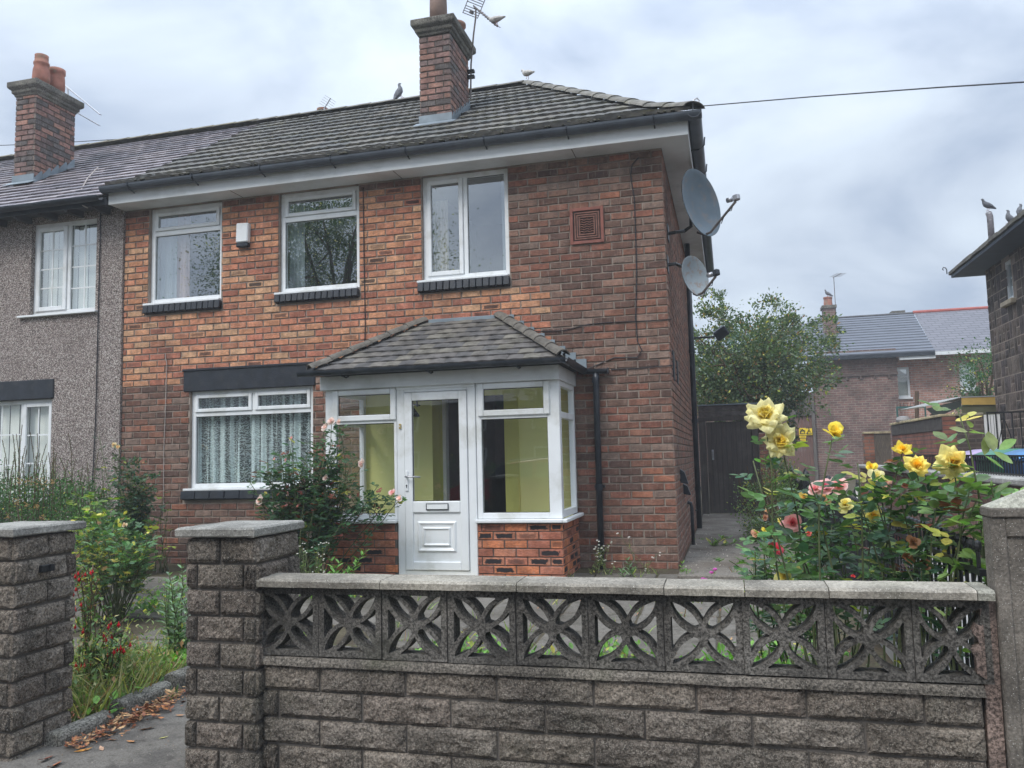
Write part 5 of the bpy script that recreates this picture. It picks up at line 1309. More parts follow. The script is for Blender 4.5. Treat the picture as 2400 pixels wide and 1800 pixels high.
def bin_(x, y, colname, col, label, lid=None):
    t = thing('wheelie_bin', label, 'wheelie bin', (x, y, .3), 'wheelie bins behind the low wall')
    M_ = plain('bin_'+colname, col, .45, .12, 3, .03, 20); ML = plain('bin_lid_'+colname, lid or col, .4, .12, 3, .03, 20)
    g = .33; T = Matrix.Translation((x, y, g))
    V = [(sx*(.20 if z < .5 else .27), sy*(.24 if z < .5 else .32), z) for z in (.06, 1.0) for sx, sy in ((-1, -1), (1, -1), (1, 1), (-1, 1))]
    MB().add([T @ Vector(v) for v in V], [(3, 2, 1, 0), (4, 5, 6, 7), (0, 1, 5, 4), (1, 2, 6, 5), (2, 3, 7, 6), (3, 0, 4, 7)]).build('bin_body', M_, t, bevel=.03, seg=2)
    m = MB(); n = 8; V = []
    for i in range(n+1):
        a = i/n; h = 1.02+.11*math.sin(PI*(.12+.8*a))
        for s in (-1, -.9, .9, 1): V.append(T @ Vector((-.30+.62*a, s*.335, h-(.035 if abs(s) == 1 else 0))))
    m.add(V, [(4*i+k, 4*i+k+1, 4*i+5+k, 4*i+4+k) for i in range(n) for k in range(3)]).build('lid', ML, t, smooth=True)
    MB().box(-.29, .29, -.33, .33, 1.0, 1.035, T).build('rim', M_, t, bevel=.01)
    MB().tube([T @ Vector((.30, -.25, 1.03)), T @ Vector((.36, -.2, 1.06)), T @ Vector((.36, .2, 1.06)), T @ Vector((.30, .25, 1.03))], .016, 8).build('handle', M_, t)
    for s in (-1, 1): MB().tube([T @ Vector((.2, s*.22, .1)), T @ Vector((.2, s*.27, .1))], .1, 16).build('wheel', M_blackpl, t)
bin_(3.62, 2.35, 'purple', (.085, .02, .16), 'purple wheelie bin with a pale lilac lid behind the low wall', (.38, .30, .48))
bin_(3.60, 1.52, 'green', (.015, .085, .055), 'dark green wheelie bin between the purple and the blue bins', (.05, .20, .13))
bin_(3.62, .62, 'blue', (.015, .06, .16), 'blue wheelie bin at the right edge beyond the low wall', (.06, .20, .42))

# ---------------------------------------------------------------- dark stone house on the right
sh = thing('stone_house', 'dark rough stone house with overhanging eaves at the right edge of the view', 'house', (8, 4, .3))
w = MB(); pierced(w, 'y', -2.0, 8.2, .2, 4.86, [(6.78, 7.13, 4.02, 4.72)], 5.414, 5.7); swall = w.build('side_wall', M_mortar, sh)
MB().box(5.701, 10, 8.0, 8.2, .2, 4.86).build('rear_wall', M_mortar, sh); MB().box(5.701, 10, -2, -1.8, .2, 4.86).build('front_wall', M_mortar, sh)
st = []; r = random.Random(21); Cst = [(.105, .082, .07), (.13, .10, .085), (.08, .066, .06), (.15, .12, .10), (.09, .072, .07)]
R = frame3((0, -1, 0), (1, 0, 0))
MB().box(.15, 1.0, yg+.031, yg+.04, .335, 2.10).build('gate_light_stop', M_seal, sg)  # black sheet added behind the boards to stop light showing through the gaps
z = .25
while z < 4.8:
    y = 3.2
    while y < 8.2:
        L = r.uniform(.16, .42); hh = .155
        b = min(y+L, 8.2); split = r.random()
        def put(y0, y1, z0, z1):
            if y1-y0 < .05: return
            if 6.70 < (y0+y1)/2 < 7.2 and 3.95 < (z0+z1)/2 < 4.78: return
            st.append(('stone%d' % r.randrange(6), TRS((5.407, (y0+y1)/2, (z0+z1)/2), R, (y1-y0-.018, .016, z1-z0-.018)), (*jit(r.choice(Cst), .18), 0)))
        if split < .3: put(y, b, z, z+hh); put(y, b, z+hh, z+2*hh)
        elif split < .55: put(y, b, z, z+2*hh)
        else:
            k = r.uniform(.35, .65); mm_ = y+(b-y)*k; put(y, mm_, z, z+2*hh); put(mm_, b, z, z+hh); put(mm_, b, z+hh, z+2*hh)
        y = b
    z += .31
emit(st, 'stone', swall, M_stone, limit=290, stuff='stone_courses')
m = MB(); y0, y1, z0, z1 = 6.78, 7.13, 4.02, 4.72
for (a, b, c, d) in ((y0, y0+.06, z0, z1), (y1-.06, y1, z0, z1), (y0+.06, y1-.06, z0, z0+.06), (y0+.06, y1-.06, z1-.06, z1)): m.box(5.43, 5.50, a, b, c, d)
ww = m.build('window', M_pvc, sh, bevel=.004); MB().box(5.46, 5.466, y0+.05, y1-.05, z0+.05, z1-.05).build('pane', M_glass_up, ww)
m = MB(); m.box(5.47, 5.6, y0, y1, z0, z1); m.build('blind', M_net, ww)
MB().box(5.33, 5.42, y0-.12, y1+.1, z0-.09, z0-.005).build('window_sill', plain('cream_stone', (.45, .38, .28), .85, .2, 6, .3, 60), sh, bevel=.01)
sroof = MB().add([(4.93, 8.68, 4.90), (4.93, -2.5, 4.90), (7.6, .2, 7.0), (7.6, 5.9, 7.0), (10.3, 8.68, 4.9), (10.3, -2.5, 4.9)], [(0, 1, 2, 3), (0, 3, 4), (3, 2, 5, 4), (1, 5, 2)]).build('roof', M_slate, sh); sroof.color = (.12, .11, .11, 0)
for i in range(22):
    MB().box(4.895, 5.05, 8.66-i*.5-.49, 8.66-i*.5, 4.865+.01*(i % 2), 4.925+.006*(i % 3)).build('eaves_tile', M_stonecap, sroof)
for i in range(4): MB().box(4.92+i*.3, 5.21+i*.3, 8.60, 8.72, 4.87, 4.93).build('eaves_tile', M_stonecap, sroof)
MB().box(4.93, 5.41, -2.0, 8.62, 4.80, 4.855).build('soffit', plain('blue_grey_soffit', (.06, .075, .10), .7), sh); MB().box(5.4101, 10, 8.21, 8.62, 4.80, 4.855).build('soffit', bpy.data.materials['blue_grey_soffit'], sh)
tag(MB().tube([(5.22, 7.02, 4.95), (5.22, 7.02, 5.55), (5.21, 7.05, 5.62)], .052, 12).build('soil_pipe', plain('grubby_pipe', (.13, .12, .13), .7, .3, 15, dirt=(.4, .4, .4), dscale=14, damt=.7), smooth=True), 'grey soil vent pipe rising above the eaves of the stone house', 'pipe')
m = MB(); m.tube([(4.88, 8.7, 4.90), (4.88, 8.70, 4.99), (4.86, 8.71, 5.03), (4.83, 8.72, 5.04), (4.81, 8.73, 5.01), (4.83, 8.72, 4.985)], .010, 6); m.build('eaves_hook', M_iron, sh)
pigeon((5.21, 7.05, 5.66), 3.6, 'pigeon sitting on top of the grey soil vent pipe', 1.05, .0)
pigeon(at(2361, 526, 5.9), 3.3, 'lower of the two pigeons on the stone house roof edge', 1.05, .6)
pigeon(at(2381, 510, 5.9), 3.3, 'upper of the two pigeons on the stone house roof edge', 1.05, .9)
br = thing('balcony_railing', 'black wrought iron railing with scrolled bars beside the stone house', 'railings', (4.6, 5, 1.4))
for z in (1.42, 2.0): MB().box(4.36, 5.38, 4.99, 5.01, z-.012, z+.012).build('rail', M_iron, br)
for i in range(10): MB().tube([(4.38+i*.11, 5, 1.0), (4.38+i*.11, 5, 2.0)], .009, 6).build('bar', M_iron, br)
for x in (4.6, 4.93):
    MB().tube([(x-.12, 5, 1.45), (x-.03, 5, 1.8), (x+.0, 5, 1.92), (x+.03, 5, 1.8), (x+.12, 5, 1.45)], .008, 5).build('scroll', M_iron, br)

# ---------------------------------------------------------------- far walls, garage and houses (seen small: brickwork by material)
def mat_bricktex(name, c1, c2, mortar, axis='x', bw=.235, bh=.0825, ms=.012, var=.35, off=.5):
    m, nt, b, out = new_mat(name); p = _pos(nt); sep = nt.nodes.new('ShaderNodeSeparateXYZ'); nt.links.new(p, sep.inputs[0])
    cb = nt.nodes.new('ShaderNodeCombineXYZ'); nt.links.new(sep.outputs[0 if axis == 'x' else 1], cb.inputs[0]); nt.links.new(sep.outputs[2], cb.inputs[1])
    t = nt.nodes.new('ShaderNodeTexBrick'); nt.links.new(cb.outputs[0], t.inputs['Vector']); t.offset = off
    t.inputs['Color1'].default_value = (*c1, 1); t.inputs['Color2'].default_value = (*c2, 1); t.inputs['Mortar'].default_value = (*mortar, 1)
    t.inputs['Scale'].default_value = 1; t.inputs['Mortar Size'].default_value = ms; t.inputs['Brick Width'].default_value = bw; t.inputs['Row Height'].default_value = bh; t.inputs['Bias'].default_value = 0; t.inputs['Mortar Smooth'].default_value = .2
    k = _ramp(nt, _noise(nt, p, 2.3, 6, .6), .3, .7, 1-var, 1+var)
    sc = nt.nodes.new('ShaderNodeVectorMath'); sc.operation = 'SCALE'; nt.links.new(t.outputs['Color'], sc.inputs[0]); nt.links.new(k, sc.inputs['Scale'])
    _setc(nt, b, sc.outputs[0]); b.inputs['Roughness'].default_value = .9; _bump(nt, b, _math(nt, 'SUBTRACT', 1., t.outputs['Fac']), .7, .01)
    return m
B_far = mat_bricktex('far_brick', (.19, .105, .085), (.13, .075, .068), (.21, .175, .15))
B_pink = mat_bricktex('pink_brick', (.50, .26, .20), (.34, .17, .135), (.46, .38, .33), var=.3)
B_redy = mat_bricktex('red_wall_brick', (.28, .10, .065), (.20, .08, .06), (.10, .07, .06), 'y', ms=.01)
B_dkx = mat_bricktex('dark_wall_brick', (.10, .07, .062), (.075, .058, .055), (.15, .12, .10))
def tex_wall(name, label, cat, x0, x1, y0, y1, z0, z1, mat, part='wall_face', cope=None, copecol=(.48, .40, .24)):
    t = thing(name, label, cat, ((x0+x1)/2, (y0+y1)/2, z0)); MB().box(x0, x1, y0, y1, z0, z1).build(part, mat, t)
    if cope:
        L = max(x1-x0, y1-y0); n = max(1, int(L/.6)); al = x1-x0 > y1-y0
        for i in range(n):
            a, b = i/n, (i+1)/n-.004
            if al: q = (x0+(x1-x0)*a, x0+(x1-x0)*b, y0-.04, y1+.04)
            else: q = (x0-.04, x1+.04, y0+(y1-y0)*a, y0+(y1-y0)*b)
            o = MB().box(*q, z1+.001, z1+cope).build('coping_stone', M_coping, t, bevel=.008); o.color = (*jit(copecol, .12), 0)
    return t
redw = tex_wall('red_brick_wall', 'red brick garden wall with yellowish coping running back beyond the roses', 'wall', 4.40, 4.62, 7.8, 12.7, .2, 2.06, B_redy, cope=.05)
m = MB()
for i in range(20): m.box(4.385, 4.399, 7.82+i*.243, 7.82+i*.243+.232, 1.82, 2.055)
m.build('soldier_course', plain('dark_brick_on_end', (.075, .065, .06), .9, .3, 9), redw, kind='stuff')
tex_wall('dark_brick_wall', 'short dark brick wall joining the red wall to the stone house', 'wall', 4.62, 5.08, 7.8, 8.0, .2, 2.06, B_dkx, cope=.05, copecol=(.3, .27, .2))
wb = thing('white_boarding', 'tall white boards with dark gaps beside the stone house wall', 'boarding', (5.2, 7.8, .3))
for i in range(5): MB().box(5.085+i*.055, 5.085+i*.055+.044, 7.78, 7.80, .3, 2.07).build('board', M_pvc, wb)
MB().box(5.08, 5.37, 7.802, 7.82, .3, 2.07).build('backing', M_seal, wb)
tex_wall('brick_wall_stub', 'low brick wall end with pale coping between the garage and the red wall', 'wall', 3.76, 3.99, 12.7, 12.9, .2, 1.87, mat_bricktex('orange_brick', (.36, .15, .09), (.28, .12, .08), (.2, .14, .11)), cope=.05)
rs = thing('reed_panel', 'grey reed screen panel with a pale top rail beside the red brick wall', 'panel', (4.18, 12.75, .3))
m = MB()
for i in range(22): m.tube([(4.0+i*.0172, 12.74, .4), (4.0+i*.0172, 12.74, 1.87)], .0084, 5)
m.build('reeds', M_reed, rs, kind='stuff')
o = MB().box(3.99, 4.38, 12.7, 12.85, 1.875, 1.925).build('top_rail', M_coping, rs); o.color = (.5, .42, .27, 0)
cpt = thing('carport', 'corrugated carport roof with an ochre fascia board behind the red brick wall', 'carport', (5.3, 10, .3))
m = MB(); m.poly([(5.30, 10, 2.37), (5.93, 10, 2.35), (5.93, 10, 2.51), (5.30, 10, 2.52)], .03); m.build('fascia_board', plain('ochre_paint', (.52, .34, .08), .7, .12, 6), cpt)
m = MB(); V = []; n = 40
for i in range(n+1):
    t = i/n; x = 4.56+.72*t; z = 2.36+.17*t+.012*math.sin(i*PI/1.0+PI/2)
    V += [(x, 9.98, z), (x, 12.5, z+.05)]
for t_ in (0, .5, 1): pass
m.add(V, [(2*i, 2*i+2, 2*i+3, 2*i+1) for i in range(n)]).build('corrugated_sheet', plain('corrugated', (.42, .43, .42), .5, .2, 5), cpt)
MB().poly([(5.28, 9.99, 2.52), (5.95, 9.99, 2.52), (5.95, 12.5, 2.56), (5.28, 12.5, 2.56)], .02, (0, 0, 1)).build('flat_roof', plain('roof_felt', (.35, .36, .37), .7), cpt)
MB().poly([(4.62, 10.02, 2.32), (5.29, 10.02, 2.47), (5.29, 10.02, 2.34), (4.80, 10.02, 2.12)], .05).build('gable_board', plain('dark_green_paint', (.035, .045, .04), .6), cpt)
MB().poly([(5.30, 10.03, 2.15), (5.95, 10.03, 2.15), (5.95, 10.03, 2.36), (5.30, 10.03, 2.36)], .02).build('under_beam', plain('olive_beam', (.10, .10, .05), .7), cpt)
for x in (4.7, 5.6): MB().box(x, x+.08, 10.04, 10.12, .3, 2.2).build('carport_post', M_gatewood, cpt)
gf = thing('mesh_frame', 'green metal frame with wire mesh standing beyond the red brick wall', 'frame', (5.7, 17, .4))
for (a, b, c, d) in ((5.33, 6.12, 2.66, 2.72), (5.33, 6.12, 2.30, 2.35), (5.33, 5.37, .4, 2.66), (6.08, 6.12, .4, 2.66)): MB().box(a, b, 17, 17.04, c, d).build('frame_bar', plain('green_frame2', (.03, .10, .09), .5) if 'green_frame2' not in bpy.data.materials else bpy.data.materials['green_frame2'], gf)
m = MB()
for i in range(18): m.tube([(5.38+i*.04, 17.02, 2.35), (5.38+i*.04, 17.02, 2.66)], .003, 4)
for i in range(9): m.tube([(5.36+i*.09, 17.02, 2.72), (5.36+i*.09, 17.02, 2.82)], .008, 4)
m.build('mesh_wires', M_iron, gf, kind='stuff')
tag(MB().tube([(5.08, 13.2, .4), (5.08, 13.2, 2.3), (5.12, 13.2, 2.9)], .05, 7).build('timber_post', M_stemb), 'dark leaning timber post behind the red brick wall', 'post')
tag(MB().lathe([(.02, .12), (.12, .10), (.16, .03), (.15, -.02)], (4.46, 11.6, 2.12), 14).build('grey_bundle', plain('grey_cloth', (.28, .27, .27), .9)), 'grey rounded bundle lying on the red wall coping', 'bundle')

gh = thing('rear_house', 'brick house far behind with a dark grey tiled roof and a slate roof beside it', 'house', (6, 25, .45))
MB().box(3.60, 6.36, 22.0, 22.3, .3, 5.0).build('wing_wall', B_far, gh)
MB().box(3.55, 6.40, 21.93, 21.999, 4.50, 4.66).build('string_course', plain('soldier_brick', (.17, .10, .08), .9, .3, 12), gh)
MB().box(3.55, 6.40, 21.90, 21.999, 4.70, 4.78).build('corbel_course', plain('corbel_brick', (.11, .08, .07), .9, .3, 12), gh)
MB().box(3.55, 6.38, 21.94, 21.999, 4.08, 4.17).build('string_course', bpy.data.materials['corbel_brick'], gh)
for i in range(6): MB().box(3.75+i*.46, 3.83+i*.46, 21.95, 21.999, 3.97, 4.079).build('corbel_brick', bpy.data.materials['corbel_brick'], gh)
RW1 = [at(2103, 932, 22.6), at(2130, 860, 22.6)]; RW2 = [at(2252, 918, 22.6), at(2284, 853, 22.6)]
ops = [(RW1[0].x-.3, RW1[1].x, RW1[0].z, RW1[1].z), (RW2[0].x, RW2[1].x, RW2[0].z, RW2[1].z)]
m = MB(); pierced(m, 'x', 6.37, 11.5, .3, 4.95, ops, 22.6, 22.85); m.build('rear_wall', B_pink, gh)
for (a, b, c, d) in ops:
    m = MB(); ring(m, a, b, c, d, 22.62, 22.68, .07); zt = c+(d-c)*.68; m.box(a+.07, b-.07, 22.62, 22.68, zt-.03, zt+.03)
    q = m.build('window', M_pvc, gh); MB().box(a+.05, b-.05, 22.66, 22.665, c+.05, d-.05).build('pane', M_glass_up, q); MB().box(a, b, 22.72, 22.74, c, d).build('blind', M_blind, q)
    MB().box(a-.05, b+.05, 22.52, 22.6, c-.06, c).build('window_sill', M_pvc, q)
er, zr_ = 21.7, 4.80; rx0 = at(1915, 748, 27).x; zr2 = at(2100, 738, 27).z; split = at(2140, 737, 27).x; sple = at(2193, 846, er).x
F1 = [(rx0-5.0, er, zr_), (sple, er, zr_), (split, 27, zr2), (rx0, 27, zr2)]
rg = MB().add([(*p_[:2], p_[2]-.03) for p_ in F1], [(0, 1, 2, 3)]).build('tiled_roof', M_slate, gh); rg.color = (.05, .055, .065, 0)
n = 15; gtile = plain('grey_flat_tile', (.105, .115, .14), .6, .1, 3, .1, 30)
for i in range(n):
    t0, t1 = i/n, (i+1)/n
    L0 = Vector(F1[0]).lerp(Vector(F1[3]), t0); R0 = Vector(F1[1]).lerp(Vector(F1[2]), t0); L1 = Vector(F1[0]).lerp(Vector(F1[3]), t1); R1 = Vector(F1[1]).lerp(Vector(F1[2]), t1)
    up = Vector((0, 0, .045)); MB().add([L0, R0, L0+up, R0+up, L1+Vector((0, 0, .01)), R1+Vector((0, 0, .01))], [(0, 1, 3, 2), (2, 3, 5, 4)]).build('tile_course', gtile, rg)
F2 = [(sple+.03, er+.1, zr_), (13.5, er+.1, zr_), (13.5, 27, zr2+.03), (split+.03, 27, zr2+.03)]
m, nt, b_, out = new_mat('far_slate'); p_ = _pos(nt)
tb = nt.nodes.new('ShaderNodeTexBrick'); sp_ = nt.nodes.new('ShaderNodeSeparateXYZ'); nt.links.new(p_, sp_.inputs[0]); cb_ = nt.nodes.new('ShaderNodeCombineXYZ'); nt.links.new(sp_.outputs[0], cb_.inputs[0]); nt.links.new(sp_.outputs[2], cb_.inputs[1]); nt.links.new(cb_.outputs[0], tb.inputs['Vector'])
for k_, v_ in (('Color1', (.15, .145, .165, 1)), ('Color2', (.115, .112, .13, 1)), ('Mortar', (.04, .04, .05, 1)), ('Scale', 1), ('Mortar Size', .014), ('Brick Width', .36), ('Row Height', .125)): tb.inputs[k_].default_value = v_
_setc(nt, b_, tb.outputs['Color']); b_.inputs['Roughness'].default_value = .6; M_farslate = m
MB().add(F2, [(0, 1, 2, 3)]).build('slate_roof', M_farslate, gh)
n = 16
for i in range(n): MB().tube([(split+(13.5-split)*i/n, 27, zr2+.05), (split+(13.5-split)*(i+.97)/n, 27, zr2+.05)], .075, 8).build('ridge_tile', plain('red_ridge', (.36, .09, .07), .8) if 'red_ridge' not in bpy.data.materials else bpy.data.materials['red_ridge'], gh)
MB().tube([(rx0-.1, 27, zr2+.02), (split, 27, zr2+.02)], .06, 6).build('ridge', M_slate, gh).color = (.07, .07, .075, 0)
MB().box(rx0-5, sple-.02, er-.1, er, zr_-.14, zr_-.01).build('gutter', M_blackpl, gh); MB().box(sple, 13.5, er, er+.08, zr_-.14, zr_-.02).build('gutter', M_pvc_dull, gh); MB().box(6.4, sple, er-.04, er+.05, zr_-.25, zr_-.145).build('fascia', M_pvc_dull, gh)
MB().box(6.37, 13.5, er+.081, 22.6, zr_-.02, zr_-.01).build('soffit', M_pvc_dull, gh)
fx0, fx1 = at(1932, 760, 24.4).x, at(1960, 760, 24.4).x
fch = MB().box(fx0, fx1, 24.4, 25.0, 5.4, at(1945, 716, 24.4).z).build('chimney', B_far, gh)
MB().lathe([(.17, 0), (.15, .3), (.17, .32), (.17, .38)], ((fx0+fx1)/2, 24.7, at(1945, 716, 24.4).z), 12).build('chimney_pot', M_terra, fch)
MB().box(fx0-.05, fx1+.05, 24.35, 25.05, at(1945, 722, 24.4).z, at(1945, 715, 24.4).z).build('chimney_cap', M_stonecap, fch)
MB().box(at(2090, 735, 27.5).x, at(2122, 735, 27.5).x, 27.5, 28.1, 6, at(2105, 728, 27.5).z).build('chimney', M_stonecap, gh)
tf = fx1+.05
aerial('tv_aerial', 'tall thin aerial pole on the far grey roofed house', (tf, 24.7, 7), [(tf, 24.7, 6), (tf, 24.7, at(1954, 650, 24.7).z)], (.3, -1, 0), 6, .7, .22, M_rusty, False)
pigeon(((fx0+fx1)/2, 24.7, at(1945, 716, 24.4).z+.40), 3.3, 'bird on the pot of the far chimney', 1.3, .2)
# garage front
gr = thing('garage_doors', 'tall weathered red brown garage doors with two small yellow warning signs', 'garage doors', (2.6, 21.9, .45))
g0, g1 = 1.6, 3.46
tz_ = at(1980, 917, 22).z; mz = at(1975, 969, 22).z; bz_ = at(1990, 1124, 22).z
for i in range(14): MB().box(g0+i*.133, g0+i*.133+.128, 21.95, 22.0, bz_, mz-.03).build('door_board', M_garagewood, gr)
for i in range(14): MB().box(g0+i*.133, g0+i*.133+.128, 21.93, 21.99, mz+.02, tz_-.08).build('upper_board', M_oldwood, gr)
MB().box(g0-.1, g1+.0, 21.88, 21.99, mz-.03, mz+.02).build('cross_rail', M_oldwood, gr); MB().box(g0-.1, g1+.1, 21.88, 21.99, tz_-.08, tz_).build('top_rail', M_oldwood, gr); MB().box(g1, g1+.1, 21.88, 21.99, bz_, tz_-.08).build('door_frame', M_oldwood, gr)
MB().box(-6, g0-.1, 21.95, 22.2, .3, 3.6).build('garage_side_wall', B_far, gr)
def sign(u0, v0, u1, v1, tri, label):
    a, b = at(u0, v1, 21.93), at(u1, v0, 21.93)
    s = thing('warning_sign', label, 'warning sign', (a.x, 21.93, a.z)); MB().box(a.x, b.x, 21.90, 21.93, a.z, b.z).build('plate', M_yellow, s)
    if tri:
        cx, w_ = (a.x+b.x)/2, (b.x-a.x)*.38; zb, zt = a.z+(b.z-a.z)*(.22 if tri == 1 else .2), a.z+(b.z-a.z)*.85
        T = [(cx-w_, 21.895, zb), (cx+w_, 21.895, zb), (cx, 21.895, zt)]
        MB().tube(T+[T[0]], .018, 4, caps=False).build('triangle', M_seal, s)
        if tri == 1: MB().tube([(cx-.08, 21.895, zb+.07), (cx, 21.895, zb+.13), (cx+.09, 21.895, zb+.08)], .025, 4).build('pictogram', M_seal, s)
        else: MB().box(cx-.014, cx+.014, 21.89, 21.897, zb+.12, zb+.25).build('exclamation', M_seal, s); MB().box(cx-.014, cx+.014, 21.89, 21.897, zb+.06, zb+.09).build('exclamation', M_seal, s)
    else:
        m = MB()
        for k in range(3): m.box(a.x+.03, b.x-.03, 21.893, 21.8995, a.z+(b.z-a.z)*(.2+.25*k), a.z+(b.z-a.z)*(.26+.25*k))
        m.build('small_print', plain('brown_print', (.25, .16, .02), .7) if 'brown_print' not in bpy.data.materials else bpy.data.materials['brown_print'], s)
sign(1873, 1003, 1888, 1020, 1, 'yellow sign with a black triangle on the garage doors, left one')
sign(1889, 1004, 1903, 1020, 2, 'yellow sign with an exclamation triangle on the garage doors')
sign(1874, 1021, 1889, 1027, 0, 'plain yellow strip sign under the left triangle sign')
sign(1876, 1028, 1888, 1035, 0, 'lowest small yellow sign on the garage doors')
# telephone wires
tag(MB().tube([at(1618, 251, -.2), at(1900, 227, -1.2), at(2200, 205, -2.2), at(2520, 185, -3.2)], .006, 5).build('telephone_wire', M_cable), 'telephone wire leaving the house corner towards the upper right', 'wire')
tag(MB().tube([at(-60, 343, 8), at(100, 337, 8), at(250, 328, 8), at(400, 320, 8)], .01, 5).build('telephone_wire', M_cable), 'telephone wire passing behind the left chimney', 'wire')
m = MB(); c = at(1623, 240, -.35); m.tube([c+Vector((0, 0, -.12)), c, c+Vector((.02, 0, .03)), c+Vector((.05, 0, .04)), c+Vector((.07, 0, .01)), c+Vector((.05, 0, -.015))], .009, 6)
tag(m.build('eaves_hook', M_alu), 'curled wire hook at the right corner of the eaves', 'hook')
# ---------------------------------------------------------------- leaf and petal prototypes
def plant_protos():
    v = [(0, 0, 0), (.35, 0, -.035), (.7, 0, -.03), (1, 0, .0), (.22, .2, .03), (.55, .29, .05), (.83, .17, .02), (.22, -.2, .03), (.55, -.29, .05), (.83, -.17, .02)]
    proto('leaflet', v, [(0, 1, 4), (1, 2, 5, 4), (2, 3, 6, 5), (0, 7, 1), (1, 7, 8, 2), (2, 8, 9, 3)])
    v2 = [(x, y*.45, z+.12*x*x*-1) for x, y, z in v]; proto('lance', v2, PROTO['leaflet'][1])
    proto('small', [(0, 0, 0), (.5, .26, .04), (1, 0, -.02), (.5, -.26, .04)], [(0, 3, 2), (0, 2, 1)])
    proto('blade', [(0, -.03, 0), (0, .03, 0), (.5, -.022, .0), (.5, .022, 0), (.85, -.012, -.10), (.85, .012, -.10), (1, 0, -.2)], [(0, 1, 3, 2), (2, 3, 5, 4), (4, 5, 6)])
    r = random.Random(2)
    for k in range(3):
        V = []; n = 4
        for i in range(n+1):
            t = i/n; w = (.10+.46*math.sin(PI*min(1, t*.72+.08)))*(1 if i < n else .35)
            for s in (-1, -.5, 0, .5, 1): V.append((t, s*w, .34*t*t-(.12*abs(s)**2 if i < n else 0)*1+(-.22*t**5 if k else -.1*t**4)+(.03*r.uniform(-1, 1) if i else 0)))
        proto('petal%d' % k, V, [(5*i+j, 5*i+j+1, 5*i+6+j, 5*i+5+j) for i in range(n) for j in range(4)])
    for k in range(3):
        V = []; n = 5
        for i in range(n+1):
            t = i/n; w = .50*math.sin(PI*(t*.80+.10))*(1-t)**.32+.012
            for s in (-1, -.5, 0, .5, 1): V.append((t, s*w, .30*t*t-.24*abs(s)**2.2*t-.16*t**5+(.03*r.uniform(-1, 1) if i else 0)))
        proto('point%d' % k, V, [(5*i+j, 5*i+j+1, 5*i+6+j, 5*i+5+j) for i in range(n) for j in range(4)])
    V = []; Fd = []; rd = random.Random(6); n = 12
    for k in range(n):   # a curled, lobed outline round a raised midrib
        a = 2*PI*k/n; q = (.30+.12*math.cos(a*2))*(1.0 if k % 2 == 0 else .72)*rd.uniform(.85, 1.15)
        x = .5+q*1.25*math.cos(a); y = q*.95*math.sin(a); V.append((x, y, .03+.5*y*y+.2*(x-.5)**2+rd.uniform(-.03, .03)))
    V += [(.2, 0, .02), (.5, .0, .0), (.8, 0, .04)]
    for k in range(n):
        x = (V[k][0]+V[(k+1) % n][0])/2; h = n if x < .35 else (n+1 if x < .65 else n+2); Fd.append((k, (k+1) % n, h))
    for k in range(n):
        pass
    Fd += [(2, n+1, n+2)] if 0 else []
    Fd += [(n, n+1, 4), (n, 8, n+1), (n+1, n+2, 2), (n+1, 10, n+2)]
    proto('dry', V, Fd)
plant_protos()
def lm(p, d, n, L, w=1.):
    d = Vector(d).normalized(); n = Vector(n); n = (n-d*n.dot(d)); n = n.normalized() if n.length > 1e-5 else d.orthogonal().normalized(); s = n.cross(d)
    R = Matrix(((d.x, s.x, n.x), (d.y, s.y, n.y), (d.z, s.z, n.z))); return TRS(p, R, (L, L*w, L))
def rv(r, a=1): return Vector((r.uniform(-a, a), r.uniform(-a, a), r.uniform(-a, a)))
def brite(c, k=1.35): return tuple(x*k for x in c)
GREENS = [(.035, .075, .028), (.045, .095, .04), (.055, .11, .035), (.03, .06, .035)]
ROSEG = [(.05, .105, .055), (.04, .08, .048), (.07, .145, .05), (.10, .19, .06), (.08, .135, .08)]
def leafcol(r, pal, yel=.06, red=0., brown=0.):
    q = r.random()
    if q < yel: c = r.choice([(.30, .30, .06), (.38, .34, .08), (.22, .26, .05)])
    elif q < yel+red: c = (.16, .055, .04)
    elif q < yel+red+brown: c = (.20, .11, .05)
    else: c = r.choice(pal)
    k = r.uniform(.95, 1.8); return (c[0]*k, c[1]*k, c[2]*k, 0)
def stem_pts(a, b, r, n=7, sag=.05):
    a, b = Vector(a), Vector(b); L = (b-a).length; o = rv(r, .08*L); pts = []
    for i in range(n+1):
        t = i/n; pts.append(a.lerp(b, t)+o*math.sin(PI*t)+rv(r, .008*L)*(1 if 0 < i < n else 0)+Vector((0, 0, sag*L*math.sin(PI*t))))
    return pts
def pathpt(pts, t):
    k = min(len(pts)-1.001, max(0, t*(len(pts)-1))); i = int(k); return pts[i].lerp(pts[i+1], k-i), (pts[i+1]-pts[i]).normalized()
def compound(out, p, d, r, size, pal, **kw):
    """a rose leaf: five leaflets on a stalk"""
    d = Vector(d).normalized(); up = (Vector((0, 0, 1))+rv(r, .5)); s = d.cross(up).normalized(); c = leafcol(r, pal, **kw)
    for (t, sg) in ((.45, 1), (.45, -1), (.8, 1), (.8, -1), (1., 0)):
        if r.random() < .06: continue
        q = p+d*(size*1.5*t)+Vector((0, 0, -.25*size*t*t)); dd = (d*(1 if sg == 0 else .55)+s*sg+Vector((0, 0, -.25))+rv(r, .25))
        cc = tuple(x*r.uniform(.85, 1.15) for x in c[:3])+(0,)
        out.append(('leaflet', lm(q, dd, up+rv(r, .35), size*r.uniform(.8, 1.15), r.uniform(.9, 1.25)), cc))
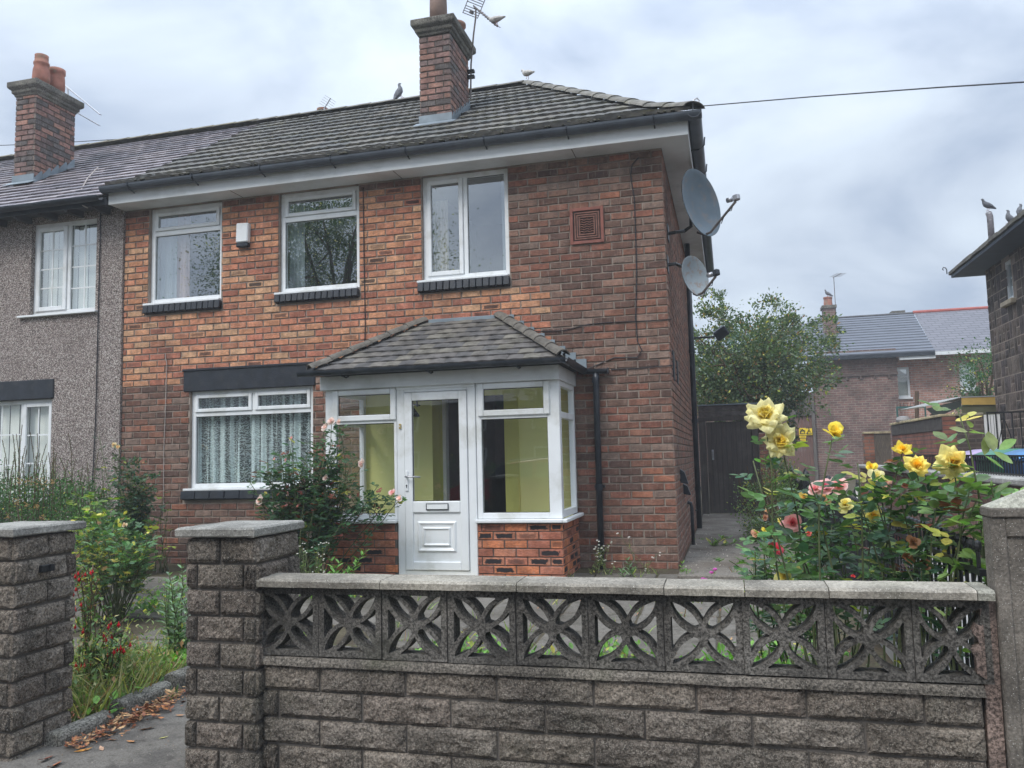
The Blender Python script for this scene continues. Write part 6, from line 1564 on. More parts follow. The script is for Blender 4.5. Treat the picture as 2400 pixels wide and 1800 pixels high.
def rose_head(parent, c, axis, diam, inner, outer, n, openness, r, parts=False, name='rose_bloom'):
    axis = Vector(axis).normalized(); a = axis.orthogonal().normalized(); b = axis.cross(a); pcs = []
    for i in range(n):
        t = i/(n-1); an = i*2.39996; rad = diam/2
        tilt = (1-t)*1.35+(.25-openness*.45)*t+(r.uniform(-.35, .35) if parts else r.uniform(-.15, .15)); an += r.uniform(-.5, .5)
        o = (a*math.cos(an)+b*math.sin(an)); d = o*math.cos(tilt)+axis*math.sin(tilt)
        L = rad*(.45+.62*t)*r.uniform(.85, 1.2); base = Vector(c)+o*(rad*.12*t)-axis*(rad*.15*t)
        col = mixc(inner, outer, min(1, t*1.7)); col = jit(col, .07)
        pcs.append((('point%d' if parts and openness > 0 and t > .35 else 'petal%d') % r.randrange(3), lm(base, d, axis*math.cos(tilt)-o*math.sin(tilt)+rv(r, .15), L, 1.0), (*col, 0)))
    m = MB(); m.lathe([(rad*.05, -rad*.45), (rad*.2, -rad*.3), (rad*.16, -rad*.05)], c, 8, Matrix(((a.x, b.x, axis.x), (a.y, b.y, axis.y), (a.z, b.z, axis.z))), col=(.07, .13, .04, 0))
    if parts:
        f = m.build(name, M_leaf, parent); emit(pcs, 'petal', f, M_petal, limit=60, smooth=True)
    else:
        for k, M, col in pcs:
            v, f, uv = PROTO[k]; A = np.array(M); m.add([tuple(q) for q in v @ A[:3, :3].T + A[:3, 3]], f, tuple(col))
        f = m.build(name, M_petal, parent, smooth=True)
    return f
def bud(parent, p, d, s, col, name='rose_bud'):
    d = Vector(d).normalized(); a = d.orthogonal().normalized(); b = d.cross(a)
    R = Matrix(((a.x, b.x, d.x), (a.y, b.y, d.y), (a.z, b.z, d.z)))
    MB().lathe([(s*.1, -s), (s*.42, -s*.5), (s*.5, -.0), (s*.3, s*.6), (s*.04, s*1.3)], p, 8, R, col=(*col, 0)).build(name, M_petal, parent, smooth=True)

def bush(name, label, cat, base, tips, seed, leaf=.045, gap=.045, pal=ROSEG, limit=0, stemr=.006, start=.3, blooms=(), stem_mat=None, kw={}, spread=.08, sub=0, group=None, fill=()):
    """stems from a base to a list of tips, compound leaves along them, blooms at chosen tips"""
    r = random.Random(seed); base = Vector(base); t = thing(name, label, cat, base, group); out = []; sm = MB()
    for k, tip in enumerate(tips):
        b0 = base+Vector((r.uniform(-spread, spread), r.uniform(-spread, spread), 0)); pts = stem_pts(b0, tip, r)
        sm.tube(pts, [stemr*(1-.55*i/(len(pts)-1)) for i in range(len(pts))], 6); L = (Vector(tip)-b0).length
        n = max(2, int(L*(1-start)/gap)); an = r.uniform(0, 6)
        for i in range(n):
            q, dd = pathpt(pts, start+(1-start)*(i+.6)/n); an += 2.4; side = Vector((math.cos(an), math.sin(an), .25)); compound(out, q, side+dd*.4, r, leaf*r.uniform(.75, 1.15), pal, **kw)
        for j in range(sub):
            q, dd = pathpt(pts, r.uniform(.45, .9)); e = q+Vector((r.uniform(-.2, .2), r.uniform(-.15, .15), r.uniform(.03, .2))); pp = stem_pts(q, e, r, 4); sm.tube(pp, stemr*.5, 5)
            for i in range(4): q2, d2 = pathpt(pp, (i+1)/4); an += 2.4; compound(out, q2, Vector((math.cos(an), math.sin(an), .3)), r, leaf*r.uniform(.7, 1.), pal, **kw)
    for (u, v, y, rad, n) in fill: cloud(out, at(u, v, y), rad, n, leaf*.85, pal, r, key='leaflet', kw=kw, clumps=14)
    sm.build('stem', stem_mat or M_bark, t, smooth=True)
    emit(out, 'leaf', t, M_leaf, limit=limit, stuff='leaves')
    for b in blooms: rose_head(t, b[0], b[1], b[2], b[3], b[4], b[5], b[6], r, parts=b[7] if len(b) > 7 else False)
    return t
def cloud(out, c, rad, n, size, pal, r, key='small', kw={}, clumps=30, up=.3, flat=1.):
    """leaves gathered in clumps through an ellipsoid"""
    c = Vector(c); cl = []
    for i in range(clumps):
        d = rv(r).normalized(); q = r.uniform(.45, 1)**.6; cl.append((c+Vector((d.x*rad[0]*q, d.y*rad[1]*q, d.z*rad[2]*q)), r.uniform(.6, 1.4)))
    cr = sum(rad)/3*.38
    for i in range(n):
        cc, k = cl[r.randrange(clumps)]; p = cc+Vector((r.gauss(0, cr*.5), r.gauss(0, cr*.5), r.gauss(0, cr*.4)))
        d = (p-c).normalized()+rv(r, .9); col = leafcol(r, pal, **kw); col = tuple(x*(.75+.25*k) for x in col[:3])+(0,)
        out.append((key, lm(p, d, Vector((0, 0, up))+rv(r, .7), size*r.uniform(.6, 1.3), r.uniform(.8, 1.3)), col))
def tree(name, label, base, trunk_h, crown_c, rad, n, size, pal, seed, kw={}, clumps=60, mat=None, nb=12, tr=.09):
    r = random.Random(seed); t = thing(name, label, 'tree', base); m = MB(); base = Vector(base); cc = Vector(crown_c)
    top = Vector((base.x+r.uniform(-.1, .1), base.y, base.z+trunk_h)); pts = stem_pts(base, top, r, 6, 0); m.tube(pts, [tr*(1-.4*i/6) for i in range(7)], 10)
    out = []
    for i in range(nb):
        d = rv(r).normalized(); e = cc+Vector((d.x*rad[0], d.y*rad[1], abs(d.z)*rad[2] if r.random() < .6 else d.z*rad[2]))*r.uniform(.7, 1.05); pp = stem_pts(top, e, r, 6, .06); m.tube(pp, [tr*.55*(1-.85*k/6) for k in range(7)], 6)
        for j in range(3):
            q, dd = pathpt(pp, r.uniform(.4, .9)); e2 = q+rv(r, .28*sum(rad)/3)+Vector((0, 0, .1)); m.tube(stem_pts(q, e2, r, 4), [tr*.16, tr*.13, tr*.1, tr*.06, tr*.03], 5)
            cloud(out, e2, [x*.24 for x in rad], int(n*.4/(nb*3)), size, pal, r, kw=kw, clumps=4)
    m.build('trunk', mat or M_stemb, t, smooth=True)
    cloud(out, cc, rad, int(n*.6), size, pal, r, kw=kw, clumps=clumps)
    emit(out, 'crown', t, M_leaf, limit=0, stuff='crown'); return t

def B(u, y):
    p = at(u, 1300, y); return (p.x, y, gz(p.x, y))
# ---------------------------------------------------------------- rose bed on the right
YEL, YEL2, PALE, CREAM = (.90, .74, .10), (.88, .60, .03), (.88, .80, .30), (.84, .79, .42)
A = lambda u, v, y: at(u, v, y)
cv = Vector((-.1, -1, .25))
bush('rose_bush', 'tall rose bush with two large pale yellow blooms and a deep yellow one', 'rose bush', B(1925, -4.95),
     [A(1793, 985, -5.05), A(1832, 1046, -5.0), A(1950, 1030, -4.95), A(1765, 1080, -4.9), A(1890, 1110, -4.9), A(1800, 1165, -4.85), A(2010, 1085, -4.9)], 31, leaf=.064, gap=.075, limit=200, stemr=.0065, start=.42,
     blooms=[(A(1793, 974, -5.07), cv+Vector((.1, 0, .5)), .165, YEL, CREAM, 36, .9, True), (A(1830, 1034, -5.05), cv+Vector((.1, -.1, -.1)), .145, YEL, CREAM, 34, .7, True), (A(1955, 1014, -4.97), Vector((.3, -.6, .75)), .095, YEL2, YEL, 18, -.55, True)])
bush('rose_bush', 'rose bush with several mid sized yellow blooms in the middle of the bed', 'rose bush', B(2090, -4.75),
     [A(2115, 1060, -4.8), A(2148, 1100, -4.85), A(2041, 1095, -4.7), A(2060, 1120, -4.75), A(2105, 1145, -4.9), A(2170, 1150, -4.8), A(2010, 1160, -4.8), A(2200, 1170, -4.8)], 32, leaf=.06, gap=.05, limit=260, start=.5, kw=dict(yel=.10, red=.05), fill=[(2120, 1160, -4.85, (.18, .08, .07), 90), (2180, 1165, -4.85, (.12, .08, .05), 30)],
     blooms=[(A(2115, 1054, -4.82), cv+Vector((.3, 0, .6)), .085, YEL2, YEL, 16, .1, True), (A(2150, 1092, -4.87), cv+Vector((0, 0, .2)), .105, YEL2, (.93, .80, .2), 26, .9, True), (A(2041, 1092, -4.72), cv, .05, YEL2, YEL, 10, .3), (A(2055, 1115, -4.76), cv+Vector((0, 0, .5)), .07, PALE, CREAM, 12, .8), (A(2074, 1130, -4.77), cv, .05, (.9, .7, .3), (.85, .5, .4), 10, .5)])
bush('rose_bush', 'tall rose shoot with big pale green leaves and a ragged yellow bloom at right', 'rose bush', B(2225, -5.05),
     [A(2244, 958, -5.12), A(2236, 1095, -5.15), A(2280, 1120, -5.1), A(2200, 1160, -5.0), A(2290, 1170, -5.15)], 33, leaf=.07, gap=.06, limit=200, start=.5, pal=[(.10, .17, .06), (.13, .20, .07), (.07, .12, .05), (.15, .22, .09)], kw=dict(yel=.08, red=.03),
     blooms=[(A(2233, 1083, -5.16), cv+Vector((.1, 0, -.1)), .125, YEL2, PALE, 30, 1.0, True)])
bush('rose_bush', 'light green rose shoots reaching over the concrete gatepost with one green bud', 'rose bush', B(2290, -4.95),
     [A(2324, 1140, -5.25), A(2310, 1195, -5.3), A(2375, 1222, -5.45), A(2300, 1245, -5.2)], 34, leaf=.06, gap=.065, limit=120, start=.45, pal=[(.13, .22, .06), (.08, .15, .05), (.16, .26, .07)], kw=dict(yel=.04))
bud(bpy.data.objects[[o.name for o in bpy.data.objects if o.name.startswith('rose_bush')][-1]], A(2324, 1135, -5.25), (0, 0, 1), .012, (.14, .24, .06))
r_ = random.Random(77)
bush('rose_bush', 'low dense dark leaved rose bush against the railings at the right', 'rose bush', B(2230, -4.8),
     [A(r_.uniform(2190, 2305), r_.uniform(1190, 1340), r_.uniform(-5.1, -4.6)) for i in range(3)]+[A(2120, 1320, -5.0), A(2160, 1330, -5.0)], 35, leaf=.06, gap=.065, limit=280, start=.45, pal=[(.03, .07, .04), (.04, .085, .05), (.055, .11, .06)], kw=dict(yel=.03, brown=.05),
     blooms=[(A(2127, 1307, -5.0), cv, .055, (.25, .10, .04), (.30, .14, .06), 12, -.6), (A(2166, 1322, -5.0), cv, .055, (.20, .09, .04), (.25, .12, .06), 12, -.6), (A(2140, 1270, -5.0), cv+Vector((0, 0, .5)), .06, (.22, .10, .05), (.26, .13, .06), 10, .8)])
bush('rose_bush', 'pink and salmon rose bush with a clustered pink head behind the middle of the bed', 'rose bush', B(1960, -4.3),
     [A(1930, 1142, -4.35), A(1884, 1168, -4.3), A(1931, 1172, -4.3), A(1980, 1186, -4.4), A(2047, 1210, -4.6), A(1857, 1230, -4.4), A(1900, 1210, -4.3), A(1950, 1230, -4.4)], 36, leaf=.056, gap=.05, limit=220, start=.35, kw=dict(yel=.08), sub=1, fill=[(1960, 1230, -4.3, (.2, .12, .12), 120)],
     blooms=[(A(1910, 1145, -4.6), cv+Vector((-.3, 0, .5)), .075, (.85, .35, .42), (.9, .62, .58), 16, .7), (A(1935, 1140, -4.62), cv+Vector((0, 0, .6)), .085, (.85, .22, .35), (.85, .50, .50), 18, .8), (A(1966, 1137, -4.6), cv+Vector((.3, 0, .5)), .085, (.85, .30, .42), (.88, .58, .55), 18, .8), (A(1884, 1165, -4.3), cv, .05, (.9, .45, .1), (.9, .7, .2), 12, .2), (A(1930, 1168, -4.32), cv, .065, (.9, .5, .15), (.9, .55, .35), 12, .6), (A(1981, 1182, -4.42), cv+Vector((0, 0, .6)), .075, YEL, PALE, 14, .9), (A(2045, 1205, -4.62), cv+Vector((.4, 0, -.4)), .09, YEL2, PALE, 14, .5), (A(1857, 1226, -4.75), cv+Vector((.2, 0, .2)), .09, (.80, .06, .12), (.88, .45, .45), 14, .6)])
bush('rose_bush', 'low red flowered rose bush beside the side path behind the wall', 'rose bush', B(1850, -4.2),
     [A(1816, 1292, -4.4), A(1850, 1245, -4.2), A(1895, 1252, -4.2), A(1827, 1225, -3.9), A(1792, 1248, -4.0), A(1772, 1258, -4.0)]+[A(r_.uniform(1750, 1960), r_.uniform(1250, 1340), r_.uniform(-4.9, -3.9)) for i in range(10)], 37, leaf=.05, gap=.05, limit=250, start=.35, kw=dict(yel=.10), sub=1, spread=.2,
     blooms=[(A(1816, 1288, -4.75), cv+Vector((.2, 0, .3)), .068, (.75, .02, .06), (.85, .10, .16), 16, .2), (A(1849, 1240, -4.6), cv, .035, (.7, .02, .04), (.8, .06, .08), 9, .2), (A(1895, 1248, -4.6), cv, .035, (.85, .12, .12), (.88, .25, .2), 9, .0), (A(1792, 1243, -4.0), cv, .032, YEL, YEL, 8, .0), (A(1827, 1221, -3.9), cv, .036, YEL, PALE, 8, .0), (A(1772, 1252, -4.0), cv, .05, (.85, .45, .25), (.8, .45, .3), 12, .6), (A(1874, 1336, -4.6), cv, .035, YEL, PALE, 8, .2), (A(1793, 1213, -3.6), cv, .04, (.35, .12, .06), (.4, .2, .12), 10, .4), (A(1797, 1197, -3.4), cv, .03, (.9, .45, .15), (.9, .55, .3), 8, .2), (A(1838, 1351, -4.9), cv, .07, YEL, PALE, 14, .9), (A(1999, 1350, -5.0), cv, .02, (.8, .05, .05), (.8, .08, .08), 7, .0)])
rr = thing('red_rose_bloom', 'bright red rose bloom seen through the railing bars', 'rose', A(2100, 1270, -3.0))
rose_head(rr, A(2100, 1270, -3.0), cv, .10, (.75, .01, .05), (.85, .05, .10), 16, .4, random.Random(5)); MB().tube([A(2100, 1275, -3.0), (1.6, -3.0, .34)], .006, 6).build('stem', M_bark, rr)
# shrub beside the side gate
t = thing('shrub', 'fine leaved pale green shrub in front of the side gate post', 'shrub', (1.0, 2.8, .3)); r_ = random.Random(8); out = []
cloud(out, (1.03, 2.8, .72), (.38, .5, .46), 4200, .035, [(.06, .11, .035), (.09, .15, .05), (.12, .18, .07)], r_, clumps=60, kw=dict(yel=.06)); cloud(out, (1.2, 3.6, .9), (.25, .5, .5), 1800, .03, [(.07, .12, .05), (.11, .15, .07)], r_, clumps=30)
m = MB()
for i in range(22): m.tube(stem_pts((1.03+r_.uniform(-.1, .1), 2.8, .3), (1.03+r_.uniform(-.4, .4), 2.8+r_.uniform(-.4, .4), r_.uniform(.8, 1.32)), r_, 5), .006, 5)
m.build('stem', M_stemb, t); emit(out, 'foliage', t, M_leaf, limit=0, stuff='foliage')

# ---------------------------------------------------------------- climbing rose at the porch
PK, PK2, PK3 = (.88, .30, .34), (.92, .66, .62), (.93, .78, .72)
r_ = random.Random(41)
pk = [(762, 1002, .085, 0), (777, 987, .08, 0), (795, 989, .065, 0), (683, 1027, .05, 1), (643, 1076, .035, 1), (670, 1077, .038, 1), (847, 1087, .085, 0), (734, 1120, .032, 1), (764, 1120, .06, 0), (710, 1135, .075, 1), (675, 1156, .045, 1), (609, 1173, .10, 0), (647, 1191, .08, 0), (821, 1164, .034, 1), (920, 1155, .08, 1), (936, 1167, .065, 0), (725, 1251, .075, 0), (790, 1153, .03, 2)]
tips = [A(u, v+6, -1.5) for u, v, s, k in pk]+[A(r_.uniform(620, 830), r_.uniform(1060, 1240), r_.uniform(-1.75, -1.15)) for i in range(34)]+[A(r_.uniform(690, 790), r_.uniform(1040, 1180), r_.uniform(-1.6, -1.2)) for i in range(16)]+[A(885, 1140, -1.5), A(905, 1165, -1.5), A(860, 1185, -1.5), A(600, 1105, -1.4), A(585, 1130, -1.4)]
cols3 = [(PK2, PK3), (PK, PK2), ((.9, .5, .1), (.9, .6, .2))]
bush('climbing_rose', 'climbing rose with small pale pink blooms growing beside the left of the porch', 'climbing rose', B(715, -1.35), tips, 42, leaf=.052, gap=.048, limit=280, start=.28, stemr=.007, pal=[(.035, .08, .04), (.045, .10, .045), (.05, .10, .06), (.07, .13, .065)], kw=dict(yel=.02, red=.06), sub=2, spread=.18, fill=[(740, 1140, -1.35, (.22, .12, .28), 260), (690, 1170, -1.45, (.25, .12, .2), 200), (720, 1230, -1.4, (.2, .12, .25), 170), (770, 1075, -1.35, (.10, .08, .22), 160), (640, 1180, -1.5, (.18, .1, .14), 140), (850, 1180, -1.5, (.22, .08, .09), 110)],
     blooms=[(A(u, v, -1.53), cv+rv(r_, .3), s, *cols3[k], 14 if s > .05 else 9, .5 if k == 0 else .0) for u, v, s, k in pk])
# ---------------------------------------------------------------- front left planting
HED = [(.045, .10, .035), (.06, .13, .045), (.035, .08, .03), (.08, .16, .06)]
t = thing('privet_hedge', 'green privet hedge with tall leafy shoots in front of the pebbledashed house', 'hedge', (-8.4, -1.2, .3)); r_ = random.Random(51); out = []; m = MB()
for i in range(14):
    cx = -8.9+i*.2; cloud(out, (cx, -1.15+r_.uniform(-.2, .2), .86+r_.uniform(-.05, .08)-.02*max(0, i-8)), (.30, .5, .62-.02*max(0, i-8)), 1900, .034, HED, r_, clumps=40, kw=dict(yel=.02, brown=.015))
for i in range(110):
    x = r_.uniform(-8.8, -6.2); y = r_.uniform(-1.5, -.8); zt = r_.uniform(1.35, 1.72)+(.3 if r_.random() < .25 and x < -6.7 else 0)-(.2 if x > -6.5 else 0); p = stem_pts((x, y, .8), (x+r_.uniform(-.05, .05), y, zt), r_, 5, 0); m.tube(p, .0035, 4)
    for k in range(int((zt-.8)/.018)):
        q, d = pathpt(p, k/((zt-.8)/.018)); a = k*1.57+r_.uniform(-.3, .3); out.append(('small', lm(q, Vector((math.cos(a), math.sin(a), .55)), (0, 0, 1), r_.uniform(.028, .042)*(1.1-.4*k/40), 1.1), leafcol(r_, HED, .02)))
m.build('stem', M_stemb, t); emit(out, 'foliage', t, M_leaf, limit=0, stuff='foliage')
t = thing('dried_flower_heads', 'dry brown flower heads standing over the hedge', 'flower heads', (-8, -1.8, .3))
for (u, v, s) in ((100, 1133, .10), (70, 1133, .06), (125, 1128, .05), (45, 1130, .06), (38, 1175, .05), (85, 1185, .05), (62, 1182, .04), (18, 1210, .04), (100, 1212, .05)):
    out = []; c = A(u, v, -1.8)
    for i in range(int(s*350)): out.append(('dry', lm(c+rv(r_, s*.6), rv(r_), rv(r_), .022), (*jit((.42, .26, .14), .3), 0)))
    emit(out, 'dry_head', t, M_leaf, limit=0, stuff='dry_head')
MB().tube([A(50, 1260, -1.8), A(45, 1215, -1.8), A(38, 1180, -1.8)], .004, 4).build('stalk', M_stemb, t)
r_ = random.Random(61)
bush('rose_bush', 'dark leaved rose bush climbing the left corner of the brick house', 'rose bush', B(325, -.85), [A(r_.uniform(272, 352), r_.uniform(1085, 1250), r_.uniform(-1.1, -.6)) for i in range(34)]+[A(262, 1075, -.8), A(280, 1045, -.7)], 62, leaf=.045, gap=.06, pal=[(.03, .065, .035), (.045, .09, .05), (.06, .11, .07)], kw=dict(yel=.04, brown=.03), limit=150, sub=2, start=.25, fill=[(320, 1150, -.85, (.22, .12, .35), 420), (300, 1220, -.85, (.22, .12, .2), 200)],
     blooms=[(A(266, 1042, -.75), cv, .06, (.8, .5, .25), (.85, .7, .4), 10, .7), (A(276, 1048, -.75), cv, .055, (.8, .5, .25), (.85, .65, .35), 10, .6)])
bush('rose_bush', 'single tall thin rose cane with sparse dark leaves against the pebbledash', 'rose bush', B(250, -1.2), [A(232, 1020, -1.1), A(238, 1090, -1.1), A(222, 1130, -1.2)], 63, leaf=.05, gap=.11, start=.5, limit=60, pal=[(.03, .06, .035), (.045, .085, .05)], kw=dict(yel=.15))
bush('rose_bush', 'lime green leaved rose shrub in the middle left of the front garden', 'rose bush', B(225, -2.2), [A(r_.uniform(170, 255), r_.uniform(1150, 1260), r_.uniform(-2.6, -1.9)) for i in range(20)], 64, leaf=.05, gap=.065, pal=[(.14, .21, .03), (.19, .27, .04), (.08, .15, .035), (.05, .10, .03)], kw=dict(yel=.12), limit=150, sub=1)
bush('rose_bush', 'leafy rose bush with yellowing lower leaves and thin bare stems beyond the gate path', 'rose bush', B(275, -2.95), [A(r_.uniform(185, 360), r_.uniform(1215, 1340), r_.uniform(-3.3, -2.6)) for i in range(36)], 65, leaf=.048, gap=.05, pal=[(.05, .11, .045), (.07, .15, .05), (.04, .085, .04), (.09, .16, .07)], kw=dict(yel=.14, brown=.03), limit=250, start=.42, sub=1, spread=.05, fill=[(260, 1270, -3.0, (.3, .15, .2), 300)],
     blooms=[(A(292, 1230, -3.1), cv, .045, (.85, .6, .35), (.85, .7, .5), 10, .5)])
bush('rose_bush', 'small rose sucker with bright leaves against the brick wall left of the lace window', 'rose bush', B(378, -.6), [A(385, 1160, -.5), A(378, 1175, -.5), A(395, 1190, -.5), A(350, 1215, -.8), A(345, 1235, -.8), A(385, 1210, -.6), A(400, 1280, -.9), A(370, 1275, -1.0)], 66, leaf=.05, gap=.12, pal=[(.06, .13, .04), (.20, .26, .04)], kw=dict(yel=.08), limit=80, start=.5)
bush('rose_bush', 'yellow leaved low shrub at the back of the flags near the left pillar', 'shrub', B(215, -3.1), [A(r_.uniform(175, 260), r_.uniform(1285, 1350), r_.uniform(-3.4, -2.8)) for i in range(18)], 67, leaf=.035, gap=.045, pal=[(.12, .14, .03), (.07, .11, .03), (.18, .17, .04)], kw=dict(yel=.3, red=.08, brown=.08), limit=100, sub=1)
# silvery young buddleia
def lance_plant(name, label, cat, base, tips, seed, L, pal, gap=.035, limit=150, up=.7):
    r = random.Random(seed); t = thing(name, label, cat, base); m = MB(); out = []
    for tip in tips:
        p = stem_pts(Vector(base)+Vector((r.uniform(-.06, .06), r.uniform(-.06, .06), 0)), tip, r, 6, .02); m.tube(p, [.006-.0006*i for i in range(7)], 5); n = int((Vector(tip)-Vector(base)).length*.85/gap); a = r.uniform(0, 3)
        for i in range(n):
            q, d = pathpt(p, .15+.85*i/n); a += PI/2
            for s in (0, PI): out.append(('lance', lm(q, Vector((math.cos(a+s), math.sin(a+s), up))+d*.3, (0, 0, 1), L*r.uniform(.7, 1.15)*(1.1-.5*i/n), 1.3), leafcol(r, pal, .03)))
    m.build('stem', M_bark, t); emit(out, 'leaf', t, M_leaf, limit=limit, stuff='leaves'); return t
r_ = random.Random(71)
lance_plant('buddleia', 'silvery green long leaved young shrub beside the gate pillar', 'shrub', B(428, -4.0), [A(r_.uniform(385, 440), r_.uniform(1335, 1450), r_.uniform(-4.3, -3.8)) for i in range(15)]+[A(425, 1322, -4.1)], 72, .085, [(.13, .20, .13), (.17, .25, .16), (.09, .16, .08)], limit=220, up=.3)
lance_plant('green_weed', 'fresh green leafy weed in front of the left of the porch', 'weed', B(780, -1.85), [A(862, 1285, -1.9), A(845, 1300, -1.9), A(800, 1310, -1.9), A(770, 1300, -1.8), A(815, 1330, -1.9), A(740, 1320, -1.8)], 73, .11, [(.09, .20, .04), (.13, .26, .06)], gap=.05, limit=100, up=.5)
lance_plant('weed', 'young leafy weed in front of the downpipe right of the porch', 'weed', B(1475, -.55), [A(1470, 1305, -.6), A(1490, 1325, -.6), A(1455, 1330, -.6)], 74, .09, [(.10, .18, .09), (.14, .22, .12)], limit=60)
lance_plant('weed', 'bright green weed at the foot of the house corner', 'weed', B(1600, -.38), [A(1602, 1312, -.4), A(1590, 1330, -.4), A(1612, 1330, -.4)], 75, .07, [(.14, .26, .05), (.10, .2, .05)], limit=60)
lance_plant('weed', 'green weed beside the foot of the tall side downpipe', 'weed', B(1640, 2.8), [A(1640, 1260, 2.8), A(1655, 1268, 2.8), A(1630, 1280, 2.8), A(1650, 1285, 2.8)], 76, .13, [(.14, .26, .05), (.10, .2, .05)], limit=60, gap=.06)
lance_plant('weed', 'flat green weed growing across the side path', 'weed', B(1665, 2), [A(1670, 1262, 2), A(1700, 1258, 2), A(1720, 1262, 2), A(1740, 1270, 2)], 77, .12, [(.12, .2, .05), (.10, .17, .06)], limit=60, gap=.06)
def wisp(name, label, base, tips, seed, fl=None, fs=.012, cat='weed'):
    r = random.Random(seed); t = thing(name, label, cat, base); m = MB(); out = []
    for tip in tips:
        p = stem_pts(Vector(base)+Vector((r.uniform(-.12, .12), r.uniform(-.08, .08), 0)), tip, r, 6, .02); m.tube(p, .0028, 4)
        for k in range(9): q, d = pathpt(p, r.uniform(.1, .95)); out.append(('lance', lm(q, rv(r)+Vector((0, 0, .5)), (0, 0, 1), .035, 1), leafcol(r, [(.12, .18, .06), (.16, .2, .08)], .15)))
        if fl:
            for k in range(2): q = Vector(tip)+rv(r, .02); f = MB(); f.lathe([(fs*.2, -fs*.5), (fs, 0), (fs*.6, fs*.5)], q, 7, col=(*fl, 0)); f.build('flower', M_petal, t, smooth=True)
    m.build('stem', M_bark, t); emit(out, 'leaf', t, M_leaf, limit=0, stuff='leaves'); return t
r_ = random.Random(81)
wisp('wispy_weed', 'thin weed with tiny white flowers in front of the right downpipe', B(1408, -.45), [A(r_.uniform(1385, 1440), r_.uniform(1260, 1320), -.45) for i in range(14)], 82, (.8, .8, .75))
wisp('wispy_weed', 'dry stalks with small white seed heads near the house corner', B(1500, -.4), [A(1543, 1297, -.4), A(1475, 1262, -.4), A(1450, 1250, -.4), A(1530, 1310, -.4), A(1515, 1335, -.4)], 83, (.8, .78, .75), .012)
wisp('wispy_weed', 'two magenta flowers on thin stems by the side path', B(1660, -1.7), [A(1650, 1353, -1.8), A(1673, 1338, -1.6)], 84, (.65, .12, .50), .022)
wisp('wispy_weed', 'airy white flowered weed between the left pillar and the porch wall', B(730, -1.9), [A(r_.uniform(690, 770), r_.uniform(1270, 1345), -1.9) for i in range(16)], 85, (.75, .75, .7), .009)
# fuchsia with red drops
t = thing('fuchsia', 'straggly fuchsia bush with hanging red flowers behind the left pillar', 'fuchsia bush', (-3.1, -4.8, .15)); r_ = random.Random(91); out = []; m = MB()
fl = [(183, 1345), (192, 1350), (200, 1347), (176, 1352), (212, 1345), (217, 1340), (170, 1362), (186, 1358), (178, 1382), (172, 1393), (182, 1378), (176, 1430), (173, 1440), (190, 1418), (176, 1470), (195, 1480), (260, 1462), (254, 1470), (278, 1464), (243, 1490), (248, 1500), (262, 1495), (275, 1523), (283, 1520), (290, 1526), (267, 1528), (252, 1535), (205, 1553), (212, 1556), (198, 1560), (178, 1560), (190, 1562), (225, 1600), (222, 1592), (305, 1512)]
for (u, v) in fl:
    p = A(u, v, r_.uniform(-4.95, -4.75)); b = p+Vector((r_.uniform(-.05, .05), r_.uniform(0, .1), .035)); s = .0075*r_.uniform(.8, 1.2)
    f = MB(); f.lathe([(s*.2, s*2.2), (s*.35, s*1.2), (s*.9, s*.1), (s*1.3, -s*.9), (s*.5, -s*.3), (s*.4, -s*1.7), (s*.1, -s*2.4)], p, 7, col=(.62, .012, .02, 0)); f.build('flower', M_petal, t, smooth=True)
    st_ = stem_pts((-3.05+r_.uniform(-.15, .15), -4.75, .18), b, r_, 6, .1); m.tube(st_+[p], .0028, 4)
    for k in range(30): q, d = pathpt(st_, r_.uniform(.25, 1)); out.append(('leaflet', lm(q, rv(r_)+Vector((0, 0, .1)), (0, 0, 1), r_.uniform(.022, .038), 1.), leafcol(r_, [(.07, .14, .04), (.10, .18, .05), (.05, .10, .035)], .12, brown=.05)))
m.build('stem', M_stemb, t); emit(out, 'leaf', t, M_leaf, limit=0, stuff='leaves')
# ground cover, grass, litter
t = thing('ground_cover', 'patch of bright green low plants beside the gate pillar', 'ground cover', (-2.9, -4.2, .16), kind='stuff'); out = []
for i in range(1500):
    p = Vector((-2.95+r_.gauss(0, .20), -4.12+r_.gauss(0, .10), .19+r_.random()*.08)); out.append(('leaflet', lm(p, rv(r_)+Vector((0, 0, .2)), (0, 0, 1), r_.uniform(.025, .04), 1.2), leafcol(r_, [(.14, .34, .035), (.18, .40, .05), (.10, .24, .03)], .04)))
emit(out, 'foliage', t, M_leaf, limit=0, stuff='foliage')
t = thing('fine_weeds', 'tangle of fine leafy weeds in the bed behind the left pillar', 'weeds', (-3.1, -4.7, .15), kind='stuff'); out = []
for i in range(6500):
    p = Vector((-3.10+r_.gauss(0, .20), -4.68+r_.gauss(0, .25), .16+abs(r_.gauss(0, .15)))); 
    if p.x > -2.74: continue
    out.append((('small', 'lance')[i % 2], lm(p, rv(r_)+Vector((0, 0, .3)), (0, 0, 1), r_.uniform(.015, .05), 1.), leafcol(r_, [(.09, .15, .04), (.16, .21, .07), (.24, .23, .11), (.06, .11, .03)], .06, brown=.08)))
emit(out, 'foliage', t, M_leaf, limit=0, stuff='foliage')
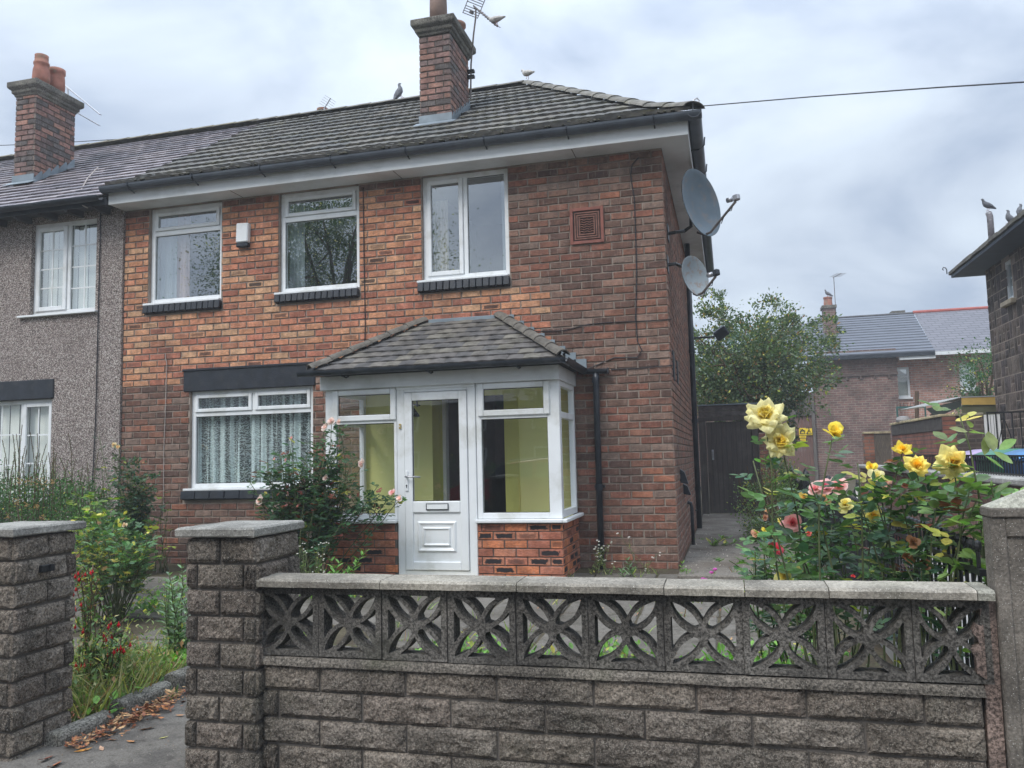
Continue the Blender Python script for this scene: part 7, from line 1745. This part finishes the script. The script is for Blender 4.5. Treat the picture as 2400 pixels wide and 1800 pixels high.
def tufts(name, label, areas, n, seed, h, pal, kw={}, lean=.5):
    r = random.Random(seed); out = []; V = MB()
    for i in range(n):
        x0, x1, y0, y1 = r.choice(areas); c = Vector((r.uniform(x0, x1), r.uniform(y0, y1), 0)); c.z = gz(c.x, c.y)+.01
        for k in range(r.randrange(5, 12)): out.append(('blade', lm(c+Vector((r.gauss(0, .02), r.gauss(0, .02), 0)), Vector((r.uniform(-lean, lean), r.uniform(-lean, lean), 1)), rv(r), h*r.uniform(.4, 1.3), r.uniform(.7, 1.6)*.12/h), leafcol(r, pal, **kw)))
    o = emit(out, name, None, M_leaf, limit=0, stuff=name); tag(o, label, 'grass', kind='stuff'); return o
tufts('grass', 'straggling grass and dry stalks along the left of the gate path', [(-3.35, -2.74, -5.2, -4.35), (-3.1, -2.76, -5.1, -4.4), (-3.6, -3.0, -4.6, -4.2)], 300, 101, .22, [(.10, .17, .04), (.16, .22, .06), (.30, .27, .14), (.24, .24, .10)], dict(yel=.1, brown=.06), .9)
tufts('garden_weeds', 'scattered grass and weeds between the paving flags of the front garden', [(-6.5, 1.2, -4.9, -.15), (-1.3, 1.3, -5.3, -3.5), (-3.6, -1.5, -1.6, -1.1)], 420, 102, .09, [(.08, .15, .04), (.14, .2, .05), (.22, .22, .09)], dict(yel=.08, brown=.04), 1.1)
out = []; r_ = random.Random(103)
for i in range(2600):
    cx, cy = r_.choice([(-1.1, -4.6), (-.7, -3.9), (.1, -4.7), (.55, -4.6), (-.2, -3.6), (.9, -3.4), (1.2, -4.2), (.3, -4.9), (-1.2, -3.6), (-3.0, -1.9), (-4.6, -1.6), (-2.9, -4.9), (-4.4, -2.6)]); p = Vector((cx+r_.gauss(0, .16), cy+r_.gauss(0, .16), 0)); p.z = gz(p.x, p.y)+r_.random()*.13
    if p.y < -5.35 or (p.x > -2.62 and p.x < -1.3 and p.y < -3.9): continue
    out.append(('leaflet', lm(p, rv(r_)+Vector((0, 0, .4)), (0, 0, 1), r_.uniform(.03, .06), 1.1), leafcol(r_, [(.09, .20, .04), (.13, .26, .05), (.06, .13, .04)], .1)))
tag(emit(out, 'low_plants', None, M_leaf, limit=0, stuff='low_plants'), 'low leafy weeds growing through the front garden behind the screen blocks', 'weeds', kind='stuff')
# lush green patch seen through the eighth block
out = []
for i in range(700): out.append(('lance', lm(Vector((.55+r_.gauss(0, .13), -4.75+r_.gauss(0, .15), .2+r_.random()*.3)), rv(r_)+Vector((0, 0, .6)), (0, 0, 1), .07, 1.2), leafcol(r_, [(.08, .20, .03), (.12, .27, .05)], .03)))
tag(emit(out, 'ferny_clump', None, M_leaf, limit=0, stuff='ferny_clump'), 'bright green ferny clump behind the seventh screen block', 'plants', kind='stuff')
LC = [(.36, .15, .06), (.28, .10, .05), (.42, .22, .10), (.22, .09, .05), (.45, .28, .14)]
out = []
def lit(x, y, s, dz=.0): return ('dry', lm(Vector((x, y, gz(x, y)+.022+dz)), Vector((r_.uniform(-1, 1), r_.uniform(-1, 1), r_.uniform(-.1, .3))), (r_.uniform(-.3, .3), r_.uniform(-.3, .3), 1), s, r_.uniform(.8, 1.3)), (*jit(r_.choice(LC), .25), 0))
for i in range(620):
    y = r_.uniform(-5.45, -4.1); out.append(lit(-2.60+abs(r_.gauss(0, .06)), y, r_.choice([.012, .018, .025, .035, .05])*r_.uniform(.8, 1.2), r_.random()*.03))
for i in range(160): out.append(lit(-2.55+r_.gauss(0, .06), -4.95+r_.gauss(0, .1), r_.uniform(.02, .05), r_.random()*.04))
for i in range(160): out.append(lit(-2.84+r_.gauss(0, .05), -5.05+r_.gauss(0, .08), r_.uniform(.02, .04), r_.random()*.04+.03))
for i in range(220): out.append(lit(r_.choice([-.45, -.35, .35])+r_.gauss(0, .1), -4.6+r_.gauss(0, .12), r_.uniform(.02, .045), r_.random()*.03))
for i in range(260): out.append(lit(r_.uniform(-1.3, 1.3), r_.uniform(-5.3, -1), r_.uniform(.015, .035)))
for i in range(500): out.append(('dry', lm((r_.uniform(-2.65, -1.85), r_.uniform(-5.7, -4.3), gz(0, -5)+.021), rv(r_), (0, 0, 1), r_.uniform(.004, .010), 1), (*jit(r_.choice([(.30, .27, .22), (.10, .08, .06), (.22, .13, .07)]), .3), 0)))
tag(emit(out, 'leaf_litter', None, M_litter, limit=0, stuff='leaf_litter'), 'drift of dry brown leaves along the edging stones and flags', 'fallen leaves', kind='stuff')
for k, (u, v, s, c, lb) in enumerate(((255, 1732, .06, (.45, .24, .12), 'single tan fallen leaf left of centre on the gate path'), (297, 1735, .07, (.42, .2, .08), 'long tan fallen leaf near the middle of the gate path'), (241, 1757, .07, (.48, .30, .20), 'pale pinkish fallen leaf in the lower gate path'), (175, 1760, .08, (.50, .24, .05), 'bright orange fallen leaf at the foot of the left pillar'), (145, 1783, .11, (.36, .13, .06), 'large rust brown fallen leaf at the bottom of the left pillar'), (125, 1770, .10, (.22, .07, .04), 'large dark red brown fallen leaf against the left pillar'), (325, 1712, .09, (.45, .24, .12), 'big curled tan fallen leaf beside the leaf drift'), (412, 1680, .06, (.46, .24, .12), 'curled tan leaf by itself near the right pillar'), (372, 1730, .05, (.40, .38, .12), 'yellow green fallen sliver near the right pillar'))):
    p = Vector(A(u, v, -5.3)); t_ = (.15-CAMP.z)/(p.z-CAMP.z); p = CAMP+(p-CAMP)*t_
    o = bpy.data.objects.new('fallen_leaf', pmesh('dry', M_litter)); COL.objects.link(o); o.matrix_basis = lm((p.x, p.y, gz(p.x, p.y)+.022), (r_.uniform(-1, 1), r_.uniform(-1, 1), .05), (r_.uniform(-.3, .3), r_.uniform(-.3, .3), 1), s*.9, r_.uniform(.75, 1.0)); o.color = (*c, 0); tag(o, lb, 'leaf', 'single fallen leaves on the gate path')
for (u, v, lb) in ((243, 1632, 'white curled scrap among the grass left of the path'), (303, 1657, 'small crumpled white scrap beside the edging stones')):
    p = A(u, v, -4.9); tag(MB().poly([p, p+Vector((.02, 0, .008)), p+Vector((.045, 0, -.008)), p+Vector((.05, 0, -.014)), p+Vector((.02, 0, -.004))], .012).build('litter_scrap', M_pvc), lb, 'litter')
out = []
for i in range(260): out.append(('small', lm((r_.uniform(.06, 1.3), abs(r_.gauss(0, 1))*3-.5, .325), rv(r_), (0, 0, 1), r_.uniform(.012, .03), 1.2), (*jit((.60, .55, .5), .2), 0)))
tag(emit(out, 'fallen_petals', None, M_petal, limit=0, stuff='fallen_petals'), 'pale petals scattered along the side path', 'petals', kind='stuff')

# ---------------------------------------------------------------- trees and the far side
APP = [(.05, .085, .035), (.07, .11, .05), (.04, .07, .035), (.10, .13, .06)]
tree('apple_tree', 'broad loose leaved apple tree rising behind the side gate', (1.3, 11.5, .3), 1.6, (1.15, 11.5, 3.55), (1.75, 1.5, 1.15), 26000, .085, APP, 111, kw=dict(yel=.05, brown=.05), clumps=70, nb=18, tr=.13)
r_ = random.Random(112); out = []
for (u, v, s) in ((1690, 745, .5), (1815, 735, .5), (1935, 775, .35), (1665, 710, .35), (1640, 760, .6), (1830, 770, .45), (1905, 830, .55), (1900, 930, .5), (1830, 985, .35), (1650, 930, .6), (1850, 1040, .22)): cloud(out, A(u, v, 11.3), (s, s, s*.9), int(1300*s), .08, APP, r_, clumps=14, kw=dict(yel=.05, brown=.06))
ap = [o for o in bpy.data.objects if o.name.startswith('apple_tree')][0]; emit(out, 'outer_sprays', ap, M_leaf, limit=0, stuff='outer_sprays')
tree('conifer', 'dark green conifer showing through behind the apple tree', (1.6, 15, .3), 2, (A(1750, 830, 15).x, 15, 3.9), (.9, .9, 1.5), 6000, .07, [(.02, .07, .04), (.03, .09, .05)], 113, clumps=60)
tree('ivy_tree', 'dark green bushy tree close against the corner of the stone house', (6.9, 14, .3), 1.2, (6.95, 14, 3.0), (.75, .9, 1.1), 6500, .07, [(.03, .08, .03), (.045, .10, .04)], 114, clumps=40)
tree('background_tree', 'low dark tree behind the garage roof line at the left', (-4, 26, .4), 2, (-1.5, 26, 3.5), (5, 2, 2.2), 9000, .16, APP, 115, clumps=70)
# cat sitting at the end of the drive
ct = A(2010, 1128, 12.0); g_ = .33; cat = MB(); x, y = ct.x, ct.y
cat.tube([(x, y+.12, g_+.02), (x, y+.10, g_+.10), (x, y+.05, g_+.20), (x, y-.01, g_+.28), (x, y-.04, g_+.33)], [.05, .10, .095, .065, .05], 12, col=(.03, .03, .03, 0))
cat.tube([(x, y-.03, g_+.31), (x, y-.05, g_+.37), (x, y-.07, g_+.385), (x, y-.12, g_+.365)], [.04, .058, .055, .02], 12, col=(.04, .04, .04, 0))
for s in (-1, 1):
    cat.tube([(x+s*.035, y-.04, g_+.24), (x+s*.035, y-.06, g_+.10), (x+s*.037, y-.06, g_+.02), (x+s*.037, y-.10, g_+.012)], [.032, .024, .022, .02], 8, col=(.75, .74, .72, 0))
    cat.add([(x+s*.05, y-.05, g_+.42), (x+s*.015, y-.05, g_+.425), (x+s*.045, y-.05, g_+.475), (x+s*.035, y-.02, g_+.42)], [(0, 1, 2), (1, 3, 2), (3, 0, 2)], (.03, .03, .03, 0))
    cat.lathe([(.002, .006), (.008, 0), (.002, -.004)], (x+s*.022, y-.115, g_+.385), 6, Matrix.Rotation(PI/2, 3, 'X'), col=(.4, .4, .05, 0))
cat.tube([(x, y-.075, g_+.30), (x, y-.078, g_+.18)], [.035, .03], 8, col=(.75, .74, .72, 0)); cat.tube([(x+.05, y+.15, g_+.03), (x+.15, y+.1, g_+.03), (x+.17, y+.0, g_+.03)], [.02, .02, .015], 8, col=(.03, .03, .03, 0))
tag(cat.build('cat', M_litter, smooth=True), 'small black and white cat sitting at the far end of the drive', 'cat')
# across the street, seen only as reflections in the glass
tree('street_tree', 'large leafy tree across the street, seen reflected in the upstairs windows', (-13.5, -19, 0), 4, (-14.0, -19, 8.2), (4.6, 3.6, 4.0), 100000, .085, [(.03, .06, .025), (.045, .085, .035)], 121, clumps=150, nb=22, tr=.25)
tree('street_tree', 'second tree across the street further to the right', (-3, -30, 0), 3, (-5, -30, 5.2), (4.5, 3, 3.0), 7000, .25, [(.03, .06, .025), (.045, .085, .035)], 122, clumps=60, nb=10, tr=.2)
oh = thing('opposite_houses', 'row of brick houses on the far side of the street', 'houses', (-6, -36, 0))
MB().box(-40, 24, -42, -36, 0, 4.6).build('wall', B_far, oh); MB().add([(-40, -35.6, 4.6), (24, -35.6, 4.6), (24, -39, 6.6), (-40, -39, 6.6)], [(0, 1, 2, 3)]).build('roof', M_farslate, oh)
for i in range(15):
    for z in (1.0, 3.1):
        w_ = MB().box(-37+i*3.9, -35.7+i*3.9, -35.97, -35.92, z, z+1.1).build('window', M_pvc, oh); MB().box(-36.9+i*3.9, -35.8+i*3.9, -35.918, -35.91, z+.1, z+1.0).build('pane', M_seal, w_)
hd = thing('street_hedge', 'clipped hedge across the street, seen reflected in the porch glass', 'hedge', (-6, -30, 0)); out = []
for i in range(26): cloud(out, (-26+i*1.5, -31, .8), (1, .5, .8), 260, .16, HED, r_, clumps=12)
emit(out, 'foliage', hd, M_leaf, limit=0, stuff='foliage')
car = thing('parked_car', 'red hatchback parked in the street, seen reflected in the porch glass', 'car', (-4.0, -12.3, .03)); cr = plain('red_car_paint', (.35, .01, .015), .3, .02, 2, 0, coat=1)
X0, Y0, Z0 = -4.0, -12.3, .03
side_ = [(-2.0, .35), (-1.95, .75), (-1.55, .95), (-1.0, 1.0), (-.45, 1.38), (.6, 1.45), (1.4, 1.35), (1.85, .95), (1.95, .7), (1.95, .32), (1.5, .25), (-1.6, .25)]
m = MB(); V = []
for s, w in ((-1, .82), (1, .82)):
    V += [(X0+a, Y0+s*(w-(.16 if b > 1.05 else 0)), Z0+b) for a, b in side_]
n = len(side_); m.add(V, [tuple(range(n)), tuple(range(2*n-1, n-1, -1))]+[(i, i+n, (i+1) % n+n, (i+1) % n) for i in range(n)]).build('body', cr, car, bevel=.05, seg=2)
for (a, b) in ((-.85, .1), (.18, 1.1)): MB().poly([(X0+a+(.15 if a < 0 else 0), Y0+.70, Z0+1.33), (X0+b, Y0+.70, Z0+1.35), (X0+b, Y0+.83, Z0+1.0), (X0+a-.1*(a < 0), Y0+.83, Z0+1.0)], .02).build('side_window', M_blackpl, car)
MB().tube([(X0-.95, Y0+.72, Z0+1.05), (X0-.45, Y0+.69, Z0+1.42), (X0+.6, Y0+.68, Z0+1.48), (X0+1.4, Y0+.69, Z0+1.38)], .015, 6).build('roof_trim', M_alu, car)
for a in (-1.25, 1.2):
    for s in (-1, 1):
        w_ = MB().tube([(X0+a, Y0+s*.66, Z0+.31), (X0+a, Y0+s*.84, Z0+.31)], .31, 20).build('wheel', M_blackpl, car); MB().tube([(X0+a, Y0+s*.80, Z0+.31), (X0+a, Y0+s*.85, Z0+.31)], .19, 16).build('rim', M_alu, w_)

# ---------------------------------------------------------------- thin haze volume added to imitate a pale lens veil
m = bpy.data.materials.new('veil_haze'); m.use_nodes = True; nt = m.node_tree; nt.nodes.clear()
out = nt.nodes.new('ShaderNodeOutputMaterial'); v = nt.nodes.new('ShaderNodeVolumePrincipled'); v.inputs['Color'].default_value = (.90, .95, 1, 1); v.inputs['Density'].default_value = HAZE
nt.links.new(v.outputs[0], out.inputs['Volume'])
hz = MB().box(-152, 152, -152, 152, -1.2, 15).build('haze', m, kind='stuff'); hz['label'] = 'thin haze added for a pale lens veil over the street and gardens'
